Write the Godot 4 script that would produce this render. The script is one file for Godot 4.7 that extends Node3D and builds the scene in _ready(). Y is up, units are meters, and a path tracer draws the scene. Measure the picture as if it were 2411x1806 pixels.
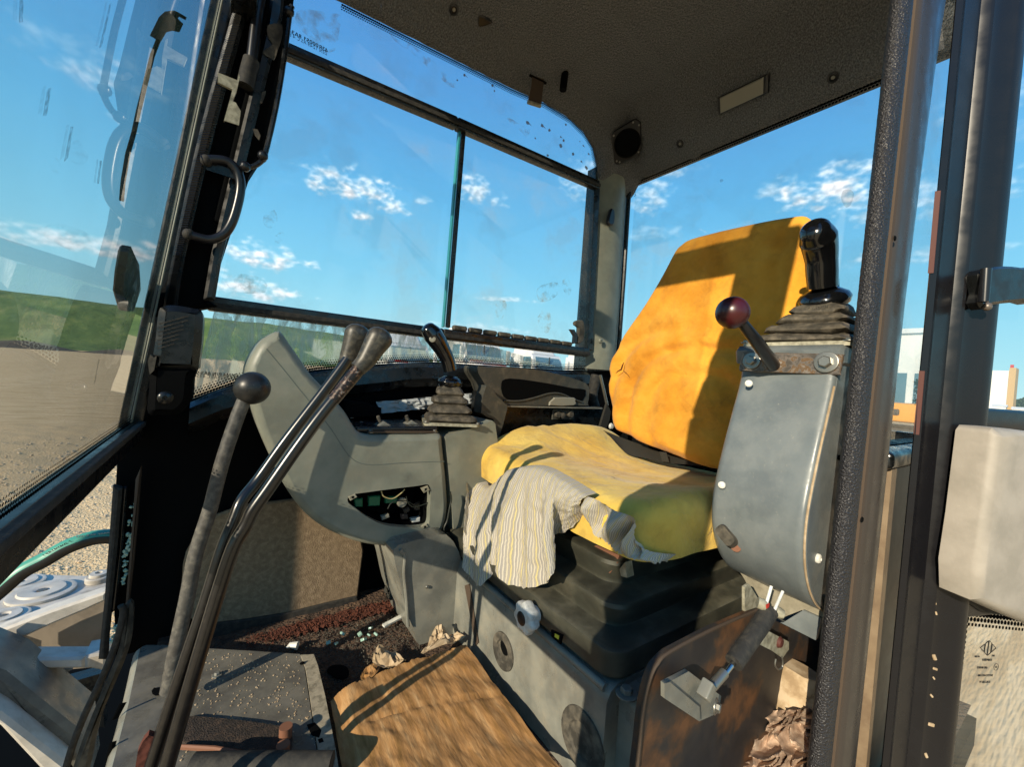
extends Node3D

# ------------------------------------------------------------------ mesh builder
class MB:
	var v := PackedVector3Array()
	var t := PackedVector2Array()

	func tri(a: Vector3, b: Vector3, c: Vector3, ua := Vector2.ZERO, ub := Vector2.ZERO, uc := Vector2.ZERO) -> void:
		v.append(a); v.append(b); v.append(c)
		t.append(ua); t.append(ub); t.append(uc)

	func quad(a: Vector3, b: Vector3, c: Vector3, d: Vector3, u0 := Vector2.ZERO, u1 := Vector2(1, 1)) -> void:
		tri(a, b, c, u0, Vector2(u1.x, u0.y), u1)
		tri(a, c, d, u0, u1, Vector2(u0.x, u1.y))

	func grid(rows: Array, closed := false) -> void:
		var n: int = rows[0].size()
		var m: int = rows.size()
		for i in m - 1:
			for j in (n if closed else n - 1):
				var k := (j + 1) % n
				var u0 := Vector2(float(j) / n, float(i) / m)
				var u1 := Vector2(float(j + 1) / n, float(i + 1) / m)
				quad(rows[i][j], rows[i][k], rows[i + 1][k], rows[i + 1][j], u0, u1)

	func fan(ring: Array) -> void:
		var c := Vector3.ZERO
		for p in ring:
			c += p
		c /= ring.size()
		for j in ring.size():
			tri(c, ring[j], ring[(j + 1) % ring.size()])

	func loft(rings: Array, cap0 := true, cap1 := true) -> void:
		grid(rings, true)
		if cap0:
			fan(rings[0])
		if cap1:
			fan(rings[rings.size() - 1])

	# sweep of a round section along a path; r is a number, an array of numbers or of [rx, ry]
	func tube(path: Array, r: Variant, n := 12, caps := true) -> void:
		var rings := []
		var up := Vector3.UP
		var m := path.size()
		for i in m:
			var d: Vector3 = (path[mini(i + 1, m - 1)] - path[maxi(i - 1, 0)]).normalized()
			if i == 0:
				up = Vector3(0.13, 0.05, 1).normalized() if absf(d.z) < 0.9 else Vector3.UP
			up = (up - d * up.dot(d)).normalized()
			var side := d.cross(up)
			var ra: Variant = r[i] if r is Array else r
			var rx: float = ra[0] if ra is Array else ra
			var ry: float = ra[1] if ra is Array else ra
			var ring := []
			for j in n:
				var a := TAU * j / n
				ring.append(path[i] + side * cos(a) * rx + up * sin(a) * ry)
			rings.append(ring)
		loft(rings, caps, caps)

	func lathe(o: Vector3, axis: Vector3, prof: Array, n := 20) -> void:
		var a := axis.normalized()
		var s := a.cross(Vector3(0.31, 0.17, 0.93)).normalized()
		var q := a.cross(s)
		var rings := []
		for p in prof:
			var ring := []
			for j in n:
				var w := TAU * j / n
				ring.append(o + a * p[1] + (s * cos(w) + q * sin(w)) * p[0])
			rings.append(ring)
		loft(rings)

	func ball(c: Vector3, r: float, n := 20) -> void:
		var prof := []
		for i in n / 2 + 1:
			var a := PI * i / (n / 2)
			prof.append([maxf(sin(a) * r, 0.00001), -cos(a) * r])
		lathe(c, Vector3.UP, prof, n)

	# a flat outline pushed along d, with the front edge (and the back one) chamfered by b
	func slab(poly: Array, d: Vector3, b := 0.0, both := false) -> void:
		var n := poly.size()
		var nn := Vector3.ZERO
		for i in n:
			nn += poly[i].cross(poly[(i + 1) % n])
		nn = nn.normalized()
		var ex: Vector3 = (poly[1] - poly[0]).normalized()
		var ey := nn.cross(ex)
		var flat := PackedVector2Array()
		for p in poly:
			flat.append(Vector2((p - poly[0]).dot(ex), (p - poly[0]).dot(ey)))
		var inset := []
		for i in n:
			var e0: Vector2 = (flat[i] - flat[(i + n - 1) % n]).normalized()
			var e1: Vector2 = (flat[(i + 1) % n] - flat[i]).normalized()
			var n0 := Vector2(-e0.y, e0.x)
			var n1 := Vector2(-e1.y, e1.x)
			var h := n0 + n1
			var k := h / maxf(h.length_squared() * 0.5, 0.25)
			inset.append(poly[i] + (ex * k.x + ey * k.y) * b)
		var dl := d.length()
		var rings := []
		if b > 0.0 and both:
			rings.append(inset)
			var r1 := []
			for p in poly:
				r1.append(p + d * (b / dl))
			rings.append(r1)
		else:
			rings.append(poly)
		if b > 0.0:
			var r2 := []
			for p in poly:
				r2.append(p + d * (1.0 - b / dl))
			rings.append(r2)
			var r3 := []
			for p in inset:
				r3.append(p + d)
			rings.append(r3)
		else:
			var r2 := []
			for p in poly:
				r2.append(p + d)
			rings.append(r2)
		grid(rings, true)
		var ix := Geometry2D.triangulate_polygon(flat)
		for which in [0, rings.size() - 1]:
			for i in range(0, ix.size(), 3):
				tri(rings[which][ix[i]], rings[which][ix[i + 1]], rings[which][ix[i + 2]], flat[ix[i]], flat[ix[i + 1]], flat[ix[i + 2]])

	func sheet(poly: Array) -> void:
		var nn := Vector3.ZERO
		for i in poly.size():
			nn += poly[i].cross(poly[(i + 1) % poly.size()])
		nn = nn.normalized()
		var ex: Vector3 = (poly[1] - poly[0]).normalized()
		var ey := nn.cross(ex)
		var flat := PackedVector2Array()
		for p in poly:
			flat.append(Vector2((p - poly[0]).dot(ex), (p - poly[0]).dot(ey)))
		var ix := Geometry2D.triangulate_polygon(flat)
		for i in range(0, ix.size(), 3):
			tri(poly[ix[i]], poly[ix[i + 1]], poly[ix[i + 2]], flat[ix[i]], flat[ix[i + 1]], flat[ix[i + 2]])

	func box(x: Transform3D, s: Vector3, b := 0.0) -> void:
		var h := s * 0.5
		var bb := minf(b, minf(h.x, minf(h.y, h.z)) * 0.95)
		if bb <= 0.0:
			slab([x * Vector3(-h.x, -h.y, -h.z), x * Vector3(h.x, -h.y, -h.z), x * Vector3(h.x, h.y, -h.z), x * Vector3(-h.x, h.y, -h.z)], x.basis.z * s.z)
			return
		var rings := []
		for k in [[-1.0, 1.0], [-1.0, 0.35], [-0.65, 0.0], [0.65, 0.0], [1.0, 0.35], [1.0, 1.0]]:
			var zz: float = signf(k[0]) * (h.z - bb + bb * (1.0 if absf(k[0]) == 1.0 and k[1] == 1.0 else (0.7 if absf(k[0]) == 1.0 else 0.0)))
			var ins: float = bb * k[1]
			var ring := []
			for c in 4:
				var sx := [1.0, -1.0, -1.0, 1.0][c] as float
				var sy := [1.0, 1.0, -1.0, -1.0][c] as float
				for j in 3:
					var a := PI * 0.5 * c + PI * 0.25 * j
					ring.append(x * Vector3(sx * (h.x - bb) + cos(a) * (bb - ins), sy * (h.y - bb) + sin(a) * (bb - ins), zz))
			rings.append(ring)
		loft(rings)

	# a cushion: outline grown into a body along n, domed and rounded
	func pillow(outline: Array, n: Vector3, thick: float, rnd: float, dome: float, k := 10) -> void:
		var c := Vector3.ZERO
		for p in outline:
			c += p
		c /= outline.size()
		var rings := []
		for i in range(1, k + 1):
			var s := float(i) / k
			rings.append(_ring(outline, c, s * (1.0 - 0.0001), n * 0.0, rnd, 0.0))
		var prof := []
		for i in 7:
			var a := PI * 0.5 * i / 6.0
			prof.append([rnd * (1.0 - cos(a)), thick - rnd + rnd * sin(a)])
		for p in prof:
			rings.append(_ring(outline, c, 1.0, n * p[1], rnd, p[0]))
		for i in range(k - 1, 0, -1):
			var s := float(i) / k
			rings.append(_ring(outline, c, s, n * (thick + dome * (1.0 - s * s)), rnd, rnd * s))
		loft(rings)

	func _ring(o: Array, c: Vector3, s: float, d: Vector3, _r: float, ins: float) -> Array:
		var out := []
		for p in o:
			var w: Vector3 = (p - c) * s
			var l := w.length()
			out.append(c + w * maxf(0.02, (l - ins) / maxf(l, 0.0001)) + d)
		return out

	func warp(f: Callable) -> void:
		for i in v.size():
			v[i] = f.call(v[i])

	func mesh(off := Vector3.ZERO, angle := 42.0) -> ArrayMesh:
		var n := v.size() / 3
		var near := {}
		var fn := PackedVector3Array()
		fn.resize(n)
		for i in n:
			fn[i] = (v[i * 3 + 2] - v[i * 3]).cross(v[i * 3 + 1] - v[i * 3])
			for j in 3:
				var key := Vector3i((v[i * 3 + j] * 20000.0).round())
				if near.has(key):
					near[key].append(i)
				else:
					near[key] = PackedInt32Array([i])
		var lim := cos(deg_to_rad(angle))
		var nn := PackedVector3Array()
		nn.resize(n * 3)
		for i in n:
			var own := fn[i].normalized()
			for j in 3:
				var s := Vector3.ZERO
				for k in near[Vector3i((v[i * 3 + j] * 20000.0).round())]:
					var l := fn[k].length()
					if l > 0.0 and fn[k].dot(own) >= lim * l:
						s += fn[k]
				nn[i * 3 + j] = s.normalized() if s.length_squared() > 0.0 else Vector3.UP
		var vv := PackedVector3Array()
		vv.resize(n * 3)
		for i in n * 3:
			vv[i] = v[i] - off
		var arr := []
		arr.resize(Mesh.ARRAY_MAX)
		arr[Mesh.ARRAY_VERTEX] = vv
		arr[Mesh.ARRAY_NORMAL] = nn
		arr[Mesh.ARRAY_TEX_UV] = t
		var m := ArrayMesh.new()
		m.add_surface_from_arrays(Mesh.PRIMITIVE_TRIANGLES, arr)
		return m

# ------------------------------------------------------------------ small helpers
var M := {}
var used := {}
var rng := RandomNumberGenerator.new()
var nz := FastNoiseLite.new()

func numbered(called: String) -> String:
	if not used.has(called):
		used[called] = 0
		return called
	used[called] += 1
	return "%s_%03d" % [called, used[called]]

func thing(called: String, label: String, category: String, base := Vector3.ZERO, group := "") -> Node3D:
	var o := Node3D.new()
	o.name = numbered(called)
	add_child(o)
	o.position = base
	meta(o, label, category, group)
	return o

func meta(o: Node3D, label: String, category: String, group := "") -> void:
	o.set_meta("label", label)
	o.set_meta("category", category)
	if group:
		o.set_meta("group", group)

func part(o: Node3D, called: String, mb: MB, m: Material, angle := 42.0) -> MeshInstance3D:
	var off := Vector3.ZERO
	var q: Node = o
	while q is Node3D and q != self:
		off += q.position
		q = q.get_parent()
	var mi := MeshInstance3D.new()
	mi.name = called
	mi.mesh = mb.mesh(off, angle)
	mi.material_override = m
	o.add_child(mi, true)
	return mi

func single(called: String, mb: MB, m: Material, label: String, category: String, group := "", angle := 42.0) -> MeshInstance3D:
	var c := AABB(mb.v[0], Vector3.ZERO)
	for p in mb.v:
		c = c.expand(p)
	var base := c.get_center()
	base.y = c.position.y
	var mi := MeshInstance3D.new()
	mi.name = numbered(called)
	mi.mesh = mb.mesh(base, angle)
	mi.material_override = m
	mi.position = base
	add_child(mi, true)
	meta(mi, label, category, group)
	return mi

func struct(called: String, mb: MB, m: Material, angle := 42.0) -> MeshInstance3D:
	var mi := part(self, called, mb, m, angle)
	mi.set_meta("kind", "structure")
	return mi

func again(o: Node3D, label: String) -> Node3D:
	var c: Node3D = o.duplicate()
	c.name = numbered(String(o.name).rstrip("0123456789_"))
	add_child(c)
	c.set_meta("label", label)
	return c

func curve(p: Array, per := 6, closed := false) -> Array:
	var out := []
	var n := p.size()
	for i in (n if closed else n - 1):
		var a: Vector3 = p[(i - 1 + n) % n] if closed or i > 0 else p[0] * 2.0 - p[1]
		var b: Vector3 = p[i]
		var c: Vector3 = p[(i + 1) % n]
		var d: Vector3 = p[(i + 2) % n] if closed or i < n - 2 else p[n - 1] * 2.0 - p[n - 2]
		for k in per:
			out.append(b.cubic_interpolate(c, a, d, float(k) / per))
	if not closed:
		out.append(p[n - 1])
	return out

# a rounded rectangle ring in the plane of ax and az round c
func rring(c: Vector3, ax: Vector3, az: Vector3, hx: float, hz: float, r: float, seg := 4) -> Array:
	var out := []
	for q in 4:
		var sx: float = [1.0, -1.0, -1.0, 1.0][q]
		var sz: float = [1.0, 1.0, -1.0, -1.0][q]
		for j in seg + 1:
			var a := PI * 0.5 * q + PI * 0.5 * j / seg
			out.append(c + ax * (sx * (hx - r) + cos(a) * r) + az * (sz * (hz - r) + sin(a) * r))
	return out

func moved(poly: Array, d: Vector3) -> Array:
	var out := []
	for p in poly:
		out.append(p + d)
	return out

func bar(mb: MB, a: Vector3, b: Vector3, w: float, h: float, up: Vector3, bev := 0.002) -> void:
	var d := b - a
	var z := d.normalized()
	var y := (up - z * up.dot(z)).normalized()
	var x := y.cross(z)
	mb.box(Transform3D(Basis(x, y, z), (a + b) * 0.5), Vector3(w, h, d.length()), bev)

func screw(o: Node3D, at: Vector3, n: Vector3, r: float, m: Material, called := "screw") -> void:
	var mb := MB.new()
	mb.lathe(at, n, [[0.0001, -0.001], [r, -0.001], [r, r * 0.25], [r * 0.8, r * 0.5], [r * 0.35, r * 0.6], [r * 0.3, r * 0.3], [0.0001, r * 0.3]], 14)
	part(o, called, mb, m)

func bolt(o: Node3D, at: Vector3, n: Vector3, r: float, m: Material) -> void:
	var mb := MB.new()
	mb.lathe(at, n, [[0.0001, 0.0], [r * 1.5, 0.0], [r * 1.5, r * 0.2], [r * 1.4, r * 0.28], [0.0001, r * 0.28]], 20)
	var b := part(o, "bolt", mb, m)
	var h := MB.new()
	h.lathe(at, n, [[0.0001, r * 0.2], [r * 0.85, r * 0.2], [r * 0.85, r * 0.85], [r * 0.7, r * 1.0], [0.0001, r * 1.0]], 6)
	part(b, "hexagon_head", h, m, 20.0)

func hl(x: float, z: float) -> float:
	var sx := [-0.5, 0.2, 0.75, 0.88, 1.01, 1.084, 1.138, 1.165, 1.18, 1.4]
	var sy := [1.57, 1.59, 1.608, 1.62, 1.615, 1.592, 1.554, 1.492, 1.437, 1.43]
	var y: float = sy[9]
	for i in 9:
		if x < sx[i + 1]:
			y = lerpf(sy[i], sy[i + 1], clampf((x - sx[i]) / (sx[i + 1] - sx[i]), 0, 1))
			break
	var a := (1.68 - y) * (1.0 - smoothstep(0.0, 0.13, z + 1.2))
	var b := 0.193 * (1.0 - smoothstep(0.0, 0.20, 1.365 - x))
	return 1.68 - pow(pow(maxf(a, 0.0), 6.0) + pow(maxf(b, 0.0), 6.0), 1.0 / 6.0)

# ------------------------------------------------------------------ textures and materials
func ntex(s: int, freq: float, stops: Array, o := {}) -> NoiseTexture2D:
	var n := FastNoiseLite.new()
	n.seed = s
	n.noise_type = o.get("type", FastNoiseLite.TYPE_SIMPLEX_SMOOTH)
	n.frequency = freq
	n.fractal_octaves = o.get("oct", 5)
	n.fractal_gain = o.get("gain", 0.55)
	if o.has("warp"):
		n.domain_warp_enabled = true
		n.domain_warp_amplitude = o.warp
		n.domain_warp_frequency = freq
	if o.get("type", -1) == FastNoiseLite.TYPE_CELLULAR:
		n.cellular_return_type = FastNoiseLite.RETURN_DISTANCE
	var t := NoiseTexture2D.new()
	t.width = o.get("size", 512)
	t.height = o.get("high", o.get("size", 512))
	t.seamless = true
	t.generate_mipmaps = false
	t.noise = n
	if stops.size():
		var g := Gradient.new()
		var off := PackedFloat32Array()
		var col := PackedColorArray()
		for q in stops:
			off.append(q[0])
			col.append(q[1])
		g.offsets = off
		g.colors = col
		t.color_ramp = g
	return t

var T := {}
var seeds := 11

func hexc(h: String) -> Color:
	return Color.html(h)

# a weathered surface: colour stops over a noise, relief, roughness that varies
func pm(called: String, stops: Array, o := {}) -> StandardMaterial3D:
	var m := StandardMaterial3D.new()
	m.resource_name = called
	seeds += 7
	if stops.size() == 1:
		m.albedo_color = hexc(stops[0])
	else:
		var st := []
		for i in stops.size():
			if stops[i] is Array:
				st.append([stops[i][0], hexc(stops[i][1])])
			else:
				st.append([0.25 + 0.5 * i / (stops.size() - 1), hexc(stops[i])])
		m.albedo_texture = ntex(seeds, o.get("freq", 0.012), st, {"oct": o.get("oct", 6), "gain": o.get("gain", 0.6), "warp": o.get("warp", 18.0)})
	m.roughness = o.get("rough", 0.7)
	m.metallic = o.get("metal", 0.0)
	m.metallic_specular = o.get("spec", 0.5)
	if o.has("rv"):
		m.roughness_texture = T[o.rv]
	if o.has("bump"):
		m.heightmap_enabled = true
		m.heightmap_texture = T[o.get("relief", "grain")]
		m.heightmap_scale = o.bump
	if not o.has("uv"):
		m.uv1_triplanar = true
		m.uv1_world_triplanar = true
		m.uv1_triplanar_sharpness = 4.0
	var s: float = o.get("scale", 2.0)
	m.uv1_scale = Vector3(s * o.get("stretch", 1.0), s, s)
	if o.has("coat"):
		m.clearcoat_enabled = true
		m.clearcoat = o.coat
		m.clearcoat_roughness = o.get("coatr", 0.2)
	if o.has("rim"):
		m.rim_enabled = true
		m.rim = o.rim
	if o.has("dust"):
		m.detail_enabled = true
		m.detail_albedo = T[o.dust]
		m.detail_mask = T["white"]
	M[called] = m
	return m

func glass(called: String, tint: Color, a: float) -> StandardMaterial3D:
	var m := StandardMaterial3D.new()
	m.resource_name = called
	m.albedo_color = Color(tint, a)
	m.transparency = BaseMaterial3D.TRANSPARENCY_ALPHA
	m.roughness = 0.0
	m.metallic_specular = 0.5
	M[called] = m
	return m

func film(called: String, tex: Texture2D, scale: Vector3, world := true) -> StandardMaterial3D:
	var m := StandardMaterial3D.new()
	m.resource_name = called
	m.albedo_texture = tex
	m.transparency = BaseMaterial3D.TRANSPARENCY_ALPHA
	m.roughness = 0.9
	m.metallic_specular = 0.1
	m.uv1_scale = scale
	if world:
		m.uv1_triplanar = true
		m.uv1_world_triplanar = true
	M[called] = m
	return m

func make_materials() -> void:
	T["grain"] = ntex(3, 0.09, [], {"oct": 4})
	T["fine"] = ntex(4, 0.22, [], {"oct": 3})
	T["lumps"] = ntex(5, 0.018, [], {"oct": 6})
	T["wrinkle"] = ntex(9, 0.011, [], {"oct": 5, "gain": 0.5, "warp": 70.0})
	T["pebble"] = ntex(6, 0.07, [], {"type": FastNoiseLite.TYPE_CELLULAR, "oct": 2})
	T["rough"] = ntex(7, 0.02, [[0.2, Color(0.65, 0.65, 0.65)], [0.8, Color(1, 1, 1)]])
	T["scuff"] = ntex(8, 0.015, [[0.25, Color(0.45, 0.45, 0.45)], [0.75, Color(1, 1, 1)]], {"warp": 40.0})
	var w := Image.create_empty(4, 4, false, Image.FORMAT_RGBA8)
	w.fill(Color.WHITE)
	T["white"] = ImageTexture.create_from_image(w)
	# dust: pale patches and specks laid over paint and plastic
	T["dust"] = ntex(21, 0.02, [[0.35, Color(0.62, 0.56, 0.46, 0.0)], [0.65, Color(0.62, 0.56, 0.46, 0.07)], [0.95, Color(0.66, 0.6, 0.5, 0.24)]], {"oct": 8, "gain": 0.74, "warp": 30.0})
	T["specks"] = ntex(22, 0.11, [[0.5, Color(0.7, 0.66, 0.58, 0.0)], [0.80, Color(0.7, 0.66, 0.58, 0.05)], [0.88, Color(0.75, 0.72, 0.66, 0.25)], [0.96, Color(0.8, 0.78, 0.72, 0.6)]], {"oct": 7, "gain": 0.7})
	T["stain"] = ntex(26, 0.010, [[0.38, Color(0.42, 0.20, 0.03, 0.0)], [0.65, Color(0.44, 0.21, 0.03, 0.15)], [0.85, Color(0.36, 0.17, 0.03, 0.32)], [0.97, Color(0.24, 0.12, 0.04, 0.45)]], {"oct": 8, "gain": 0.68, "warp": 50.0})
	T["rustspots"] = ntex(23, 0.03, [[0.52, Color(0.36, 0.17, 0.07, 0.0)], [0.62, Color(0.33, 0.15, 0.07, 0.75)], [0.8, Color(0.25, 0.11, 0.05, 1.0)]], {"oct": 6, "gain": 0.65})
	T["grime"] = ntex(24, 0.012, [[0.3, Color(0.12, 0.10, 0.08, 0.0)], [0.6, Color(0.14, 0.11, 0.08, 0.14)], [0.95, Color(0.1, 0.08, 0.06, 0.45)]], {"oct": 8, "gain": 0.68, "warp": 40.0})

	pm("ground", [[0.15, "b3966f"], [0.45, "cbb087"], [0.6, "d8bf98"], [0.9, "bfa47c"]], {"stretch": 0.12, "freq": 0.02, "scale": 0.5, "rough": 1.0, "spec": 0.1, "bump": 0.8, "relief": "fine"})
	pm("pad", [[0.15, "b3966f"], [0.45, "cbb087"], [0.6, "d8bf98"], [0.9, "bfa47c"]], {"freq": 0.05, "scale": 1.2, "rough": 1.0, "spec": 0.1, "bump": 0.8, "relief": "pebble"})
	pm("stone", ["c4b195", "a8957a", "d2c1a6"], {"scale": 3.0, "rough": 0.95})
	pm("grass", [[0.1, "3c5228"], [0.4, "4c6530"], [0.65, "61753a"], [0.95, "85854e"]], {"freq": 0.012, "gain": 0.7, "scale": 0.012, "rough": 1.0, "bump": 40.0, "relief": "lumps"})
	pm("soil", ["4a3f34"], {"scale": 0.2, "rough": 1.0})
	pm("console", ["73766c", "7c8075", "86887c"], {"freq": 0.008, "scale": 1.6, "rough": 0.55, "spec": 0.4, "bump": 0.006, "relief": "fine", "dust": "dust", "rv": "rough"})
	pm("console_edge", ["5d655f"], {"rough": 0.55})
	pm("panel_grey", ["5d6467", "656c6e", "6e7475"], {"freq": 0.008, "scale": 2.2, "rough": 0.62, "bump": 0.004, "relief": "fine", "dust": "specks", "rv": "scuff"})
	pm("steel_grey", ["656660", "70716a", "7c7c73"], {"freq": 0.01, "scale": 1.8, "rough": 0.5, "dust": "dust", "rv": "scuff"})
	pm("plate_grey", ["54524d", "605e57", "6a675f"], {"freq": 0.012, "scale": 2.4, "rough": 0.55, "dust": "specks", "rv": "scuff"})
	pm("black_paint", [[0.2, "0d0f10"], [0.65, "121415"], [0.97, "25241f"]], {"scale": 3.5, "freq": 0.03, "gain": 0.7, "rough": 0.45, "rv": "scuff"})
	pm("black_clean", ["0b0c0d"], {"scale": 2.0, "rough": 0.75, "spec": 0.12})
	pm("rubber", ["1b1b1a", "262522", "35322c"], {"freq": 0.03, "scale": 4.0, "rough": 0.8, "bump": 0.03, "relief": "fine"})
	pm("seal_rubber", ["29282a"], {"scale": 9.0, "rough": 0.4, "spec": 0.45, "bump": 0.25, "relief": "pebble"})
	pm("worn_rubber", ["2d2b25", "46423a", "5d574b"], {"freq": 0.012, "scale": 4.0, "rough": 0.85, "bump": 0.03, "relief": "grain"})
	pm("boot", ["38352f", "4d483f", "665e51"], {"freq": 0.015, "scale": 5.0, "rough": 0.6, "spec": 0.35})
	pm("bellows", ["36372f", "434339", "5a584b"], {"freq": 0.006, "scale": 2.0, "rough": 0.55, "dust": "grime"})
	pm("grip_black", ["0a0b0d"], {"scale": 3.0, "rough": 0.16, "spec": 0.5, "coat": 0.5, "coatr": 0.08})
	pm("grip_dull", ["15161a"], {"scale": 6.0, "rough": 0.3})
	pm("lever_grip", ["2c2a25", "3b3830", "544e42"], {"freq": 0.02, "scale": 9.0, "rough": 0.42, "bump": 0.01, "relief": "lumps", "warp": 60.0})
	pm("lever_rod", [[0.2, "0c0c0d"], [0.7, "151415"], [0.95, "2c2722"]], {"freq": 0.03, "scale": 5.0, "rough": 0.28, "coat": 0.4})
	pm("worn_rod", ["1a1716", [0.55, "2a211c"], [0.62, "6a4630"], [0.75, "8b8580"]], {"freq": 0.04, "scale": 7.0, "rough": 0.35, "metal": 0.3})
	pm("ball_black", ["1b1c1d", "232425"], {"scale": 4.0, "rough": 0.38, "dust": "specks"})
	pm("ball_lever", ["3f3e3b", "4e4c48", "625f57"], {"freq": 0.02, "scale": 6.0, "rough": 0.55, "dust": "grime"})
	pm("ball_red", ["3c0d11"], {"scale": 3.0, "rough": 0.34, "coat": 0.15})
	pm("backrest_foam", [[0.1, "c98318"], [0.4, "d9962a"], [0.65, "dfa036"], [0.95, "d08a1e"]], {"freq": 0.006, "gain": 0.5, "scale": 1.3, "rough": 0.95, "bump": 0.5, "relief": "lumps", "rim": 0.3, "warp": 30.0, "dust": "stain"})
	pm("cushion_foam", [[0.1, "d6ae46"], [0.5, "dfbd5a"], [0.75, "e3c465"], [0.95, "d6b04a"]], {"freq": 0.006, "gain": 0.5, "scale": 1.3, "rough": 0.95, "bump": 0.55, "relief": "wrinkle", "rim": 0.3, "dust": "stain"})
	pm("headliner", [[0.15, "35363a"], [0.45, "5a5c5e"], [0.6, "6a6c6d"], [0.9, "8e908e"]], {"freq": 0.19, "gain": 0.6, "oct": 4, "warp": 4.0, "scale": 2.2, "rough": 1.0, "bump": 0.8, "relief": "grain", "rim": 0.2})
	pm("pillar_trim", ["6d7065", "767a6e", "7f8275"], {"freq": 0.008, "scale": 2.0, "rough": 0.5, "dust": "dust"})
	pm("bronze", ["3a3531"], {"scale": 2.0, "rough": 0.36, "metal": 0.0, "spec": 0.4, "rv": "rough"})
	pm("door_metal", ["151518"], {"scale": 2.0, "rough": 0.33, "metal": 0.0, "spec": 0.45, "rv": "rough"})
	pm("carpet", ["6d5c48", "7b6952", "89765f"], {"freq": 0.06, "gain": 0.7, "scale": 2.0, "rough": 1.0, "bump": 0.12, "relief": "fine"})
	pm("dirt_floor", [[0.1, "2d2219"], [0.5, "46352a"], [0.75, "574434"], [0.95, "6a5540"]], {"freq": 0.02, "gain": 0.7, "scale": 2.0, "rough": 1.0, "bump": 0.5, "relief": "grain"})
	pm("rust", [[0.2, "2e170f"], [0.5, "4a2416"], [0.8, "5e3320"]], {"freq": 0.06, "scale": 8.0, "rough": 1.0})
	pm("rusty_steel", [[0.2, "26262a"], [0.48, "33302f"], [0.62, "4f3a2b"], [0.8, "6a4930"]], {"freq": 0.008, "scale": 1.6, "rough": 0.6, "metal": 0.2, "dust": "grime"})
	pm("stained_steel", [[0.25, "56504a"], [0.5, "77706a"], [0.62, "6f5234"], [0.8, "8a8178"]], {"freq": 0.012, "scale": 9.0, "rough": 0.4, "metal": 0.5})
	pm("zinc", ["8c8b84"], {"scale": 8.0, "rough": 0.35, "metal": 0.8})
	pm("pale_steel", ["85816f", "9c9884", "a9a591"], {"scale": 9.0, "rough": 0.55, "metal": 0.1, "dust": "grime"})
	pm("white_plastic", ["cfd0ca", "dadad3"], {"scale": 5.0, "rough": 0.45, "dust": "grime"})
	pm("cardboard", [[0.1, "84602f"], [0.42, "9d7344"], [0.65, "ad8454"], [0.95, "bf9a6c"]], {"freq": 0.02, "scale": 2.2, "rough": 0.95, "bump": 0.03, "relief": "fine", "dust": "grime"})
	M["cardboard"].uv1_scale = Vector3(5.0, 2.2, 0.9)
	pm("torn_card", ["8f7a5e", "a48f72", "b7a489"], {"scale": 4.0, "rough": 0.95})
	pm("rag", [[0.2, "a88d78"], [0.5, "c2a892"], [0.8, "d0bba6"]], {"freq": 0.02, "scale": 4.0, "rough": 1.0, "dust": "grime"})
	pm("paper", ["a9aeb0"], {"scale": 5.0, "rough": 0.9})
	pm("beige_plastic", ["8d877d", "968f85", "9d968c"], {"freq": 0.01, "scale": 2.0, "rough": 0.6, "bump": 0.01, "relief": "fine", "dust": "specks"})
	pm("beige_paint", ["6e5d4b", "7a6955", "84735e"], {"freq": 0.01, "scale": 2.0, "rough": 0.5, "dust": "dust"})
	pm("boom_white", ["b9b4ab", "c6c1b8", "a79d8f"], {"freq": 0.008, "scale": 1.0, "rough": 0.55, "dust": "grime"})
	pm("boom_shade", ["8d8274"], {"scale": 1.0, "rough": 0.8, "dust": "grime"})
	pm("strap", ["26251f"], {"scale": 8.0, "rough": 0.8, "bump": 0.03, "relief": "fine"})
	pm("dark_cloth", ["2e2c26"], {"scale": 5.0, "rough": 0.95})
	pm("hose_black", ["1a1b1a"], {"scale": 5.0, "rough": 0.5})
	pm("hose_teal", ["3d8a78"], {"scale": 5.0, "rough": 0.4})
	pm("lens_grey", ["8a877a"], {"scale": 6.0, "rough": 0.4})
	pm("truck_white", ["c9c9c6"], {"scale": 0.5, "rough": 0.35, "coat": 0.3})
	pm("truck_red", ["a32024"], {"rough": 0.4})
	pm("truck_dark", ["15181b"], {"rough": 0.5})
	pm("truck_glass", ["4d6b78"], {"rough": 0.08, "spec": 0.8})
	pm("chrome", ["b5b8ba"], {"rough": 0.15, "metal": 1.0})
	pm("tyre", ["161616"], {"rough": 0.9})
	pm("wall_white", ["cfcdc6"], {"scale": 0.1, "rough": 0.7})
	pm("wall_tan", ["a98d62"], {"scale": 0.1, "rough": 0.8})
	pm("orange_paint", ["e09a30"], {"scale": 0.8, "rough": 0.4})
	pm("dark_glass", ["1f3b44"], {"rough": 0.08, "spec": 0.8})
	pm("tree_leaf", ["24381a"], {"scale": 1.0, "rough": 0.9})
	pm("circuit_green", ["1f6b4a"], {"scale": 6.0, "rough": 0.4})
	pm("wire_cream", ["a89b6e"], {"rough": 0.5})
	pm("wire_dark", ["20251f"], {"rough": 0.5})
	pm("copper", ["77503c"], {"scale": 12.0, "rough": 0.7, "metal": 0.1})
	pm("crumb_glass", ["86a396"], {"scale": 8.0, "rough": 0.15})
	pm("edge_glass", ["2f7f86"], {"scale": 5.0, "rough": 0.2})
	pm("ink", ["101210"], {"rough": 0.8})
	pm("red_paint", ["4a221a"], {"scale": 6.0, "rough": 0.7})
	pm("red_mark", ["b0281c"], {"rough": 0.6})

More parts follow.
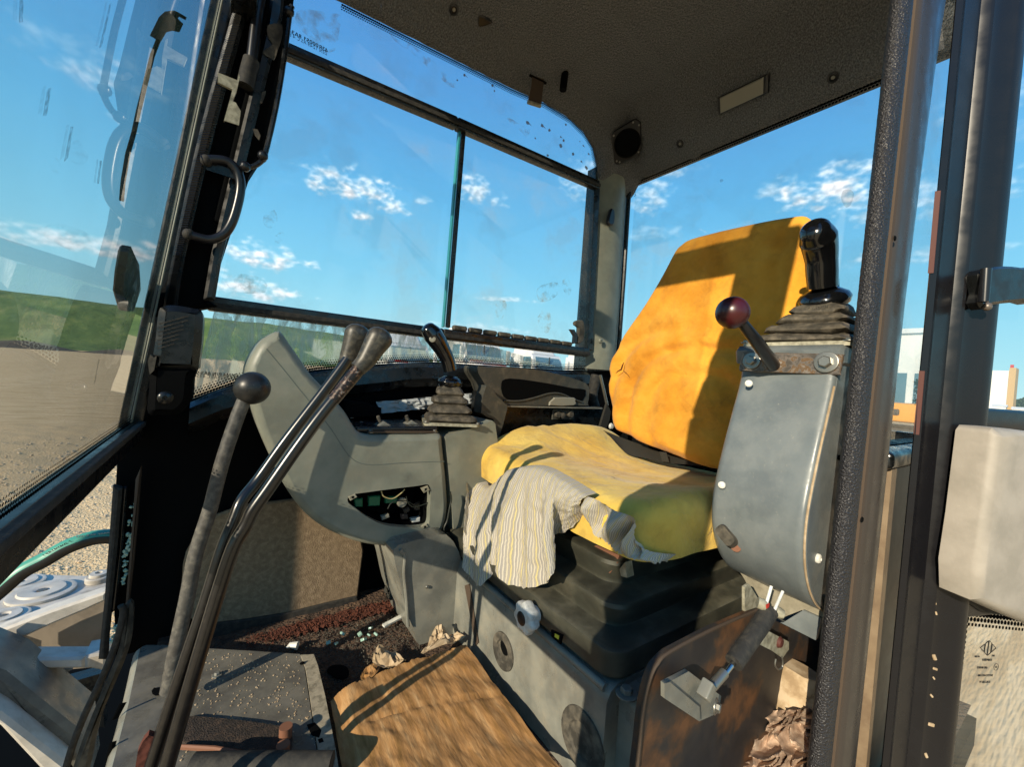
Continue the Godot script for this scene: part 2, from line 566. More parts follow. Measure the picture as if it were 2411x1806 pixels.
	pm("muck", [[0.1, "17120e"], [0.5, "2a211a"], [0.75, "3b2e24"], [0.95, "54412f"]], {"freq": 0.02, "gain": 0.7, "scale": 6.0, "rough": 0.9, "bump": 0.12, "relief": "grain"})
	var sb := glass("soft_blot", Color(0.45, 0.50, 0.46), 0.28)
	sb.roughness = 0.9
	var db := glass("dust_blot", Color(0.50, 0.44, 0.30), 0.6)
	db.roughness = 0.9
	pm("lip_brown", ["43362a"], {"rough": 0.8})
	film("streak", ntex(45, 0.05, [[0.3, Color(0.2, 0.28, 0.28, 0.0)], [0.7, Color(0.2, 0.28, 0.28, 0.35)]], {"oct": 4}), Vector3(14, 4, 14))
	pm("pale_skirt", ["7d7766", "8e8877"], {"scale": 4.0, "rough": 0.6, "dust": "grime"})
	pm("bin_plastic", ["3a3b36"], {"rough": 0.6, "dust": "dust"})
	pm("foam_tear", ["5a2f0a"], {"rough": 1.0})
	pm("mark_yellow", ["c8c23a"], {"rough": 0.6})
	pm("dusty_steel", ["8d8473", "9c937f", "77705f"], {"scale": 5.0, "rough": 0.9, "dust": "grime"})
	pm("rust_scale", ["4a1f12"], {"rough": 0.9, "bump": 0.3, "relief": "pebble"})
	film("mud_film", ntex(44, 0.011, [[0.36, Color(0.72, 0.68, 0.52, 0.0)], [0.62, Color(0.72, 0.68, 0.52, 0.22)], [0.9, Color(0.66, 0.60, 0.44, 0.5)]], {"oct": 5, "gain": 0.55, "warp": 40.0}), Vector3(4, 4, 4))
	glass("pane", Color(0.75, 0.85, 0.85), 0.02)
	glass("hatch_pane", Color(0.30, 0.16, 0.06), 0.35)
	film("dust_film", ntex(41, 0.006, [[0.3, Color(0.85, 0.85, 0.8, 0.015)], [0.6, Color(0.85, 0.83, 0.76, 0.05)], [0.85, Color(0.8, 0.75, 0.65, 0.16)]], {"oct": 6, "warp": 60.0}), Vector3(1.1, 1.1, 1.1))
	film("tint_film", ntex(42, 0.008, [[0.2, Color(0.26, 0.38, 0.33, 0.20)], [0.8, Color(0.32, 0.42, 0.35, 0.28)]], {"oct": 4}), Vector3(0.9, 0.9, 0.9))
	film("smear_film", ntex(43, 0.02, [[0.2, Color(0.80, 0.88, 0.84, 0.15)], [0.5, Color(0.80, 0.87, 0.83, 0.6)], [0.8, Color(0.82, 0.88, 0.85, 0.9)]], {"oct": 5, "warp": 90.0, "high": 512}), Vector3(3.2, 0.9, 3.2)).backlight_enabled = true
	M["smear_film"].backlight = Color(0.5, 0.55, 0.5)
	# frit: rows of ceramic dots that shrink inwards
	var d := Image.create_empty(16, 64, false, Image.FORMAT_RGBA8)
	d.fill(Color(0.02, 0.02, 0.02, 0.0))
	for y in 64:
		for x in 16:
			var row := y / 16
			var c := Vector2(8.0 if row % 2 == 0 else (0.0 if x < 8 else 16.0), row * 16 + 8.0)
			if Vector2(x + 0.5, y + 0.5).distance_to(c) < 8.3 - 1.5 * row:
				d.set_pixel(x, y, Color(0.02, 0.02, 0.02, 1.0))
	var fm := film("frit", ImageTexture.create_from_image(d), Vector3.ONE, false)
	fm.transparency = BaseMaterial3D.TRANSPARENCY_ALPHA_SCISSOR
	fm.alpha_scissor_threshold = 0.5
	# towel: woven stripes, white, grey and yellow
	var tw := Image.create_empty(256, 256, false, Image.FORMAT_RGBA8)
	var r2 := RandomNumberGenerator.new()
	r2.seed = 5
	var cols := [Color(0.83, 0.80, 0.73), Color(0.68, 0.66, 0.63), Color(0.84, 0.80, 0.70), Color(0.70, 0.67, 0.63), Color(0.86, 0.80, 0.58), Color(0.68, 0.66, 0.62), Color(0.84, 0.81, 0.74), Color(0.66, 0.64, 0.62)]
	for x in 256:
		var b: Color = cols[(x / 8) % 8]
		for y in 256:
			var k := 0.86 + 0.14 * (1.0 if (y / 4 + x / 4) % 2 == 0 else 0.0) + r2.randf() * 0.08 - 0.06
			if x % 8 == 0:
				k *= 0.8
			tw.set_pixel(x, y, Color(b.r * k, b.g * k, b.b * k))
	var tm := pm("towel", ["ffffff"], {"uv": true, "scale": 1.0, "rough": 1.0})
	tm.albedo_texture = ImageTexture.create_from_image(tw)
	tm.uv1_scale = Vector3(7.0, 6.0, 1)
	tm.backlight_enabled = true
	tm.backlight = Color(0.12, 0.12, 0.1)

# a strip of frit dots along a path, growing from the edge inwards
func frit(o: Node3D, path: Array, inward: Vector3, pitch: float, rows := 4, m: Material = null) -> void:
	var mb := MB.new()
	var l := 0.0
	for i in path.size() - 1:
		var s: float = path[i].distance_to(path[i + 1])
		var q: Vector3 = inward * pitch * rows
		mb.tri(path[i], path[i + 1], path[i + 1] + q, Vector2(l / pitch, 0), Vector2((l + s) / pitch, 0), Vector2((l + s) / pitch, rows / 4.0))
		mb.tri(path[i], path[i + 1] + q, path[i] + q, Vector2(l / pitch, 0), Vector2((l + s) / pitch, rows / 4.0), Vector2(l / pitch, rows / 4.0))
		l += s
	var f := part(o, "frit_dots", mb, M["frit"])
	f.set_meta("kind", "stuff")

func print_text(o: Node3D, called: String, text: String, at: Vector3, right: Vector3, up: Vector3, high: float, m: Material, bold := false) -> void:
	var f := SystemFont.new()
	f.font_names = PackedStringArray(["Droid Sans"])
	if bold:
		f.font_weight = 700
	var t := TextMesh.new()
	t.font = f
	t.text = text
	t.font_size = 24
	t.pixel_size = high / 24.0
	t.depth = 0.0004
	t.horizontal_alignment = HORIZONTAL_ALIGNMENT_CENTER
	var mi := MeshInstance3D.new()
	mi.name = called
	mi.mesh = t
	mi.material_override = m
	var off := Vector3.ZERO
	var q: Node = o
	while q is Node3D and q != self:
		off += q.position
		q = q.get_parent()
	mi.transform = Transform3D(Basis(right.normalized(), up.normalized(), right.cross(up).normalized()), at - off)
	o.add_child(mi, true)

# ------------------------------------------------------------------ the scene
func _ready() -> void:
	rng.seed = 77
	nz.seed = 9
	nz.frequency = 1.0
	nz.fractal_octaves = 3
	var cam := Camera3D.new()
	cam.name = "camera"
	cam.transform = Transform3D(Vector3(0.8199, 0.0703, 0.5682), Vector3(-0.0473, 0.9974, -0.0551), Vector3(-0.5706, 0.0183, 0.821), Vector3(0, 0.65, 0))
	cam.fov = 85.263
	cam.near = 0.03
	cam.far = 3000.0
	add_child(cam)
	var env := Environment.new()
	env.background_mode = Environment.BG_SKY
	env.tonemap_mode = Environment.TONE_MAPPER_LINEAR
	env.tonemap_exposure = 1.4
	env.background_energy_multiplier = 1.0
	env.sdfgi_enabled = true
	env.ssao_enabled = true
	env.ssil_enabled = true
	env.sky = make_sky()
	var we := WorldEnvironment.new()
	we.name = "world_environment"
	we.environment = env
	add_child(we)
	var sun := DirectionalLight3D.new()
	sun.name = "sun"
	sun.light_energy = 1.6
	sun.light_color = Color(1.0, 0.94, 0.83)
	sun.light_angular_distance = 0.5
	sun.shadow_enabled = true
	add_child(sun)
	sun.look_at_from_position(Vector3(-10, 4.5, 3.8), Vector3.ZERO)
	make_materials()
	outside()
	cab()
	windshield()
	console_right()
	levers()
	seat()
	console_left()
	floor_things()
	door()
	small_things()


func make_sky() -> Sky:
	var w := 4096
	var h := 2048
	var im := Image.create_empty(w, h, false, Image.FORMAT_RGBA8)
	var keys := [[0.0, Color(0.68, 0.82, 0.83)], [4.0, Color(0.59, 0.79, 0.835)], [12.0, Color(0.46, 0.725, 0.84)], [22.0, Color(0.36, 0.645, 0.82)], [38.0, Color(0.285, 0.53, 0.77)], [60.0, Color(0.23, 0.45, 0.69)], [90.0, Color(0.18, 0.38, 0.62)]]
	for y in h:
		var el := 90.0 - 180.0 * (y + 0.5) / h
		var c: Color = keys[0][1]
		if el < 0.0:
			c = Color(0.68, 0.82, 0.83).lerp(Color(0.55, 0.50, 0.44), clampf(-el / 3.0, 0, 1))
		else:
			for i in keys.size() - 1:
				if el >= keys[i][0] and el <= keys[i + 1][0]:
					c = keys[i][1].lerp(keys[i + 1][1], (el - keys[i][0]) / (keys[i + 1][0] - keys[i][0]))
		im.fill_rect(Rect2i(0, y, w, 1), c)
	var n := FastNoiseLite.new()
	n.seed = 31
	n.frequency = 1.0
	n.fractal_octaves = 4
	n.fractal_gain = 0.46
	# clouds: azimuth, elevation, half width, half height in degrees, strength
	var cl := [[12.2, 21.2, 5.6, 2.3, 1.0], [17.6, 19.9, 2.2, 1.4, 0.85], [14.0, 18.3, 1.8, 0.9, 0.9], [21.0, 21.2, 1.6, 0.6, 0.5], [27.8, 23.2, 2.6, 2.2, 0.75], [31.5, 22.3, 1.4, 1.0, 0.7], [3.0, 11.4, 5.5, 2.0, 1.0], [2.5, 7.6, 6.0, 1.6, 0.9], [-6.5, 9.6, 7.5, 1.5, 0.9], [-13.0, 9.4, 5.0, 1.4, 0.9], [51.2, 23.0, 2.8, 3.0, 0.6], [54.2, 26.0, 3.2, 1.4, 0.55], [42.5, 24.6, 3.2, 3.2, 0.5], [70.5, 21.6, 6.4, 2.8, 0.95], [77.5, 19.5, 7.0, 2.6, 0.7], [64.8, 22.4, 2.4, 1.0, 0.5], [79.0, 14.5, 6.0, 1.2, 0.7], [33.0, 10.2, 5.0, 0.5, 0.5], [-11.0, 24.5, 6.0, 2.4, 0.2], [30.0, 6.2, 9.0, 0.8, 0.35], [82.0, 26.0, 5.0, 1.4, 0.4], [52.0, 19.0, 5.0, 1.2, 0.3]]
	var r := RandomNumberGenerator.new()
	r.seed = 4
	for i in 34:
		cl.append([100.0 + r.randf() * 235.0, 6.0 + r.randf() * 26.0, 3.0 + r.randf() * 6.0, 1.0 + r.randf() * 2.2, 0.5 + r.randf() * 0.5])
	for k in cl:
		var x0 := int((k[0] - k[2] * 1.7) / 360.0 * w)
		var x1 := int((k[0] + k[2] * 1.7) / 360.0 * w)
		var y0 := int((90.0 - k[1] - k[3] * 2.2) / 180.0 * h)
		var y1 := int((90.0 - k[1] + k[3] * 2.2) / 180.0 * h)
		for y in range(y0, y1):
			var el := 90.0 - 180.0 * (y + 0.5) / h
			for xx in range(x0, x1):
				var az := 360.0 * (xx + 0.5) / w
				var dx: float = (az - k[0]) / k[2]
				var dy: float = (el - k[1]) / k[3]
				if dy < 0.0:
					dy *= 1.5
				var f := n.get_noise_2d(az * 0.30 + k[0], el * 0.60)
				var f2 := n.get_noise_2d(az * 0.85, el * 1.5 + 40.0)
				var dens := 0.66 - (dx * dx + dy * dy) * 0.62 + f * 0.75 + f2 * 0.30
				if dens <= 0.0:
					continue
				var a: float = smoothstep(0.0, 1.05, dens) * k[4]
				var x := posmod(xx, w)
				var c := im.get_pixel(x, y)
				var lit := clampf(0.9 + 0.12 * dy + f2 * 0.25, 0.78, 1.0)
				im.set_pixel(x, y, c.lerp(Color(0.97 * lit, 0.975 * lit, 0.965 * lit + 0.02), a))
	var m := PanoramaSkyMaterial.new()
	m.panorama = ImageTexture.create_from_image(im)
	var s := Sky.new()
	s.sky_material = m
	return s

# ------------------------------------------------------------------ what lies round the machine
func outside() -> void:
	var mb := MB.new()
	mb.sheet([Vector3(-1400, -1.0, -1400), Vector3(1400, -1.0, -1400), Vector3(1400, -1.0, 1400), Vector3(-1400, -1.0, 1400)])
	struct("ground", mb, M["ground"])
	# trodden, lumpy pad of pale dirt in front of the machine
	mb = MB.new()
	var rows := []
	for i in 150:
		var row := []
		for j in 130:
			var x := -9.0 + 12.0 * j / 129.0
			var z := -13.0 + 13.5 * i / 149.0
			var e := minf(minf(j, 129 - j), minf(i, 149 - i)) / 12.0
			var y := -1.03 + minf(e, 1.0) * (0.045 + 0.022 * nz.get_noise_2d(x * 2.2, z * 2.2) + 0.016 * nz.get_noise_2d(x * 9.0, z * 9.0))
			row.append(Vector3(x, y, z))
		rows.append(row)
	mb.grid(rows)
	struct("dirt_ground", mb, M["pad"])
	var st := MB.new()
	st.lathe(Vector3.ZERO, Vector3(0.2, 1, 0.1), [[0.001, -0.5], [0.7, -0.3], [0.95, 0.1], [0.6, 0.45], [0.001, 0.55]], 6)
	var mm := MultiMesh.new()
	mm.transform_format = MultiMesh.TRANSFORM_3D
	mm.mesh = st.mesh(Vector3.ZERO, 20.0)
	mm.instance_count = 9000
	for i in 9000:
		var d := pow(rng.randf(), 1.6) * 9.0
		var a := rng.randf_range(-0.9, 0.35)
		var p := Vector3(-0.5 + sin(a) * (d + 1.2), 0, -0.3 - cos(a) * (d + 1.2))
		var s := rng.randf_range(0.004, 0.016) * (1.0 + 0.12 * d)
		mm.set_instance_transform(i, Transform3D(Basis.from_euler(Vector3(rng.randf() * TAU, rng.randf() * TAU, 0)).scaled(Vector3(s, s * 0.7, s * rng.randf_range(0.7, 1.3))), Vector3(p.x, -0.985 + 0.012 * nz.get_noise_2d(p.x * 2.2, p.z * 2.2), p.z)))
	var mi := MultiMeshInstance3D.new()
	mi.name = "gravel"
	mi.multimesh = mm
	mi.material_override = M["stone"]
	add_child(mi)
	mi.set_meta("kind", "stuff")
	mi.set_meta("label", "loose pale gravel scattered over the dirt in front of the machine")
	mi.set_meta("category", "gravel")
	# grassy embankment
	mb = MB.new()
	rows = []
	for i in 26:
		var row := []
		for j in 120:
			var x := -330.0 + 470.0 * j / 119.0
			var s := i / 25.0
			var top: float = 18.6 - 0.012 * (x + 30.0) - 13.0 * smoothstep(40.0, 150.0, x)
			var prof := smoothstep(0.0, 0.45, s) * (1.0 - smoothstep(0.75, 1.0, s))
			row.append(Vector3(x, -1.2 + (top + 1.2) * prof + prof * 1.0 * nz.get_noise_2d(x * 0.03, s * 3.0), -190.0 - 120.0 * s - 0.1 * x))
		rows.append(row)
	mb.grid(rows)
	struct("hill", mb, M["grass"])
	mb = MB.new()
	for k in [[-62.0, -150.0, 16.0, 3.2], [-40.0, -152.0, 12.0, 2.0], [-22.0, -150.0, 10.0, 1.4]]:
		var prof := []
		for i in 9:
			var a := i / 8.0
			prof.append([maxf(k[2] * (1.0 - a), 0.01), k[3] * smoothstep(0.0, 1.0, a)])
		mb.lathe(Vector3(k[0], -1.1, k[1]), Vector3.UP, prof, 18)
	struct("soil_mounds", mb, M["soil"])
	# trucks
	var tr := make_truck()
	var spots := [[6.9, -18.0, 0.10, "white truck cab with red nose stripe behind the right joystick", 0.88], [11.0, -18.4, 0.06, "white truck with tall roof fairing beyond the toothed window rail", 1.04], [15.2, -18.2, 0.03, "white truck with low roof beside the rear corner pillar", 0.95], [20.6, -19.2, 0.0, "white truck half hidden behind the yellow backrest", 1.0], [26.5, -21.0, -0.1, "white truck hidden almost wholly by the backrest", 0.96]]
	for i in spots.size():
		var s: Array = spots[i]
		var o: Node3D = tr if i == 0 else again(tr, s[3])
		if i == 0:
			o.set_meta("label", s[3])
		o.position = Vector3(s[0], -1.0, s[1])
		o.rotation.y = s[2]
		o.scale = Vector3.ONE * s[4]
	# white site office far right, orange machine, silo, sheds, trees
	var b := thing("site_office", "white flat-roofed office with dark glazed front seen between the posts", "building", Vector3(60, -1, -13.5))
	mb = MB.new()
	mb.box(Transform3D(Basis(), Vector3(63, 3.6, -13.5)), Vector3(6, 9.2, 8.0))
	part(b, "wall", mb, M["wall_white"])
	mb = MB.new()
	mb.box(Transform3D(Basis(), Vector3(62.9, 8.4, -13.5)), Vector3(6.6, 0.5, 8.6))
	part(b, "roof", mb, M["truck_white"])
	for i in 3:
		mb = MB.new()
		mb.box(Transform3D(Basis(), Vector3(59.98, 2.2, -15.8 + 2.3 * i)), Vector3(0.12, 3.4, 1.7))
		part(b, "window", mb, M["dark_glass"])
	b = thing("orange_machine", "orange machine body with dark grille slot behind the corner window", "machine", Vector3(9.0, -1, -1.6))
	mb = MB.new()
	mb.box(Transform3D(Basis(), Vector3(10, 0.50, -2.1)), Vector3(2.0, 0.32, 2.6), 0.06)
	part(b, "body", mb, M["orange_paint"])
	mb = MB.new()
	mb.box(Transform3D(Basis(), Vector3(8.99, 0.50, -2.2)), Vector3(0.05, 0.10, 0.5), 0.02)
	part(b, "grille", mb, M["truck_dark"])
	mb = MB.new()
	mb.box(Transform3D(Basis(), Vector3(10, -0.36, -2.1)), Vector3(1.9, 1.2, 2.4), 0.03)
	part(b, "undercarriage", mb, M["truck_dark"])
	b = thing("silo_building", "tall white tower building with tan side and rooftop beacon", "building", Vector3(280, -1, -28))
	mb = MB.new()
	mb.box(Transform3D(Basis(), Vector3(285, 8.5, -29.0)), Vector3(10, 19, 5.2))
	part(b, "wall", mb, M["wall_white"])
	mb = MB.new()
	mb.box(Transform3D(Basis(), Vector3(285, 9.2, -25.4)), Vector3(9, 20.4, 1.9))
	part(b, "stair_tower", mb, M["wall_tan"])
	mb = MB.new()
	mb.box(Transform3D(Basis(), Vector3(284, 20.2, -26.0)), Vector3(1.0, 1.4, 1.0))
	part(b, "beacon", mb, M["truck_red"])
	for i in 4:
		var z := -31.0 + i * 5.2
		var s := thing("shed", ["low white shed at the foot of the tower", "long white shed right of the tower", "small white shed below the tree line", "far white shed at the frame edge"][i], "shed", Vector3(255, -1, z))
		mb = MB.new()
		var hh: float = [2.2, 3.0, 2.4, 3.2][i]
		mb.box(Transform3D(Basis(), Vector3(257, -1.0 + hh / 2, z)), Vector3(4, hh, 3.6))
		part(s, "wall", mb, M["wall_white"])
		mb = MB.new()
		mb.slab([Vector3(254.8, -1.0 + hh, z - 2.1), Vector3(259.2, -1.0 + hh, z - 2.1), Vector3(257, hh, z - 2.1)], Vector3(0, 0, 4.2))
		part(s, "roof", mb, M["truck_white"])
	var lf := MB.new()
	lf.tri(Vector3(-0.5, 0, 0), Vector3(0.5, 0, 0), Vector3(0, 0.9, 0.2))
	lf.tri(Vector3(-0.3, 0.2, 0.4), Vector3(0.4, 0.1, -0.3), Vector3(0.1, 0.9, 0.0))
	mm = MultiMesh.new()
	mm.transform_format = MultiMesh.TRANSFORM_3D
	mm.mesh = lf.mesh()
	mm.instance_count = 9000
	for i in 9000:
		var z := rng.randf_range(-26.0, 60.0)
		var top := 7.5 + 3.0 * nz.get_noise_2d(z * 0.12, 3.0) + 0.07 * (z + 20.0)
		var y := -1.0 + top * pow(rng.randf(), 0.6)
		mm.set_instance_transform(i, Transform3D(Basis.from_euler(Vector3(rng.randf() * TAU, rng.randf() * TAU, 0)).scaled(Vector3.ONE * rng.randf_range(0.5, 1.5)), Vector3(rng.randf_range(300, 312) + 2.0 * nz.get_noise_2d(z, y), y, z)))
	mi = MultiMeshInstance3D.new()
	mi.name = "tree_line"
	mi.multimesh = mm
	mi.material_override = M["tree_leaf"]
	add_child(mi)
	mi.set_meta("kind", "stuff")
	mi.set_meta("label", "dark green wood on the horizon behind the tower")
	mi.set_meta("category", "trees")
	boom()

func make_truck() -> Node3D:
	var o := thing("semi_truck", "", "truck", Vector3.ZERO, "white trucks parked in a row")
	var mb := MB.new()
	# cab: front towards +z, origin on the ground below the windscreen
	mb.slab([Vector3(-1.2, 1.1, 0.0), Vector3(-1.2, 2.15, 0.0), Vector3(-1.16, 2.3, -0.1), Vector3(-1.14, 3.0, -0.42), Vector3(-1.1, 3.15, -0.6), Vector3(-1.1, 3.2, -2.6), Vector3(-1.2, 1.1, -2.6)], Vector3(2.35, 0, 0), 0.06, true)
	part(o, "cab", mb, M["truck_white"])
	mb = MB.new()
	mb.loft([rring(Vector3(0, 3.16, -1.6), Vector3.RIGHT, Vector3.BACK, 1.05, 1.0, 0.3), rring(Vector3(0, 3.6, -1.75), Vector3.RIGHT, Vector3.BACK, 0.98, 0.8, 0.3), rring(Vector3(0, 3.86, -1.95), Vector3.RIGHT, Vector3.BACK, 0.85, 0.5, 0.3)])
	part(o, "roof_fairing", mb, M["truck_white"])
	mb = MB.new()
	mb.slab([Vector3(-1.0, 2.28, 0.0), Vector3(1.0, 2.28, 0.0), Vector3(0.94, 2.95, -0.33), Vector3(-0.94, 2.95, -0.33)], Vector3(0, 0.012, 0.03))
	var ws := part(o, "windscreen", mb, M["truck_glass"])
	mb = MB.new()
	mb.box(Transform3D(Basis(), Vector3(0, 2.62, -0.12)), Vector3(0.05, 0.75, 0.06))
	part(ws, "centre_post", mb, M["truck_dark"])
	mb = MB.new()
	mb.loft([rring(Vector3(0, 1.55, 0.0), Vector3.RIGHT, Vector3.UP, 1.0, 0.62, 0.2), rring(Vector3(0, 1.45, 0.9), Vector3.RIGHT, Vector3.UP, 0.92, 0.58, 0.2), rring(Vector3(0, 1.35, 1.3), Vector3.RIGHT, Vector3.UP, 0.8, 0.5, 0.2)])
	part(o, "bonnet", mb, M["truck_white"])
	mb = MB.new()
	mb.box(Transform3D(Basis(), Vector3(0, 1.3, 1.3)), Vector3(0.9, 0.75, 0.06), 0.02)
	part(o, "grille", mb, M["chrome"])
	mb = MB.new()
	mb.box(Transform3D(Basis(), Vector3(0.0, 2.05, 0.46)), Vector3(1.3, 0.06, 0.9), 0.02)
	mb.box(Transform3D(Basis(), Vector3(-0.5, 2.2, 0.03)), Vector3(0.7, 0.09, 0.03), 0.01)
	part(o, "red_stripe", mb, M["truck_red"])
	for s in [-1.0, 1.0]:
		mb = MB.new()
		mb.box(Transform3D(Basis(), Vector3(s * 0.72, 1.25, 1.28)), Vector3(0.3, 0.2, 0.1), 0.03)
		part(o, "headlight", mb, M["chrome"])
		mb = MB.new()
		mb.box(Transform3D(Basis(), Vector3(s * 1.38, 2.5, 0.05)), Vector3(0.22, 0.7, 0.12), 0.04)
		part(o, "mirror", mb, M["truck_white"])
		mb = MB.new()
		mb.slab([Vector3(s * 1.185, 2.25, -0.25), Vector3(s * 1.16, 2.95, -0.5), Vector3(s * 1.16, 2.95, -1.15), Vector3(s * 1.185, 2.25, -1.15)], Vector3(s * 0.02, 0, 0))
		part(o, "side_window", mb, M["truck_glass"])
		for z in [0.65, -3.6]:
			mb = MB.new()
			mb.lathe(Vector3(s * 1.05, 0.5, z), Vector3(s, 0, 0), [[0.01, -0.15], [0.46, -0.15], [0.5, -0.08], [0.5, 0.08], [0.46, 0.15], [0.3, 0.14], [0.28, 0.06], [0.01, 0.06]], 18)
			part(o, "wheel", mb, M["tyre"])
	mb = MB.new()
	mb.box(Transform3D(Basis(), Vector3(0, 0.8, -1.6)), Vector3(0.9, 0.3, 6.0), 0.03)
	part(o, "chassis", mb, M["truck_dark"])
	mb = MB.new()
	mb.box(Transform3D(Basis(), Vector3(0, 0.65, 1.3)), Vector3(2.2, 0.4, 0.2), 0.05)
	part(o, "bumper", mb, M["truck_white"])
	return o

# white steelwork of the machine in front of the cab, and the hose above it
func boom() -> void:
	var o := thing("boom_mount", "white steel boom mount with round bosses below the missing lower windscreen", "machine part", Vector3(-0.5, -1.0, -1.8))
	var mb := MB.new()
	mb.slab([Vector3(-0.5787, -0.15, -1.878), Vector3(-0.4861, -0.15, -2.0801), Vector3(-0.3568, -0.15, -2.0035), Vector3(-0.2689, -0.15, -1.9472), Vector3(-0.256, -0.15, -1.8636), Vector3(-0.2787, -0.15, -1.8418), Vector3(-0.3883, -0.15, -1.7736), Vector3(-0.4706, -0.15, -1.7108), Vector3(-0.5132, -0.15, -1.6737)], Vector3(0, -0.035, 0), 0.004, true)
	part(o, "top_plate", mb, M["boom_white"])
	for q in [[Vector3(-0.4385, -0.15, -1.9076), 0.078, 0.008], [Vector3(-0.3143, -0.15, -1.9396), 0.034, 0.014], [Vector3(-0.5142, -0.15, -2.0113), 0.06, 0.006], [Vector3(-0.4833, -0.15, -1.775), 0.055, 0.007]]:
		mb = MB.new()
		var c: Vector3 = q[0]
		var r: float = q[1]
		var h: float = q[2]
		mb.lathe(c + Vector3(0, 0.001, 0), Vector3.UP, [[0.0001, 0], [r, 0], [r, h], [r * 0.92, h * 1.2], [r * 0.72, h * 1.2], [r * 0.68, h * 1.9], [r * 0.3, h * 2.0], [r * 0.2, h * 1.2], [0.0001, h * 1.2]], 32)
		var bo := part(o, "boss", mb, M["boom_white"])
		mb = MB.new()
		mb.lathe(c + Vector3(0, h * 1.2, 0), Vector3.UP, [[0.0001, 0.001], [r * 0.16, 0.001], [r * 0.16, h * 0.5], [0.0001, h * 0.5]], 12)
		part(bo, "pin_end", mb, M["stained_steel"])
	mb = MB.new()
	mb.slab([Vector3(-0.4965, -0.1324, -1.62), Vector3(-0.4455, -0.1084, -1.62), Vector3(-0.3547, -0.0807, -1.62), Vector3(-0.2451, -0.0546, -1.62), Vector3(-0.2441, -0.081, -1.62), Vector3(-0.2848, -0.0972, -1.62), Vector3(-0.3533, -0.121, -1.62), Vector3(-0.444, -0.1572, -1.62), Vector3(-0.4951, -0.1787, -1.62)], Vector3(0, 0, -0.05), 0.006, true)
	part(o, "front_web", mb, M["boom_white"])
	mb = MB.new()
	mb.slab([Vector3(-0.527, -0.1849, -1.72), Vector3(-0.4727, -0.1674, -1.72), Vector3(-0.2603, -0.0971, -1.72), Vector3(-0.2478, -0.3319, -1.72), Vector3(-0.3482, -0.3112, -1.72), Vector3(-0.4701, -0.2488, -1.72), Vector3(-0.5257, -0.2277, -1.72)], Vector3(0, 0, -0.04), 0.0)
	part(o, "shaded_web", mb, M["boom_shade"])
	mb = MB.new()
	mb.slab([Vector3(-0.4771, -0.1364, -1.56), Vector3(-0.4267, -0.154, -1.56), Vector3(-0.2724, -0.2019, -1.56), Vector3(-0.2712, -0.234, -1.56), Vector3(-0.4259, -0.1816, -1.56), Vector3(-0.4762, -0.1655, -1.56)], Vector3(0, 0, -0.06), 0.006, true)
	part(o, "cross_beam", mb, M["boom_white"])
	mb = MB.new()
	mb.slab([Vector3(-0.2656, -0.1766, -1.52), Vector3(-0.2235, -0.1799, -1.52), Vector3(-0.2214, -0.2362, -1.52), Vector3(-0.237, -0.2243, -1.52), Vector3(-0.2523, -0.2155, -1.52), Vector3(-0.2643, -0.2113, -1.52)], Vector3(0, 0, -0.08), 0.006, true)
	part(o, "lug", mb, M["boom_white"])
	mb = MB.new()
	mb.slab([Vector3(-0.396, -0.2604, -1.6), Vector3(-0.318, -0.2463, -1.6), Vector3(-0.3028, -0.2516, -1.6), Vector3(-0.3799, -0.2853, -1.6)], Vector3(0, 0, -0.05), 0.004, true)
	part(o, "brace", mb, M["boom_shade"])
	mb = MB.new()
	mb.slab([Vector3(-0.4548, -0.0753, -1.45), Vector3(-0.3883, -0.1345, -1.45), Vector3(-0.2544, -0.338, -1.45), Vector3(-0.2376, -0.4915, -1.45), Vector3(-0.2793, -0.4127, -1.45), Vector3(-0.3926, -0.2253, -1.45), Vector3(-0.4527, -0.1472, -1.45)], Vector3(0, 0, -0.16), 0.012, true)
	part(o, "grey_arm", mb, M["plate_grey"])
	mb = MB.new()
	mb.slab([Vector3(-0.437, -0.1232, -1.4), Vector3(-0.379, -0.197, -1.4), Vector3(-0.2672, -0.3711, -1.4), Vector3(-0.2661, -0.4024, -1.4), Vector3(-0.3003, -0.3852, -1.4), Vector3(-0.3779, -0.2314, -1.4), Vector3(-0.4358, -0.165, -1.4)], Vector3(0, 0, -0.1), 0.008, true)
	part(o, "arm_flange", mb, M["boom_white"])
	mb = MB.new()
	mb.box(Transform3D(Basis(), Vector3(-1.0, 0.35, -0.88)), Vector3(0.10, 1.3, 0.32), 0.02)
	part(o, "boom_foot", mb, M["boom_white"])
	mb = MB.new()
	mb.box(Transform3D(Basis(), Vector3(-0.6, -0.86, -2.0)), Vector3(1.6, 0.2, 1.3), 0.02)
	part(o, "frame_floor", mb, M["black_clean"])
	mb = MB.new()
	mb.slab([Vector3(-0.463, -0.4924, -1.95), Vector3(-0.2958, -0.4854, -1.95), Vector3(-0.2805, -0.6838, -1.95), Vector3(-0.4025, -0.6312, -1.95)], Vector3(0, 0, -0.05), 0.0)
	part(o, "dark_web", mb, M["black_paint"])
	var path := curve([Vector3(-0.4054, 0.0721, -1.35), Vector3(-0.3741, 0.1062, -1.35), Vector3(-0.3415, 0.1416, -1.35), Vector3(-0.307, 0.1625, -1.35), Vector3(-0.276, 0.1834, -1.35), Vector3(-0.2435, 0.1958, -1.35), Vector3(-0.2175, 0.1989, -1.35), Vector3(-0.1902, 0.1933, -1.35), Vector3(-0.15, 0.1704, -1.35)], 6)
	o = thing("hydraulic_hose", "black hydraulic hose with printed teal band arching past the lower windscreen", "hose", path[20])
	mb = MB.new()
	mb.tube(path, 0.0165, 16)
	part(o, "tube", mb, M["hose_black"])
	mb = MB.new()
	var rings := []
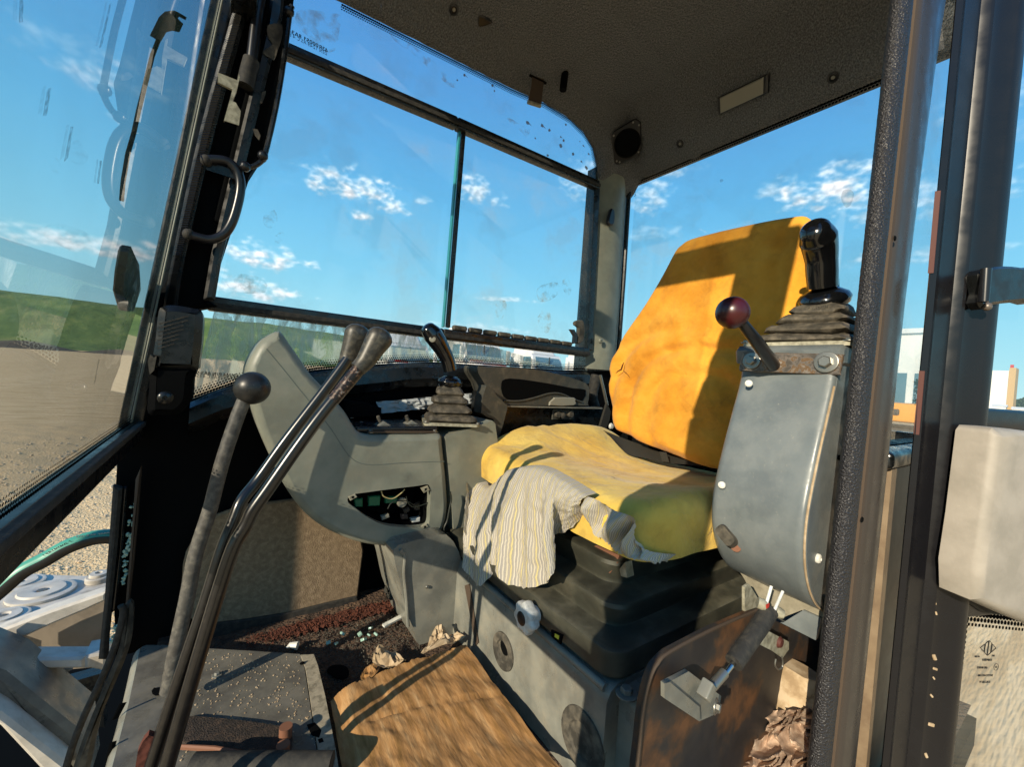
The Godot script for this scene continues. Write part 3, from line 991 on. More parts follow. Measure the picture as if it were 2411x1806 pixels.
	for i in path.size():
		var d: Vector3 = (path[mini(i + 1, path.size() - 1)] - path[maxi(i - 1, 0)]).normalized()
		var s := d.cross(Vector3.BACK).normalized() * -1.0
		var f := d.cross(s).normalized()
		if f.z < 0.0:
			f = -f
		if s.y < 0.0:
			s = -s
		var ring := []
		for k in 7:
			var a := 0.35 + 1.25 * k / 6.0
			ring.append(path[i] + (f * cos(a) + s * sin(a)) * 0.01705)
		rings.append(ring)
	mb.grid(rings)
	var band := part(o, "teal_band", mb, M["hose_teal"])
	var words := ["LEFTNING 1", "S00 BAR 3000 PSI"]
	for i in 2:
		var k: int = [23, 35][i]
		var d: Vector3 = (path[k + 2] - path[k - 2]).normalized()
		var up := Vector3(0, 1, 0.75)
		up = (up - d * up.dot(d)).normalized()
		print_text(band, "lettering", words[i], path[k] + up.lerp(Vector3.BACK, 0.25).normalized() * 0.0174, d, up, 0.009, [M["ink"], M["paper"]][i], true)

# ------------------------------------------------------------------ the cab shell
var CAB: Node3D

func cab() -> void:
	var o := thing("excavator_cab", "dirty dark excavator cab shell with large windows and felt roof lining", "cab", Vector3(0.6, 0.0, -0.7))
	CAB = o
	# floor pan and walls, with thickness
	var mb := MB.new()
	var rows := []
	for i in 60:
		var row := []
		for j in 70:
			var x := -0.09 + 1.47 * j / 69.0
			var z := -1.2 + 1.06 * i / 59.0
			row.append(Vector3(x, 0.004 * nz.get_noise_2d(x * 9, z * 9) + 0.003 * nz.get_noise_2d(x * 40, z * 40), z))
		rows.append(row)
	mb.grid(rows)
	part(o, "floor_pan", mb, M["dirt_floor"])
	mb = MB.new()
	mb.box(Transform3D(Basis(), Vector3(0.645, -0.05, -0.67)), Vector3(1.46, 0.06, 1.08))
	part(o, "floor_frame", mb, M["black_clean"])
	# far side wall below the glass
	var low: Array = [Vector3(-0.0562, 0.5432, -1.2), Vector3(0.0278, 0.5844, -1.2), Vector3(0.2001, 0.6281, -1.2), Vector3(0.3733, 0.6568, -1.2), Vector3(0.5357, 0.6759, -1.2), Vector3(1.0382, 0.6847, -1.2), Vector3(1.1811, 0.6912, -1.2)]
	var wall: Array = [Vector3(1.40, -0.02, -1.2), Vector3(1.40, 0.70, -1.2)]
	for i in range(low.size() - 1, -1, -1):
		wall.append(low[i])
	wall.append_array([Vector3(-0.17, 0.545, -1.2), Vector3(-0.175, 0.45, -1.2), Vector3(-0.175, 0.2, -1.2), Vector3(-0.16, -0.02, -1.2)])
	mb = MB.new()
	mb.slab(wall, Vector3(0, 0, -0.04))
	part(o, "side_wall", mb, M["black_clean"])
	mb = MB.new()
	var ledge: Array = []
	for p in curve(low, 4):
		ledge.append(p)
	rows = []
	for k in [[-0.004, 0.0], [-0.005, 0.012], [-0.016, 0.03], [-0.05, 0.036], [-0.075, 0.02], [-0.08, 0.0]]:
		rows.append(moved(ledge, Vector3(0, k[0], k[1])))
	mb.grid(rows)
	part(o, "window_ledge", mb, M["black_paint"])
	mb = MB.new()
	var cp: Array = [Vector3(-0.0519, 0.1786, -1.17), Vector3(-0.04, 0.2223, -1.17), Vector3(-0.0167, 0.2684, -1.17), Vector3(0.0323, 0.2909, -1.17), Vector3(0.0947, 0.2984, -1.17), Vector3(0.3155, 0.2728, -1.17), Vector3(0.3363, 0.0009, -1.17), Vector3(0.2559, 0.0041, -1.17), Vector3(0.1606, 0.0048, -1.17), Vector3(0.0645, 0.0081, -1.17), Vector3(0.0127, 0.008, -1.17), Vector3(-0.0443, 0.0673, -1.17)]
	mb.slab(curve(cp, 2, true), Vector3(0, 0, 0.012), 0.004)
	part(o, "carpet", mb, M["carpet"])
	mb = MB.new()
	mb.slab([Vector3(0.0089, 0.0313, -1.156), Vector3(0.0634, 0.0233, -1.156), Vector3(0.1586, 0.0145, -1.156), Vector3(0.2526, 0.0161, -1.156), Vector3(0.3319, 0.0152, -1.156), Vector3(0.3418, -0.0111, -1.156), Vector3(0.2582, -0.0145, -1.156), Vector3(0.16, -0.0116, -1.156), Vector3(0.0652, -0.0147, -1.156), Vector3(0.0112, -0.0166, -1.156)], Vector3(0, 0, 0.006), 0.002)
	part(o, "torn_carpet_edge", mb, M["rubber"])
	# rear wall and rear window
	mb = MB.new()
	mb.box(Transform3D(Basis(), Vector3(1.385, 0.28, -0.7)), Vector3(0.04, 0.60, 1.06))
	part(o, "rear_wall", mb, M["black_paint"])
	var rw := [Vector3(1.366, 0.585, -1.17), Vector3(1.366, 0.585, -0.22), Vector3(1.366, 1.49, -0.22), Vector3(1.366, 1.49, -1.17)]
	mb = MB.new()
	mb.sheet(rw)
	var w := part(o, "rear_window", mb, M["pane"])
	mb = MB.new()
	mb.sheet(moved(rw, Vector3(-0.003, 0, 0)))
	part(w, "dust", mb, M["dust_film"])
	frit(w, [Vector3(1.361, 1.485, -1.17), Vector3(1.361, 1.485, -0.22)], Vector3(0, -1, 0), 0.008, 2)
	for q in [[Vector3(1.359, 1.3671, -0.803), Vector3(1.359, 1.3664, -0.7933), Vector3(1.359, 1.3592, -0.7906), Vector3(1.359, 1.3571, -0.7995)], [Vector3(1.359, 1.214, -0.449), Vector3(1.359, 1.2163, -0.4406), Vector3(1.359, 1.2112, -0.4301), Vector3(1.359, 1.1996, -0.4233), Vector3(1.359, 1.1855, -0.4243), Vector3(1.359, 1.1705, -0.429), Vector3(1.359, 1.1667, -0.4371), Vector3(1.359, 1.1772, -0.4447), Vector3(1.359, 1.1959, -0.4512)]]:
		mb = MB.new()
		mb.sheet(curve(q, 3, true))
		part(w, "mud_spot", mb, M["soft_blot"])
	# side window: fixed pane above, two sliding panes, fixed pane below
	var up: Array = [Vector3(0.209, 1.5887, -1.2), Vector3(0.7477, 1.6078, -1.2), Vector3(0.8842, 1.6202, -1.2), Vector3(1.0106, 1.6148, -1.2), Vector3(1.0843, 1.5922, -1.2), Vector3(1.138, 1.5542, -1.2), Vector3(1.1649, 1.492, -1.2), Vector3(1.176, 1.436, -1.2)]
	var outline: Array = [Vector3(0.105, 1.60, -1.206)]
	for p in up:
		outline.append(p + Vector3(0, 0.012, -0.006))
	outline.append(Vector3(1.20, 1.40, -1.206))
	outline.append(Vector3(1.20, 0.69, -1.206))
	for i in range(low.size() - 1, -1, -1):
		outline.append(low[i] + Vector3(0, -0.01, -0.006))
	mb = MB.new()
	mb.sheet(outline)
	w = part(o, "side_window", mb, M["pane"])
	mb = MB.new()
	mb.sheet(moved(outline, Vector3(0, 0, 0.003)))
	part(w, "dust", mb, M["dust_film"])
	mb = MB.new()
	var sm := []
	for p in low.slice(0, 6):
		sm.append(p + Vector3(0, 0.012, -0.0045))
	sm.append_array([Vector3(0.62, 0.765, -1.2045), Vector3(-0.02, 0.765, -1.2045)])
	mb.sheet(sm)
	part(w, "wiped_smear", mb, M["smear_film"])
	for i in low.size() - 1:
		frit(w, [low[i] + Vector3(0, 0.002, 0.001), low[i + 1] + Vector3(0, 0.002, 0.001)], Vector3(0, 1, 0), 0.0062, 4)
	for i in 5:
		frit(w, [up[i] + Vector3(0, -0.001, 0.001), up[i + 1] + Vector3(0, -0.001, 0.001)], Vector3(-0.1, -1, 0).normalized(), 0.006, 3)
	for i in range(5, 7):
		frit(w, [up[i] + Vector3(0, -0.001, 0.001), up[i + 1] + Vector3(0, -0.001, 0.001)], Vector3(-1, -0.4, 0).normalized(), 0.006, 3)
	# mud splashes on the upper pane
	mud_spot(w, Vector3(0.8197, 1.5232, -1.197), 0.0071)
	mud_spot(w, Vector3(0.8831, 1.5379, -1.197), 0.0065)
	mud_spot(w, Vector3(0.9167, 1.5348, -1.197), 0.0058)
	mud_spot(w, Vector3(0.857, 1.4836, -1.197), 0.0032)
	mud_spot(w, Vector3(0.9734, 1.501, -1.197), 0.0084)
	mud_spot(w, Vector3(0.9848, 1.5238, -1.197), 0.0052)
	mud_spot(w, Vector3(0.9895, 1.584, -1.197), 0.0045)
	mud_spot(w, Vector3(1.0355, 1.4936, -1.197), 0.0065)
	mud_spot(w, Vector3(1.0825, 1.5414, -1.197), 0.0039)
	mud_spot(w, Vector3(1.0782, 1.4799, -1.197), 0.0039)
	mud_spot(w, Vector3(1.1065, 1.4668, -1.197), 0.0078)
	mud_spot(w, Vector3(1.1133, 1.5216, -1.197), 0.0039)
	mud_spot(w, Vector3(0.9165, 1.4454, -1.197), 0.0045)
	mud_spot(w, Vector3(0.6723, 1.583, -1.197), 0.0045)
	mud_spot(w, Vector3(0.5711, 1.5696, -1.197), 0.0045)
	mud_spot(w, Vector3(0.548, 1.5434, -1.197), 0.0026)
	mud_spot(w, Vector3(0.9393, 1.4331, -1.197), 0.0039)
	mud_spot(w, Vector3(0.6806, 1.5694, -1.197), 0.0032)
	mud_spot(w, Vector3(0.9705, 1.5318, -1.197), 0.0032)
	mud_spot(w, Vector3(1.0639, 1.5501, -1.197), 0.0026)
	mb = MB.new()
	mb.sheet(curve([Vector3(0.7352, 1.5051, -1.198), Vector3(0.7599, 1.51, -1.198), Vector3(0.7989, 1.5049, -1.198), Vector3(0.8284, 1.5087, -1.198), Vector3(0.833, 1.4946, -1.198), Vector3(0.8214, 1.4743, -1.198), Vector3(0.8009, 1.4821, -1.198), Vector3(0.7741, 1.4925, -1.198), Vector3(0.7516, 1.4964, -1.198)], 2, true))
	part(w, "mud_smear", mb, M["mud_film"])
	mb = MB.new()
	mb.sheet(curve([Vector3(0.1086, 1.5107, -1.198), Vector3(0.1335, 1.5301, -1.198), Vector3(0.1831, 1.5477, -1.198), Vector3(0.2097, 1.5563, -1.198), Vector3(0.2076, 1.5155, -1.198), Vector3(0.1995, 1.4598, -1.198), Vector3(0.1671, 1.4437, -1.198), Vector3(0.1336, 1.4653, -1.198), Vector3(0.1086, 1.4787, -1.198)], 2, true))
	part(w, "mud_smear", mb, M["mud_film"])
	for q in [[Vector3(0.9139, 0.9714, -1.197), Vector3(0.9547, 0.9955, -1.197), Vector3(1.0056, 1.0077, -1.197), Vector3(1.0166, 0.9723, -1.197), Vector3(0.9749, 0.9368, -1.197), Vector3(0.9324, 0.9244, -1.197), Vector3(0.9129, 0.9435, -1.197)], [Vector3(0.9233, 0.8673, -1.197), Vector3(0.9625, 0.9122, -1.197), Vector3(0.9891, 0.8649, -1.197), Vector3(0.9786, 0.8179, -1.197), Vector3(0.9491, 0.8201, -1.197), Vector3(0.9329, 0.8406, -1.197)], [Vector3(1.0273, 1.0204, -1.197), Vector3(1.0574, 1.0319, -1.197), Vector3(1.0769, 0.9945, -1.197), Vector3(1.0636, 0.9687, -1.197), Vector3(1.0388, 0.982, -1.197)], [Vector3(0.7427, 0.8891, -1.197), Vector3(0.7789, 0.9053, -1.197), Vector3(0.7878, 0.875, -1.197), Vector3(0.7716, 0.8411, -1.197), Vector3(0.7496, 0.8433, -1.197)], [Vector3(0.0642, 0.9952, -1.197), Vector3(0.086, 1.0164, -1.197), Vector3(0.0939, 0.9921, -1.197), Vector3(0.0818, 0.9699, -1.197), Vector3(0.0669, 0.9735, -1.197)], [Vector3(0.0893, 0.9529, -1.197), Vector3(0.1086, 0.9692, -1.197), Vector3(0.1065, 0.9457, -1.197), Vector3(0.0936, 0.9349, -1.197)], [Vector3(0.3387, 1.5835, -1.197), Vector3(0.402, 1.5773, -1.197), Vector3(0.47, 1.562, -1.197), Vector3(0.5545, 1.5276, -1.197), Vector3(0.524, 1.5139, -1.197), Vector3(0.4325, 1.5439, -1.197), Vector3(0.3488, 1.5632, -1.197)], [Vector3(0.0001, 0.8415, -1.197), Vector3(0.0685, 0.8475, -1.197), Vector3(0.0769, 0.8112, -1.197), Vector3(0.008, 0.8031, -1.197)]]:
		mb = MB.new()
		mb.sheet(curve(q, 2, true))
		part(w, "mud_smear", mb, M["mud_film"])
	# black rails of the sliding window
	var rail: Array = [[Vector3(0.0814, 1.3956, -1.185), Vector3(0.5481, 1.4046, -1.185), Vector3(1.1605, 1.4098, -1.185)], [Vector3(-0.036, 0.7665, -1.185), Vector3(0.5489, 0.7629, -1.185), Vector3(1.1717, 0.7615, -1.185)]]
	for k in 2:
		for i in 2:
			mb = MB.new()
			bar(mb, rail[k][i], rail[k][i + 1], 0.030, 0.033, Vector3.UP, 0.005)
			var r := part(o, ["upper_rail", "lower_rail"][k], mb, M["black_paint"])
			mb = MB.new()
			bar(mb, rail[k][i] + Vector3(0, -0.004, 0.0165), rail[k][i + 1] + Vector3(0, -0.004, 0.0165), 0.006, 0.012, Vector3.UP, 0.002)
			part(r, "rail_lip", mb, M["rubber"])
	for i in 9:
		mb = MB.new()
		var p: Vector3 = Vector3(0.604, 0.783, -1.178).lerp(Vector3(1.0529, 0.7805, -1.178), i / 8.0)
		mb.box(Transform3D(Basis(), p + Vector3(0, 0.004, 0)), Vector3(0.048, 0.016, 0.02), 0.005)
		part(o, "rail_tooth", mb, M["worn_rubber"])
	mb = MB.new()
	bar(mb, Vector3(1.156, 1.4047, -1.19), Vector3(1.1808, 0.7715, -1.19), 0.030, 0.022, Vector3.BACK, 0.004)
	part(o, "rear_rail", mb, M["black_paint"])
	mb = MB.new()
	bar(mb, Vector3(0.5778, 1.3983, -1.192), Vector3(0.5694, 0.7858, -1.192), 0.014, 0.012, Vector3.BACK, 0.003)
	var mid := part(o, "pane_seal", mb, M["black_paint"])
	mb = MB.new()
	bar(mb, Vector3(0.5635, 1.3955, -1.192), Vector3(0.5537, 0.7853, -1.192), 0.006, 0.014, Vector3.BACK, 0.001)
	part(mid, "pane_edge", mb, M["edge_glass"])
	# catch on the lower rail
	mb = MB.new()
	mb.slab(curve([Vector3(1.0712, 0.8707, -1.165), Vector3(1.1063, 0.8783, -1.165), Vector3(1.1191, 0.8565, -1.165), Vector3(1.1208, 0.8154, -1.165), Vector3(1.1068, 0.7933, -1.165), Vector3(1.0834, 0.7879, -1.165), Vector3(1.0889, 0.8119, -1.165), Vector3(1.0894, 0.8469, -1.165), Vector3(1.0687, 0.856, -1.165)], 2, true), Vector3(0, 0, 0.012), 0.003)
	var ct := part(o, "window_catch", mb, M["worn_rubber"])
	mb = MB.new()
	mb.slab([Vector3(1.0427, 0.8363, -1.16), Vector3(1.0658, 0.838, -1.16), Vector3(1.0837, 0.8169, -1.16), Vector3(1.0823, 0.7906, -1.16), Vector3(1.0633, 0.7846, -1.16), Vector3(1.0642, 0.8147, -1.16)], Vector3(0, 0, 0.01), 0.002)
	part(ct, "catch_finger", mb, M["grip_dull"])
	# rear corner pillar with its trim cover
	rows = []
	for y in [0.70, 0.712, 0.9, 1.1, 1.3, 1.44, 1.475]:
		var row := []
		for j in 13:
			var a := j / 12.0
			var swell: float = 0.02 if y < 0.72 else 0.0
			row.append(Vector3(lerpf(1.178, 1.358, a) + (y - 1.0) * -0.02, y, -1.205 + 0.045 * sin(PI * a) - swell * 0.2))
		rows.append(row)
	mb = MB.new()
	mb.grid(rows)
	var pl := part(o, "rear_pillar_cover", mb, M["pillar_trim"])
	screw(pl, Vector3(1.2134, 0.8114, -1.158) + Vector3(0, 0, 0.0), Vector3(0, 0, 1), 0.011, M["pillar_trim"])
	mb = MB.new()
	mb.slab(curve([Vector3(1.2126, 1.3284, -1.16), Vector3(1.2281, 1.3238, -1.16), Vector3(1.2339, 1.2951, -1.16), Vector3(1.2296, 1.2697, -1.16), Vector3(1.2083, 1.2629, -1.16), Vector3(1.1984, 1.2735, -1.16), Vector3(1.2037, 1.3049, -1.16)], 3, true), Vector3(0, 0, 0.012), 0.004)
	part(pl, "coat_hook", mb, M["grip_dull"])
	mb = MB.new()
	mb.box(Transform3D(Basis(), Vector3(1.275, 0.75, -1.235)), Vector3(0.2, 1.5, 0.05))
	part(o, "rear_pillar", mb, M["black_paint"])
	mb = MB.new()
	mb.tube([Vector3(1.355, 0.66, -1.186), Vector3(1.352, 1.1, -1.186), Vector3(1.345, 1.45, -1.186)], 0.009, 8)
	part(o, "rear_window_seal", mb, M["black_paint"])
	# roof lining
	rows = []
	for i in 60:
		var row := []
		for j in 80:
			var x := 0.30 + 1.066 * j / 79.0
			var z := -1.2 + 1.0 * pow(i / 59.0, 1.25)
			row.append(Vector3(x, hl(x, z) + 0.002 * nz.get_noise_2d(x * 14, z * 14) - 0.010 * smoothstep(0.04, 0.0, absf(z + 0.74 + 0.12 * x)), z))
		rows.append(row)
	for i in 20:
		pass
	mb = MB.new()
	mb.grid(rows)
	# strip of lining along the far side in front of the hatch
	rows = []
	for i in 16:
		var row := []
		for j in 12:
			var x := -0.03 + 0.33 * j / 11.0
			var z := -1.2 + 0.2 * i / 15.0
			row.append(Vector3(x, hl(x, z) - maxf(0.0, 0.2 - x) * 0.1, z))
		rows.append(row)
	mb.grid(rows)
	var roof := part(o, "roof_lining", mb, M["headliner"])
	for q in [Vector3(0.4828, 1.6636, -1.1097), Vector3(1.3169, 1.5177, -0.478), Vector3(1.3098, 1.5258, -0.9338)]:
		var e := 0.01
		var nrm := Vector3(hl(q.x + e, q.z) - hl(q.x - e, q.z), -2 * e, hl(q.x, q.z + e) - hl(q.x, q.z - e)).normalized()
		mb = MB.new()
		mb.lathe(q, nrm, [[0.0001, -0.01], [0.014, -0.01], [0.014, 0.004], [0.009, 0.006], [0.007, 0.003], [0.0001, 0.003]], 16)
		var sc := part(roof, "fastener", mb, M["grip_dull"])
		mb = MB.new()
		mb.lathe(q + nrm * 0.003, nrm, [[0.0001, 0], [0.005, 0], [0.004, 0.003], [0.0001, 0.004]], 10)
		part(sc, "fastener_head", mb, M["lens_grey"])
	mb = MB.new()
	mb.slab([Vector3(-0.02, 1.64, -1.25), Vector3(0.46, 1.70, -1.25), Vector3(1.42, 1.70, -1.25), Vector3(1.42, 1.56, -1.25), Vector3(1.41, 1.73, -1.25), Vector3(0.4, 1.75, -1.25), Vector3(-0.02, 1.66, -1.25)], Vector3(0, 0, 0.30))
	part(o, "roof_edge", mb, M["black_paint"])
	mb = MB.new()
	mb.box(Transform3D(Basis(), Vector3(0.93, 1.72, -0.62)), Vector3(0.98, 0.05, 0.86))
	part(o, "roof_panel", mb, M["black_paint"])
	mb = MB.new()
	mb.box(Transform3D(Basis(), Vector3(1.405, 1.62, -0.7)), Vector3(0.05, 0.23, 1.06))
	part(o, "rear_header", mb, M["black_paint"])
	mb = MB.new()
	mb.box(Transform3D(Basis(), Vector3(0.65, 1.68, -0.19)), Vector3(1.5, 0.14, 0.05))
	part(o, "door_header", mb, M["black_paint"])
	mb = MB.new()
	mb.slab([Vector3(0.01, 1.473, -0.92), Vector3(0.44, 1.70, -0.92), Vector3(0.44, 1.70, -0.13), Vector3(0.01, 1.473, -0.13)], Vector3(-0.002, 0.005, 0))
	part(o, "roof_hatch", mb, M["hatch_pane"])
	mb = MB.new()
	mb.slab([Vector3(0.01, 1.473, -0.13), Vector3(0.44, 1.70, -0.13), Vector3(0.44, 1.70, -0.05), Vector3(0.01, 1.473, -0.05)], Vector3(-0.01, 0.02, 0))
	part(o, "hatch_side", mb, M["black_paint"])
	# front header and near front post (outside the frame, they shade the seat)
	mb = MB.new()
	bar(mb, Vector3(0.0, 1.43, -1.2), Vector3(0.0, 1.43, -0.05), 0.05, 0.085, Vector3.UP, 0.01)
	part(o, "front_header", mb, M["black_paint"])
	mb = MB.new()
	bar(mb, Vector3(-0.19, -0.1, -0.162), Vector3(-0.06, 1.04, -0.142), 0.06, 0.115, Vector3.BACK, 0.012)
	bar(mb, Vector3(-0.06, 1.03, -0.142), Vector3(-0.02, 1.25, -0.100), 0.06, 0.115, Vector3.BACK, 0.012)
	bar(mb, Vector3(-0.02, 1.24, -0.101), Vector3(0.0, 1.48, -0.080), 0.06, 0.115, Vector3.BACK, 0.012)
	part(o, "near_front_post", mb, M["black_paint"])
	# far front post: box section between windscreen and side window
	mb = MB.new()
	var pa: Array = [Vector3(-0.0168, 0.7598, -1.195), Vector3(-0.0329, 0.768, -1.195), Vector3(-0.0102, 0.8826, -1.195), Vector3(0.0291, 1.0657, -1.195), Vector3(0.0596, 1.1377, -1.195), Vector3(0.0623, 1.1798, -1.195), Vector3(0.0855, 1.3936, -1.195), Vector3(0.0959, 1.4816, -1.195), Vector3(0.0994, 1.5652, -1.195), Vector3(0.1627, 1.6368, -1.195), Vector3(-0.0007, 1.5385, -1.195), Vector3(-0.0847, 0.8578, -1.195), Vector3(-0.1236, 0.7487, -1.195), Vector3(-0.13, 0.7175, -1.195)]
	mb.slab(pa, Vector3(0, 0, 0.05), 0.008)
	pl = part(o, "front_pillar", mb, M["black_clean"])
	mb = MB.new()
	mb.slab([Vector3(-0.0209, 0.7693, -1.14), Vector3(-0.0127, 0.863, -1.14), Vector3(0.0746, 1.4374, -1.14), Vector3(0.0757, 1.5225, -1.14), Vector3(0.0522, 1.5087, -1.14), Vector3(0.0441, 1.4002, -1.14), Vector3(-0.0333, 0.8585, -1.14), Vector3(-0.0414, 0.766, -1.14)], Vector3(0, 0, 0.018), 0.006)
	part(pl, "pillar_channel", mb, M["black_paint"])
	mb = MB.new()
	bar(mb, Vector3(0.0547, 1.4615, -1.14), Vector3(-0.0219, 0.939, -1.14), 0.022, 0.018, Vector3.BACK, 0.006)
	part(pl, "gas_spring_track", mb, M["black_clean"])
	mb = MB.new()
	mb.tube([Vector3(0.0294, 1.4503, -1.115), Vector3(0.0235, 1.3667, -1.115), Vector3(0.0197, 1.2978, -1.115)], 0.011, 12)
	var gs := part(pl, "gas_spring", mb, M["grip_dull"])
	mb = MB.new()
	mb.tube([Vector3(0.0201, 1.3013, -1.115), Vector3(0.0152, 1.2722, -1.115), Vector3(0.0111, 1.2403, -1.115)], 0.016, 12)
	part(gs, "spring_end", mb, M["rubber"])
	mb = MB.new()
	mb.slab(curve([Vector3(0.046, 1.3935, -1.12), Vector3(0.074, 1.4101, -1.12), Vector3(0.0743, 1.3756, -1.12), Vector3(0.068, 1.3482, -1.12), Vector3(0.0631, 1.325, -1.12), Vector3(0.057, 1.3255, -1.12), Vector3(0.0388, 1.3303, -1.12), Vector3(0.0584, 1.3572, -1.12), Vector3(0.0489, 1.366, -1.12)], 2, true), Vector3(0, 0, 0.001))
	part(pl, "dried_mud", mb, M["worn_rubber"])
	for q in [[Vector3(0.0299, 1.1578, -1.12), Vector3(0.0386, 1.1596, -1.12), Vector3(0.0451, 1.1484, -1.12), Vector3(0.0427, 1.1371, -1.12), Vector3(0.0349, 1.1445, -1.12)], [Vector3(0.0432, 1.2436, -1.12), Vector3(0.0503, 1.2502, -1.12), Vector3(0.0494, 1.2395, -1.12), Vector3(0.0444, 1.2202, -1.12), Vector3(0.0401, 1.2177, -1.12)]]:
		mb = MB.new()
		mb.slab(q, Vector3(0, 0, 0.0015))
		part(pl, "pale_scrape", mb, M["worn_rubber"])
	mb = MB.new()
	mb.tube(curve([Vector3(0.0899, 1.447, -1.1), Vector3(0.0863, 1.4278, -1.1), Vector3(0.0799, 1.3182, -1.1), Vector3(0.0703, 1.2111, -1.1), Vector3(0.055, 1.1027, -1.1), Vector3(0.0499, 1.0873, -1.1), Vector3(0.0334, 1.0681, -1.1), Vector3(0.0111, 1.0588, -1.1)], 4), 0.0055, 8)
	part(pl, "washer_pipe", mb, M["black_paint"])
	for q in [Vector3(0.0842, 1.4284, -1.095), Vector3(0.0506, 1.0958, -1.095), Vector3(0.0192, 1.0614, -1.095)]:
		mb = MB.new()
		mb.ball(q, 0.011, 10)
		part(pl, "pipe_clip", mb, M["grip_dull"])
	# door pillar beside the camera: seal, lip and pressed steel
	var sx := 0.0643
	var sec := func(pts: Array) -> Array:
		var out := []
		for y in [-0.35, 0.1, 0.5, 0.9, 1.3, 1.75]:
			var row := []
			for p in pts:
				row.append(Vector3(p[0] + (y - 0.754) * sx, y, p[1]))
			out.append(row)
		return out
	mb = MB.new()
	var arc := []
	for j in 29:
		var a := TAU * j / 28.0
		arc.append([0.729 - cos(a) * 0.0205, -0.2 + sin(a) * 0.012])
	rows = []
	for i in 640:
		var y := -0.15 + 1.6 * i / 639.0
		var row := []
		for p in arc:
			var q := Vector3(p[0] + (y - 0.754) * sx, y, p[1])
			var kk := 0.0006 * nz.get_noise_3d(q.x * 300, q.y * 260, q.z * 300)
			row.append(q + Vector3(-kk * 0.4, 0, kk))
		rows.append(row)
	mb.grid(rows)
	var bp := MB.new()
	var pr := []
	for y in [-0.35, 0.1, 0.5, 0.8, 1.0, 1.17, 1.33, 1.75]:
		var wd: float = 0.083 + 0.03 * smoothstep(0.85, 1.17, y) + 0.035 * smoothstep(1.15, 1.4, y)
		var row := []
		for q in [[0.752, -0.212], [0.752, -0.194], [0.757, -0.1915], [0.762, -0.197], [0.766, -0.196], [0.7695, -0.190], [0.775, -0.1865], [0.775 + 0.3 * wd, -0.1835], [0.775 + 0.6 * wd, -0.1845], [0.775 + 0.85 * wd, -0.1885], [0.775 + wd, -0.196], [0.775 + wd, -0.204], [0.80, -0.212], [0.752, -0.212]]:
			row.append(Vector3(q[0] + (y - 0.754) * sx, y, q[1]))
		pr.append(row)
	bp.grid(pr)
	pl = part(o, "door_pillar", bp, M["bronze"])
	part(pl, "door_seal", mb, M["seal_rubber"])
	mb = MB.new()
	mb.grid(sec.call([[0.748, -0.197], [0.749, -0.189], [0.756, -0.188], [0.758, -0.194]]))
	part(pl, "seal_lip", mb, M["lip_brown"])
	for q in [Vector3(0.7648, 0.8805, -0.187), Vector3(0.7288, 0.487, -0.187)]:
		mb = MB.new()
		mb.lathe(q, Vector3(0, 0, 1), [[0.0001, 0], [0.004, 0], [0.003, 0.0015], [0.0001, 0.0015]], 12)
		part(pl, "rivet_hole", mb, M["black_clean"])
	# corner window behind the door pillar, and the painted side below it
	var qw := [Vector3(0.90, 0.57, -0.235), Vector3(1.38, 0.57, -0.235), Vector3(1.38, 1.52, -0.235), Vector3(0.90, 1.52, -0.235)]
	mb = MB.new()
	mb.sheet(qw)
	w = part(o, "corner_window", mb, M["pane"])
	mb = MB.new()
	mb.sheet(moved(qw, Vector3(0, 0, 0.003)))
	part(w, "dust", mb, M["dust_film"])
	mb = MB.new()
	mb.box(Transform3D(Basis(), Vector3(1.14, 0.555, -0.215)), Vector3(0.5, 0.03, 0.04), 0.008)
	part(o, "corner_window_seal", mb, M["black_paint"])
	mb = MB.new()
	mb.box(Transform3D(Basis(), Vector3(1.16, 0.1, -0.215)), Vector3(0.5, 0.88, 0.03))
	part(o, "side_panel", mb, M["beige_paint"])
	mb = MB.new()
	mb.box(Transform3D(Basis(), Vector3(0.27, -0.06, -0.19)), Vector3(1.0, 0.08, 0.08), 0.01)
	part(o, "door_sill", mb, M["black_paint"])

func mud_spot(w: Node3D, at: Vector3, r: float) -> void:
	var ring := []
	for j in 11:
		var a := TAU * j / 11.0
		var k := r * rng.randf_range(0.6, 1.15)
		ring.append(at + Vector3(cos(a) * k, sin(a) * k, 0))
	var mb := MB.new()
	mb.slab(ring, Vector3(0, 0, 0.0012))
	part(w, "mud_spot", mb, M["dust_blot"])
	if rng.randf() < 0.6:
		mb = MB.new()
		mb.slab([at + Vector3(r, 0.2 * r, 0), at + Vector3(r * 2.6, -0.7 * r, 0), at + Vector3(r, -0.3 * r, 0)], Vector3(0, 0, 0.0008))
		part(w, "mud_spot", mb, M["dust_blot"])

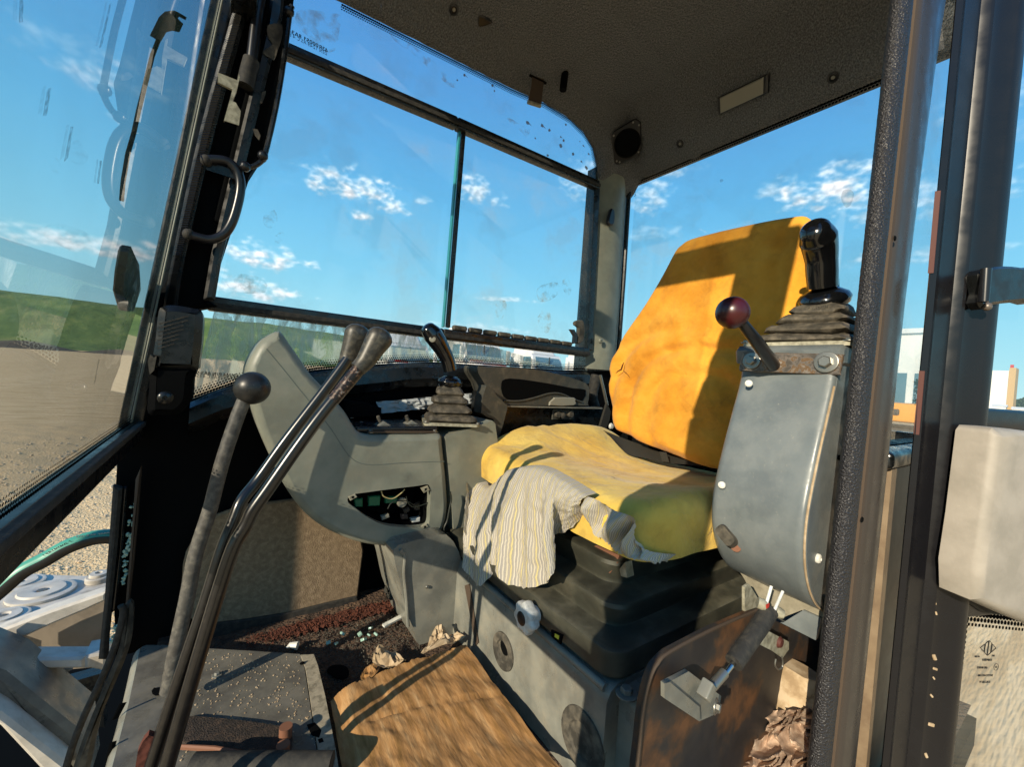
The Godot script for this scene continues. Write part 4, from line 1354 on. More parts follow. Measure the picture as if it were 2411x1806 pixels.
# ------------------------------------------------------------------ windscreen
func windshield() -> void:
	var o := thing("windscreen", "tinted upper windscreen in a black frame on the left", "windscreen", Vector3(-0.12, 0.44, -0.7))
	var x := func(y: float) -> float: return -0.15 + (y - 0.5) * 0.12
	var pane := [Vector3(x.call(0.48), 0.48, -1.165), Vector3(x.call(1.42), 1.42, -1.165), Vector3(x.call(1.42), 1.42, -0.19), Vector3(x.call(0.48), 0.48, -0.19)]
	var mb := MB.new()
	mb.sheet(pane)
	var g := part(o, "pane", mb, M["pane"])
	mb = MB.new()
	mb.sheet(moved(pane, Vector3(-0.004, 0, 0)))
	part(g, "tint", mb, M["tint_film"])
	frit(g, [Vector3(x.call(0.492) + 0.002, 0.497, -0.2), Vector3(x.call(0.492) + 0.002, 0.497, -1.16)], Vector3(0.16, 1, 0).normalized(), 0.0058, 4)
	for q in [[Vector3(-0.1072, 0.8485, -0.375), Vector3(-0.1069, 0.8509, -0.3781), Vector3(-0.1081, 0.8407, -0.3828), Vector3(-0.1084, 0.8381, -0.3797)], [Vector3(-0.1097, 0.8276, -0.4353), Vector3(-0.1093, 0.8306, -0.4397), Vector3(-0.1116, 0.8115, -0.4426), Vector3(-0.1119, 0.8091, -0.4379)], [Vector3(-0.1099, 0.8259, -0.4904), Vector3(-0.1096, 0.8281, -0.495), Vector3(-0.1126, 0.8034, -0.4986), Vector3(-0.1132, 0.7981, -0.4934)], [Vector3(-0.0954, 0.9464, -0.5127), Vector3(-0.095, 0.9503, -0.5161), Vector3(-0.0997, 0.9111, -0.5169), Vector3(-0.1002, 0.9069, -0.5125)], [Vector3(-0.109, 0.8336, -0.581), Vector3(-0.1087, 0.8354, -0.5856), Vector3(-0.1113, 0.8139, -0.5922), Vector3(-0.1115, 0.8122, -0.5875)], [Vector3(-0.1329, 0.6341, -0.7519), Vector3(-0.1329, 0.634, -0.7568), Vector3(-0.1368, 0.6012, -0.7604), Vector3(-0.1368, 0.6014, -0.7563)]]:
		mb = MB.new()
		mb.slab(q, Vector3(0.0004, 0, 0))
		part(g, "dirt_streak", mb, M["streak"])
	# frame: bottom bar, far upright with its ribbed rubber
	mb = MB.new()
	bar(mb, Vector3(-0.152, 0.472, -1.19), Vector3(-0.152, 0.472, -0.16), 0.034, 0.040, Vector3.UP, 0.008)
	part(o, "bottom_bar", mb, M["door_metal"])
	mb = MB.new()
	bar(mb, Vector3(-0.134, 0.494, -1.17), Vector3(-0.134, 0.494, -0.16), 0.012, 0.012, Vector3.UP, 0.003)
	part(o, "glazing_bead", mb, M["rubber"])
	mb = MB.new()
	bar(mb, Vector3(x.call(0.46), 0.46, -1.178), Vector3(x.call(1.5), 1.5, -1.178), 0.04, 0.046, Vector3.BACK, 0.007)
	part(o, "upright", mb, M["black_paint"])
	mb = MB.new()
	var rows := []
	var sl := curve([Vector3(-0.109, 0.7132, -1.125), Vector3(-0.1066, 0.7422, -1.125), Vector3(-0.0963, 0.8494, -1.125), Vector3(-0.0625, 1.1254, -1.125), Vector3(-0.0143, 1.4191, -1.125), Vector3(-0.0018, 1.509, -1.125)], 4)
	var sr := curve([Vector3(-0.0893, 0.7158, -1.125), Vector3(-0.0843, 0.7456, -1.125), Vector3(-0.075, 0.8542, -1.125), Vector3(-0.0364, 1.1357, -1.125), Vector3(0.0133, 1.4347, -1.125), Vector3(0.0262, 1.5262, -1.125)], 4)
	for i in 560:
		var f := i / 560.0 * (sl.size() - 1)
		var k := int(f)
		var a: Vector3 = sl[k].lerp(sl[k + 1], f - k)
		var c: Vector3 = sr[k].lerp(sr[k + 1], f - k)
		var h := 0.0013 * (i % 2)
		rows.append([a + Vector3(0, 0, -0.03), a + Vector3(0, 0, h * 0.4), a.lerp(c, 0.25) + Vector3(0, 0, 0.006 + h), a.lerp(c, 0.7) + Vector3(0, 0, 0.006 + h), c + Vector3(0, 0, h * 0.3), c + Vector3(0, 0, -0.03)])
	mb.grid(rows)
	part(o, "ribbed_seal", mb, M["black_paint"], 20.0)
	mb = MB.new()
	bar(mb, Vector3(x.call(0.5) + 0.003, 0.5, -1.132), Vector3(x.call(1.5) + 0.003, 1.5, -1.132), 0.004, 0.006, Vector3.BACK, 0.002)
	part(o, "glass_edge", mb, M["pillar_trim"])
	# latch bracket on the upright
	mb = MB.new()
	mb.slab([Vector3(-0.0365, 1.2315, -1.085), Vector3(-0.0032, 1.2309, -1.085), Vector3(-0.0012, 1.2448, -1.085), Vector3(0.0007, 1.2392, -1.085), Vector3(-0.0035, 1.2083, -1.085), Vector3(-0.008, 1.1902, -1.085), Vector3(-0.0168, 1.1481, -1.085), Vector3(-0.0224, 1.1378, -1.085), Vector3(-0.0145, 1.1842, -1.085), Vector3(-0.0108, 1.2083, -1.085), Vector3(-0.0364, 1.212, -1.085)], Vector3(0, 0, -0.008), 0.001)
	var lb := part(o, "latch_bracket", mb, M["pale_steel"])
	mb = MB.new()
	mb.slab([Vector3(-0.0118, 1.1829, -1.08), Vector3(-0.0037, 1.1816, -1.08), Vector3(0.0057, 1.1678, -1.08), Vector3(0.0039, 1.1374, -1.08), Vector3(-0.0216, 1.1368, -1.08), Vector3(-0.017, 1.152, -1.08)], Vector3(0, 0, -0.003), 0.001)
	part(lb, "latch_flag", mb, M["pale_steel"])
	# grab handle
	var h := thing("grab_handle", "bent black steel grab handle on the front pillar", "handle", Vector3(-0.0429, 1.0548, -1.1))
	mb = MB.new()
	mb.tube(curve([Vector3(-0.0557, 1.0504, -1.1), Vector3(-0.0326, 1.06, -1.1), Vector3(-0.0112, 1.0627, -1.1), Vector3(0.006, 1.0488, -1.1), Vector3(0.0129, 1.0212, -1.1), Vector3(0.0105, 0.9839, -1.1), Vector3(0.0016, 0.9382, -1.1), Vector3(-0.012, 0.9083, -1.1), Vector3(-0.0328, 0.8924, -1.1), Vector3(-0.0536, 0.8915, -1.1), Vector3(-0.0677, 0.8937, -1.1)], 5), 0.0095, 14)
	part(h, "bar", mb, M["grip_dull"])
	mb = MB.new()
	mb.slab([Vector3(-0.0509, 1.0568, -1.104), Vector3(0.0089, 1.0479, -1.104), Vector3(0.0069, 1.0323, -1.104), Vector3(-0.0473, 1.0356, -1.104)], Vector3(0, 0, -0.005), 0.0)
	part(h, "gusset", mb, M["black_paint"])
	for q in [Vector3(-0.048, 1.053, -1.1), Vector3(-0.0703, 0.8943, -1.1)]:
		mb = MB.new()
		mb.ball(q, 0.0115, 12)
		part(h, "weld", mb, M["rubber"])
	# wiper motor inside, wiper arm outside
	var w := thing("wiper_motor", "dark plastic wiper motor housing at the windscreen corner", "wiper motor", Vector3(-0.0773, 0.5299, -1))
	mb = MB.new()
	mb.slab(curve([Vector3(-0.1019, 0.7224, -1), Vector3(-0.0948, 0.7334, -1), Vector3(-0.0795, 0.7377, -1), Vector3(-0.0497, 0.7359, -1), Vector3(-0.0372, 0.7304, -1), Vector3(-0.0356, 0.6847, -1), Vector3(-0.0381, 0.6341, -1), Vector3(-0.0439, 0.6174, -1), Vector3(-0.1007, 0.6165, -1), Vector3(-0.1066, 0.6288, -1), Vector3(-0.1041, 0.6714, -1)], 3, true), Vector3(0, 0, -0.11), 0.012, true)
	var c := part(w, "motor_cover", mb, M["black_paint"])
	for i in 7:
		for j in (7 - i / 2):
			mb = MB.new()
			var p: Vector3 = Vector3(-0.0965, 0.7005, -0.9985).lerp(Vector3(-0.0604, 0.7182, -0.9985), j / 6.0) + Vector3(0.0, -0.0075 * i, 0)
			mb.box(Transform3D(Basis(Vector3.BACK, 0.3), p), Vector3(0.0062, 0.0022, 0.0022))
			part(c, "vent_slot", mb, M["rubber"])
	mb = MB.new()
	mb.slab(curve([Vector3(-0.1071, 0.6259, -1.005), Vector3(-0.0795, 0.6236, -1.005), Vector3(-0.0431, 0.6247, -1.005), Vector3(-0.0458, 0.6008, -1.005), Vector3(-0.0469, 0.5621, -1.005), Vector3(-0.0543, 0.5442, -1.005), Vector3(-0.0687, 0.5308, -1.005), Vector3(-0.0911, 0.5298, -1.005), Vector3(-0.1097, 0.5335, -1.005), Vector3(-0.1099, 0.5747, -1.005)], 3, true), Vector3(0, 0, -0.10), 0.012, true)
	part(w, "gear_case", mb, M["black_clean"])
	mb = MB.new()
	mb.slab([Vector3(-0.1038, 0.6375, -1), Vector3(-0.1, 0.6407, -1), Vector3(-0.1028, 0.6136, -1), Vector3(-0.1085, 0.6061, -1), Vector3(-0.112, 0.6284, -1), Vector3(-0.1094, 0.6427, -1)], Vector3(0, 0, -0.06), 0.004)
	part(w, "mount", mb, M["worn_rubber"])
	screw(w, Vector3(-0.0835, 0.5653, -0.99), Vector3(0, 0, 1), 0.012, M["black_paint"])
	w = thing("windscreen_wiper", "bare black wiper arm with a hooked tip outside the windscreen", "wiper", Vector3(-0.1507, 0.7456, -1.133))
	mb = MB.new()
	mb.tube([Vector3(-0.1047, 1.1289, -0.8653), Vector3(-0.109, 1.0936, -0.8507), Vector3(-0.1151, 1.0424, -0.8461), Vector3(-0.12, 1.0021, -0.8424), Vector3(-0.1239, 0.9693, -0.8434), Vector3(-0.1282, 0.9332, -0.8361), Vector3(-0.1329, 0.8942, -0.8444), Vector3(-0.1357, 0.8705, -0.8585)], 0.0028, 8)
	part(w, "rod", mb, M["black_clean"])
	mb = MB.new()
	mb.slab([Vector3(-0.1063, 1.1159, -0.8417), Vector3(-0.1039, 1.136, -0.8821), Vector3(-0.1004, 1.1654, -0.9029), Vector3(-0.0969, 1.1944, -0.942), Vector3(-0.0928, 1.2283, -0.9967), Vector3(-0.0895, 1.2557, -1.013), Vector3(-0.0926, 1.23, -0.9613), Vector3(-0.0914, 1.2397, -0.969), Vector3(-0.0876, 1.2718, -1.0253), Vector3(-0.0866, 1.2802, -1.0294), Vector3(-0.0921, 1.2345, -0.9509), Vector3(-0.0971, 1.193, -0.8954), Vector3(-0.1003, 1.1659, -0.8698)], Vector3(-0.006, 0, 0), 0.001)
	part(w, "hook", mb, M["black_clean"])
	mb = MB.new()
	mb.slab([Vector3(-0.1408, 0.8281, -0.9846), Vector3(-0.1425, 0.8146, -1.0912), Vector3(-0.1472, 0.7749, -1.1618), Vector3(-0.153, 0.727, -1.1379), Vector3(-0.1536, 0.7216, -1.0775), Vector3(-0.1504, 0.7483, -1.0036), Vector3(-0.1467, 0.779, -0.9864), Vector3(-0.1423, 0.8156, -0.9774)], Vector3(-0.014, 0, 0), 0.003)
	part(w, "arm_base", mb, M["black_paint"])
	# what is left of the lower windscreen: seals with crumbs of glass
	o = thing("lower_windscreen_seal", "rubber seal of the missing lower windscreen with green glass crumbs", "seal", Vector3(-0.16, 0.0, -1.18))
	mb = MB.new()
	mb.slab([Vector3(-0.175, 0.3647, -1.185), Vector3(-0.1603, 0.3567, -1.185), Vector3(-0.1635, 0.2213, -1.185), Vector3(-0.1697, 0.0399, -1.185), Vector3(-0.1697, -0.0041, -1.185), Vector3(-0.1832, 0.001, -1.185), Vector3(-0.1788, 0.122, -1.185), Vector3(-0.1764, 0.2565, -1.185)], Vector3(0, 0, 0.02), 0.005)
	part(o, "foam_strip", mb, M["rubber"])
	mb = MB.new()
	mb.slab([Vector3(-0.1587, 0.3599, -1.185), Vector3(-0.1523, 0.3593, -1.185), Vector3(-0.1549, 0.2197, -1.185), Vector3(-0.1611, 0.0975, -1.185), Vector3(-0.1669, 0.0924, -1.185), Vector3(-0.1622, 0.2211, -1.185)], Vector3(0, 0, 0.016), 0.004)
	part(o, "inner_lip", mb, M["black_paint"])
	mb = MB.new()
	mb.slab([Vector3(-0.1395, 0.3761, -1.18), Vector3(-0.1318, 0.4022, -1.18), Vector3(-0.1332, 0.2816, -1.18), Vector3(-0.1358, 0.1912, -1.18), Vector3(-0.1398, 0.1063, -1.18), Vector3(-0.1448, 0.1058, -1.18), Vector3(-0.1424, 0.2026, -1.18)], Vector3(0, 0, 0.02), 0.004)
	part(o, "brown_edge", mb, M["lip_brown"])
	mb = MB.new()
	mb.slab(curve([Vector3(-0.1442, 0.1131, -1.165), Vector3(-0.1314, 0.1131, -1.165), Vector3(-0.13, 0.0525, -1.165), Vector3(-0.1363, 0.0075, -1.165), Vector3(-0.1524, -0.0469, -1.165), Vector3(-0.1732, -0.1214, -1.165), Vector3(-0.1886, -0.2356, -1.165), Vector3(-0.2125, -0.2302, -1.165), Vector3(-0.1955, -0.1413, -1.165), Vector3(-0.171, -0.0566, -1.165), Vector3(-0.1523, 0.0127, -1.165), Vector3(-0.1451, 0.0636, -1.165)], 3, true), Vector3(0, 0, 0.022), 0.007)
	part(o, "bottom_seal", mb, M["worn_rubber"])
	mb = MB.new()
	mb.tube(curve([Vector3(-0.1513, 0.115, -1.14), Vector3(-0.1455, 0.116, -1.14), Vector3(-0.1456, 0.0902, -1.14), Vector3(-0.1552, 0.0348, -1.14), Vector3(-0.1724, -0.0267, -1.14), Vector3(-0.1927, -0.0857, -1.14), Vector3(-0.2082, -0.142, -1.14), Vector3(-0.2191, -0.1995, -1.14)], 4), 0.006, 10)
	part(o, "seal_bead", mb, M["rubber"])
	for i in 70:
		var t := pow(rng.randf(), 0.8)
		var p: Vector3
		if i < 56:
			p = Vector3(-0.1409, 0.3252, -1.172).lerp(Vector3(-0.1514, 0.148, -1.172), t)
		else:
			p = Vector3(-0.1551, 0.0724, -1.16).lerp(Vector3(-0.1618, 0.0318, -1.16), t)
		p += Vector3(rng.randf_range(-0.005, 0.005), rng.randf_range(-0.002, 0.002), 0)
		mb = MB.new()
		mb.box(Transform3D(Basis.from_euler(Vector3(rng.randf() * 3, rng.randf() * 3, rng.randf() * 3)), p), Vector3(0.006, 0.005, 0.006) * rng.randf_range(0.6, 1.2), 0.001)
		part(o, "glass_crumb", mb, M["crumb_glass"])

# ------------------------------------------------------------------ right-hand console with its joystick
func console_right() -> void:
	var o := thing("right_console", "grey moulded far console with an open switch bay and exposed wiring", "console", Vector3(0.3, 0.2, -1.0))
	var raw: Array = [Vector3(0.0907, 0.7067, -0.95), Vector3(0.1105, 0.6818, -0.95), Vector3(0.131, 0.6535, -0.95), Vector3(0.1521, 0.6239, -0.95), Vector3(0.1831, 0.5914, -0.95), Vector3(0.2154, 0.5575, -0.95), Vector3(0.231, 0.5374, -0.95), Vector3(0.2445, 0.5156, -0.95), Vector3(0.2579, 0.5, -0.95), Vector3(0.2811, 0.494, -0.95), Vector3(0.3483, 0.4924, -0.95), Vector3(0.418, 0.4914, -0.95), Vector3(0.4582, 0.4916, -0.95), Vector3(0.467, 0.46, -0.95), Vector3(0.4845, 0.3632, -0.95), Vector3(0.4923, 0.2932, -0.95), Vector3(0.4806, 0.24, -0.95), Vector3(0.4519, 0.2328, -0.95), Vector3(0.4223, 0.2342, -0.95), Vector3(0.3756, 0.2263, -0.95), Vector3(0.3296, 0.2278, -0.95), Vector3(0.2758, 0.2448, -0.95), Vector3(0.2295, 0.2694, -0.95), Vector3(0.1854, 0.3007, -0.95), Vector3(0.1474, 0.3414, -0.95), Vector3(0.1148, 0.3932, -0.95), Vector3(0.0916, 0.4421, -0.95), Vector3(0.0644, 0.5079, -0.95), Vector3(0.0505, 0.5534, -0.95), Vector3(0.0437, 0.5982, -0.95), Vector3(0.0382, 0.6082, -0.95), Vector3(0.0382, 0.6282, -0.95), Vector3(0.0446, 0.6521, -0.95), Vector3(0.0566, 0.679, -0.95), Vector3(0.0713, 0.6953, -0.95)]
	var out := []
	for i in raw.size():
		out.append(raw[i])
	out = curve(out, 3, true)
	var hole: Array = curve([Vector3(0.2416, 0.3451, -0.95), Vector3(0.2456, 0.3602, -0.95), Vector3(0.2787, 0.363, -0.95), Vector3(0.3426, 0.3652, -0.95), Vector3(0.3999, 0.3664, -0.95), Vector3(0.4299, 0.367, -0.95), Vector3(0.4372, 0.3513, -0.95), Vector3(0.4393, 0.3047, -0.95), Vector3(0.4393, 0.2698, -0.95), Vector3(0.4251, 0.2626, -0.95), Vector3(0.3833, 0.2667, -0.95), Vector3(0.3261, 0.2819, -0.95), Vector3(0.2875, 0.3046, -0.95), Vector3(0.2606, 0.3272, -0.95)], 3, true)
	var flat := PackedVector2Array()
	var hf := PackedVector2Array()
	var all := PackedVector2Array()
	var b := 0.016
	var ins := []
	var n := out.size()
	for i in n:
		var e: Vector3 = (out[(i + 1) % n] - out[(i + n - 1) % n]).normalized()
		ins.append(out[i] + Vector3(e.y, -e.x, 0) * b)
	for p in ins:
		flat.append(Vector2(p.x, p.y))
	for p in hole:
		hf.append(Vector2(p.x, p.y))
	all = flat.duplicate()
	all.append_array(hf)
	for i in 26:
		for j in 26:
			var q := Vector2(0.04 + 0.02 * i, 0.2 + 0.022 * j)
			if Geometry2D.is_point_in_polygon(q, flat) and not Geometry2D.is_point_in_polygon(q, hf):
				var ok := true
				for p in all:
					if p.distance_to(q) < 0.008:
						ok = false
						break
				if ok:
					all.append(q)
	var mb := MB.new()
	var ix := Geometry2D.triangulate_delaunay(all)
	var z := func(p: Vector2) -> Vector3: return Vector3(p.x, p.y, -0.95)
	for i in range(0, ix.size(), 3):
		var c := (all[ix[i]] + all[ix[i + 1]] + all[ix[i + 2]]) / 3.0
		if Geometry2D.is_point_in_polygon(c, flat) and not Geometry2D.is_point_in_polygon(c, hf):
			mb.tri(z.call(all[ix[i]]), z.call(all[ix[i + 1]]), z.call(all[ix[i + 2]]))
	var rings := [ins]
	for k in [[0.7, 0.0014], [0.35, 0.006], [0.1, 0.011], [0.0, 0.018], [0.0, 0.17]]:
		var r := []
		for i in n:
			r.append(out[i].lerp(ins[i], k[0]) + Vector3(0, 0, -k[1]))
		rings.append(r)
	mb.grid(rings, true)
	mb.grid([hole, moved(hole, Vector3(0, 0, -0.006)), moved(hole, Vector3(0, 0, -0.02))], true)
	part(o, "moulding", mb, M["console"], 50.0)
	mb = MB.new()
	mb.grid([moved(hole, Vector3(0, 0, -0.02)), moved(hole, Vector3(0, 0, -0.11))], true)
	mb.fan(moved(hole, Vector3(0, 0, -0.11)))
	var bay := part(o, "switch_bay", mb, M["black_clean"])
	for q in [[Vector3(0.2649, 0.3381, -1), Vector3(0.2843, 0.3378, -1), Vector3(0.2856, 0.3173, -1), Vector3(0.2678, 0.3195, -1)], [Vector3(0.2978, 0.3411, -1), Vector3(0.3262, 0.3396, -1), Vector3(0.3259, 0.3155, -1), Vector3(0.2982, 0.3176, -1)], [Vector3(0.3379, 0.3338, -1), Vector3(0.3688, 0.3344, -1), Vector3(0.368, 0.317, -1), Vector3(0.3389, 0.3192, -1)]]:
		mb = MB.new()
		mb.slab(q, Vector3(0, 0, 0.012), 0.002)
		part(bay, "circuit_board", mb, M["circuit_green"])
	mb = MB.new()
	mb.lathe(Vector3(0.3793, 0.3186, -0.99), Vector3(0, 0, 1), [[0.0001, 0], [0.012, 0], [0.012, 0.008], [0.009, 0.009], [0.0001, 0.007]], 18)
	part(bay, "gauge", mb, M["lens_grey"])
	for q in [[Vector3(0.3281, 0.2918, -0.99), Vector3(0.3467, 0.295, -0.99), Vector3(0.3492, 0.287, -0.99), Vector3(0.3306, 0.282, -0.99)], [Vector3(0.3813, 0.3025, -0.985), Vector3(0.3949, 0.3066, -0.985), Vector3(0.3986, 0.3003, -0.985), Vector3(0.386, 0.2922, -0.985)], [Vector3(0.3781, 0.2889, -0.99), Vector3(0.394, 0.2888, -0.99), Vector3(0.3969, 0.2767, -0.99), Vector3(0.3809, 0.2769, -0.99)], [Vector3(0.407, 0.2721, -1), Vector3(0.4319, 0.2727, -1), Vector3(0.4327, 0.2605, -1), Vector3(0.412, 0.2595, -1)], [Vector3(0.4127, 0.3099, -1), Vector3(0.4291, 0.312, -1), Vector3(0.4305, 0.2918, -1), Vector3(0.416, 0.2916, -1)]]:
		mb = MB.new()
		mb.slab(q, Vector3(0, 0, 0.012), 0.002)
		part(bay, "connector", mb, M[["white_plastic", "copper", "grip_dull", "lens_grey", "black_paint"][rng.randi() % 5]])
	for q in [[curve([Vector3(0.318, 0.3593, -0.962), Vector3(0.3251, 0.3458, -0.962), Vector3(0.3459, 0.338, -0.962), Vector3(0.3642, 0.3472, -0.962), Vector3(0.375, 0.3574, -0.962)], 4), "wire_cream"], [curve([Vector3(0.3813, 0.3389, -0.965), Vector3(0.3863, 0.3232, -0.965), Vector3(0.403, 0.3097, -0.965), Vector3(0.4311, 0.314, -0.965), Vector3(0.4392, 0.317, -0.965)], 4), "wire_dark"], [curve([Vector3(0.3391, 0.3123, -0.97), Vector3(0.3494, 0.326, -0.97), Vector3(0.3841, 0.3258, -0.97), Vector3(0.4176, 0.3025, -0.97)], 4), "wire_dark"]]:
		mb = MB.new()
		mb.tube(q[0], 0.0014, 7)
		part(bay, "wire", mb, M[q[1]])
	for q in [[Vector3(0.2406, 0.3575, -0.953), Vector3(0.2551, 0.3629, -0.953), Vector3(0.2606, 0.3553, -0.953), Vector3(0.2461, 0.3482, -0.953)], [Vector3(0.4107, 0.3601, -0.953), Vector3(0.4286, 0.3641, -0.953), Vector3(0.4347, 0.3539, -0.953), Vector3(0.4196, 0.3477, -0.953)], [Vector3(0.4174, 0.2647, -0.953), Vector3(0.4312, 0.2703, -0.953), Vector3(0.438, 0.2616, -0.953), Vector3(0.4218, 0.259, -0.953)]]:
		mb = MB.new()
		mb.slab(q, Vector3(0, 0, 0.006), 0.001)
		var cl := part(o, "spring_clip", mb, M["pale_steel"])
		mb = MB.new()
		mb.lathe((q[0] + q[2]) * 0.5 + Vector3(0, 0, 0.006), Vector3(0, 0, 1), [[0.0001, 0.0005], [0.003, 0.0005], [0.0001, 0.001]], 10)
		part(cl, "clip_hole", mb, M["black_clean"])
	mb = MB.new()
	mb.tube(curve([Vector3(0.0688, 0.6689, -0.9504), Vector3(0.1009, 0.6302, -0.9504), Vector3(0.137, 0.5849, -0.9504), Vector3(0.17, 0.5445, -0.9504), Vector3(0.1997, 0.5048, -0.9504), Vector3(0.2231, 0.4689, -0.9504), Vector3(0.2415, 0.4451, -0.9504), Vector3(0.2623, 0.431, -0.9504), Vector3(0.2934, 0.4251, -0.9504), Vector3(0.3529, 0.4253, -0.9504), Vector3(0.4169, 0.4242, -0.9504), Vector3(0.4698, 0.4222, -0.9504)], 5), 0.0011, 6)
	part(o, "moulding_line", mb, M["console_edge"])
	# switch tray on the flat top
	mb = MB.new()
	mb.box(Transform3D(Basis(), Vector3(0.355, 0.503, -1.045)), Vector3(0.20, 0.012, 0.15), 0.003)
	var tray := part(o, "switch_tray", mb, M["door_metal"])
	mb = MB.new()
	bar(mb, Vector3(0.2806, 0.4985, -0.965), Vector3(0.4481, 0.4952, -0.965), 0.006, 0.005, Vector3.UP, 0.001)
	part(tray, "tray_edge", mb, M["lip_brown"])
	for q in [Vector3(0.2871, 0.5004, -0.97), Vector3(0.4472, 0.4988, -0.97), Vector3(0.4219, 0.515, -1.1), Vector3(0.2746, 0.5188, -1.1), Vector3(0.2896, 0.5082, -1.06)]:
		bolt(tray, q + Vector3(0, -0.004, 0), Vector3.UP, 0.006, M["zinc"])
	for i in 2:
		var p: Vector3 = [Vector3(0.3369, 0.503, -0.99), Vector3(0.4157, 0.5022, -1.01)][i]
		mb = MB.new()
		mb.slab([p + Vector3(-0.04, -0.012, 0), p + Vector3(0.04, -0.012, 0), p + Vector3(0.034, 0.002, 0), p + Vector3(0.008, 0.004, 0), p + Vector3(-0.012, 0.016, 0), p + Vector3(-0.034, 0.004, 0)], Vector3(0, 0, -0.03), 0.003, true)
		var sw := part(o, "rocker_switch", mb, M["steel_grey"])
		mb = MB.new()
		mb.box(Transform3D(Basis(Vector3.BACK, 0.35), p + Vector3(-0.022, 0.02, -0.015)), Vector3(0.009, 0.018, 0.010), 0.003)
		part(sw, "switch_tab", mb, M["worn_rubber"])
	mb = MB.new()
	mb.slab([Vector3(0.2523, 0.56, -1.12), Vector3(0.3107, 0.5533, -1.12), Vector3(0.3479, 0.5416, -1.12), Vector3(0.3495, 0.5166, -1.12), Vector3(0.2552, 0.5124, -1.12)], Vector3(0, 0, 0.03), 0.005)
	part(o, "dark_socket", mb, M["black_clean"])
	# side pod that carries the joystick
	mb = MB.new()
	mb.slab([Vector3(0.4718, 0.482, -0.958), Vector3(0.6101, 0.524, -0.958), Vector3(0.6197, 0.5163, -0.958), Vector3(0.6336, 0.4584, -0.958), Vector3(0.6199, 0.3309, -0.958), Vector3(0.5948, 0.0917, -0.958), Vector3(0.5547, 0.1132, -0.958), Vector3(0.5132, 0.2442, -0.958), Vector3(0.4938, 0.3603, -0.958)], Vector3(0, 0, -0.18), 0.006)
	part(o, "joystick_pod", mb, M["console"])
	mb = MB.new()
	mb.slab(curve([Vector3(0.3333, 0.2392, -0.9), Vector3(0.363, 0.2516, -0.9), Vector3(0.4156, 0.2553, -0.9), Vector3(0.4636, 0.2549, -0.9), Vector3(0.5009, 0.2065, -0.9), Vector3(0.5233, 0.1397, -0.9), Vector3(0.5529, 0.0454, -0.9), Vector3(0.5788, -0.0508, -0.9), Vector3(0.4273, -0.02, -0.9), Vector3(0.3959, 0.0433, -0.9), Vector3(0.3738, 0.0931, -0.9), Vector3(0.3542, 0.166, -0.9)], 2, true), Vector3(0, 0, -0.2), 0.018)
	part(o, "console_foot", mb, M["steel_grey"])
	mb = MB.new()
	mb.tube(curve([Vector3(0.3478, 0.2398, -0.896), Vector3(0.3598, 0.2234, -0.896), Vector3(0.3606, 0.1842, -0.896), Vector3(0.3701, 0.1248, -0.896), Vector3(0.3792, 0.0558, -0.896)], 4), 0.004, 8)
	part(o, "foot_ridge", mb, M["steel_grey"])
	for q in [Vector3(0.509, 0.1364, -0.897), Vector3(0.4207, 0.1376, -0.897)]:
		screw(o, q, Vector3(0, 0, 1), 0.004, M["zinc"])
	mb = MB.new()
	mb.tube(curve([Vector3(0.4869, 0.3463, -0.94), Vector3(0.4915, 0.3261, -0.94), Vector3(0.488, 0.3028, -0.94), Vector3(0.4838, 0.2729, -0.94), Vector3(0.4766, 0.2543, -0.94), Vector3(0.4805, 0.2301, -0.94)], 4), 0.0022, 7)
	mb.tube(curve([Vector3(0.4748, 0.2425, -0.93), Vector3(0.4717, 0.2274, -0.93), Vector3(0.4835, 0.2117, -0.93), Vector3(0.4916, 0.2181, -0.93), Vector3(0.488, 0.2364, -0.93), Vector3(0.481, 0.2454, -0.93), Vector3(0.474, 0.2426, -0.93)], 4), 0.0016, 7)
	var wire := part(o, "loose_wire", mb, M["wire_dark"])
	wire.set_meta("label", "loose dark green wire looped at the console seam")
	# joystick
	joystick("right_joystick", "black joystick with dusty square rubber boot on the far console", Vector3(0.5166, 0.513, -1.03), 0.068, [Vector3(0.5092, 0.6124, -1.03), Vector3(0.5099, 0.6335, -1.03)], [Vector3(0.5085, 0.6524, -1.03), Vector3(0.4996, 0.6791, -1.03), Vector3(0.4841, 0.7029, -1.03), Vector3(0.4666, 0.726, -1.03), Vector3(0.4498, 0.7446, -1.03), Vector3(0.4372, 0.7561, -1.03)], [0.017, 0.0172, 0.019, 0.022, 0.0235, 0.019], 4, Vector3(0.4419, 0.7309, -1.01), 0.35)
	# crumpled foil behind it
	var mp := MB.new()
	var rows := []
	for i in 12:
		var row := []
		for j in 40:
			var p: Vector3 = Vector3(0.3564, 0.5509, -1.165).lerp(Vector3(0.7083, 0.5919, -1.165), j / 39.0)
			var q: Vector3 = Vector3(0.3618, 0.5198, -1.155).lerp(Vector3(0.7051, 0.5576, -1.155), j / 39.0)
			var w := p.lerp(q, i / 11.0)
			row.append(w + Vector3(0, 0, 0.018 * nz.get_noise_2d(w.x * 22, w.y * 30) + 0.010 * nz.get_noise_2d(w.x * 70 + w.y * 50, w.y * 40)))
		rows.append(row)
	mp.grid(rows)
	single("crumpled_liner", mp, M["paper"], "crumpled silvery liner sheet behind the far joystick", "liner", "", 25.0)

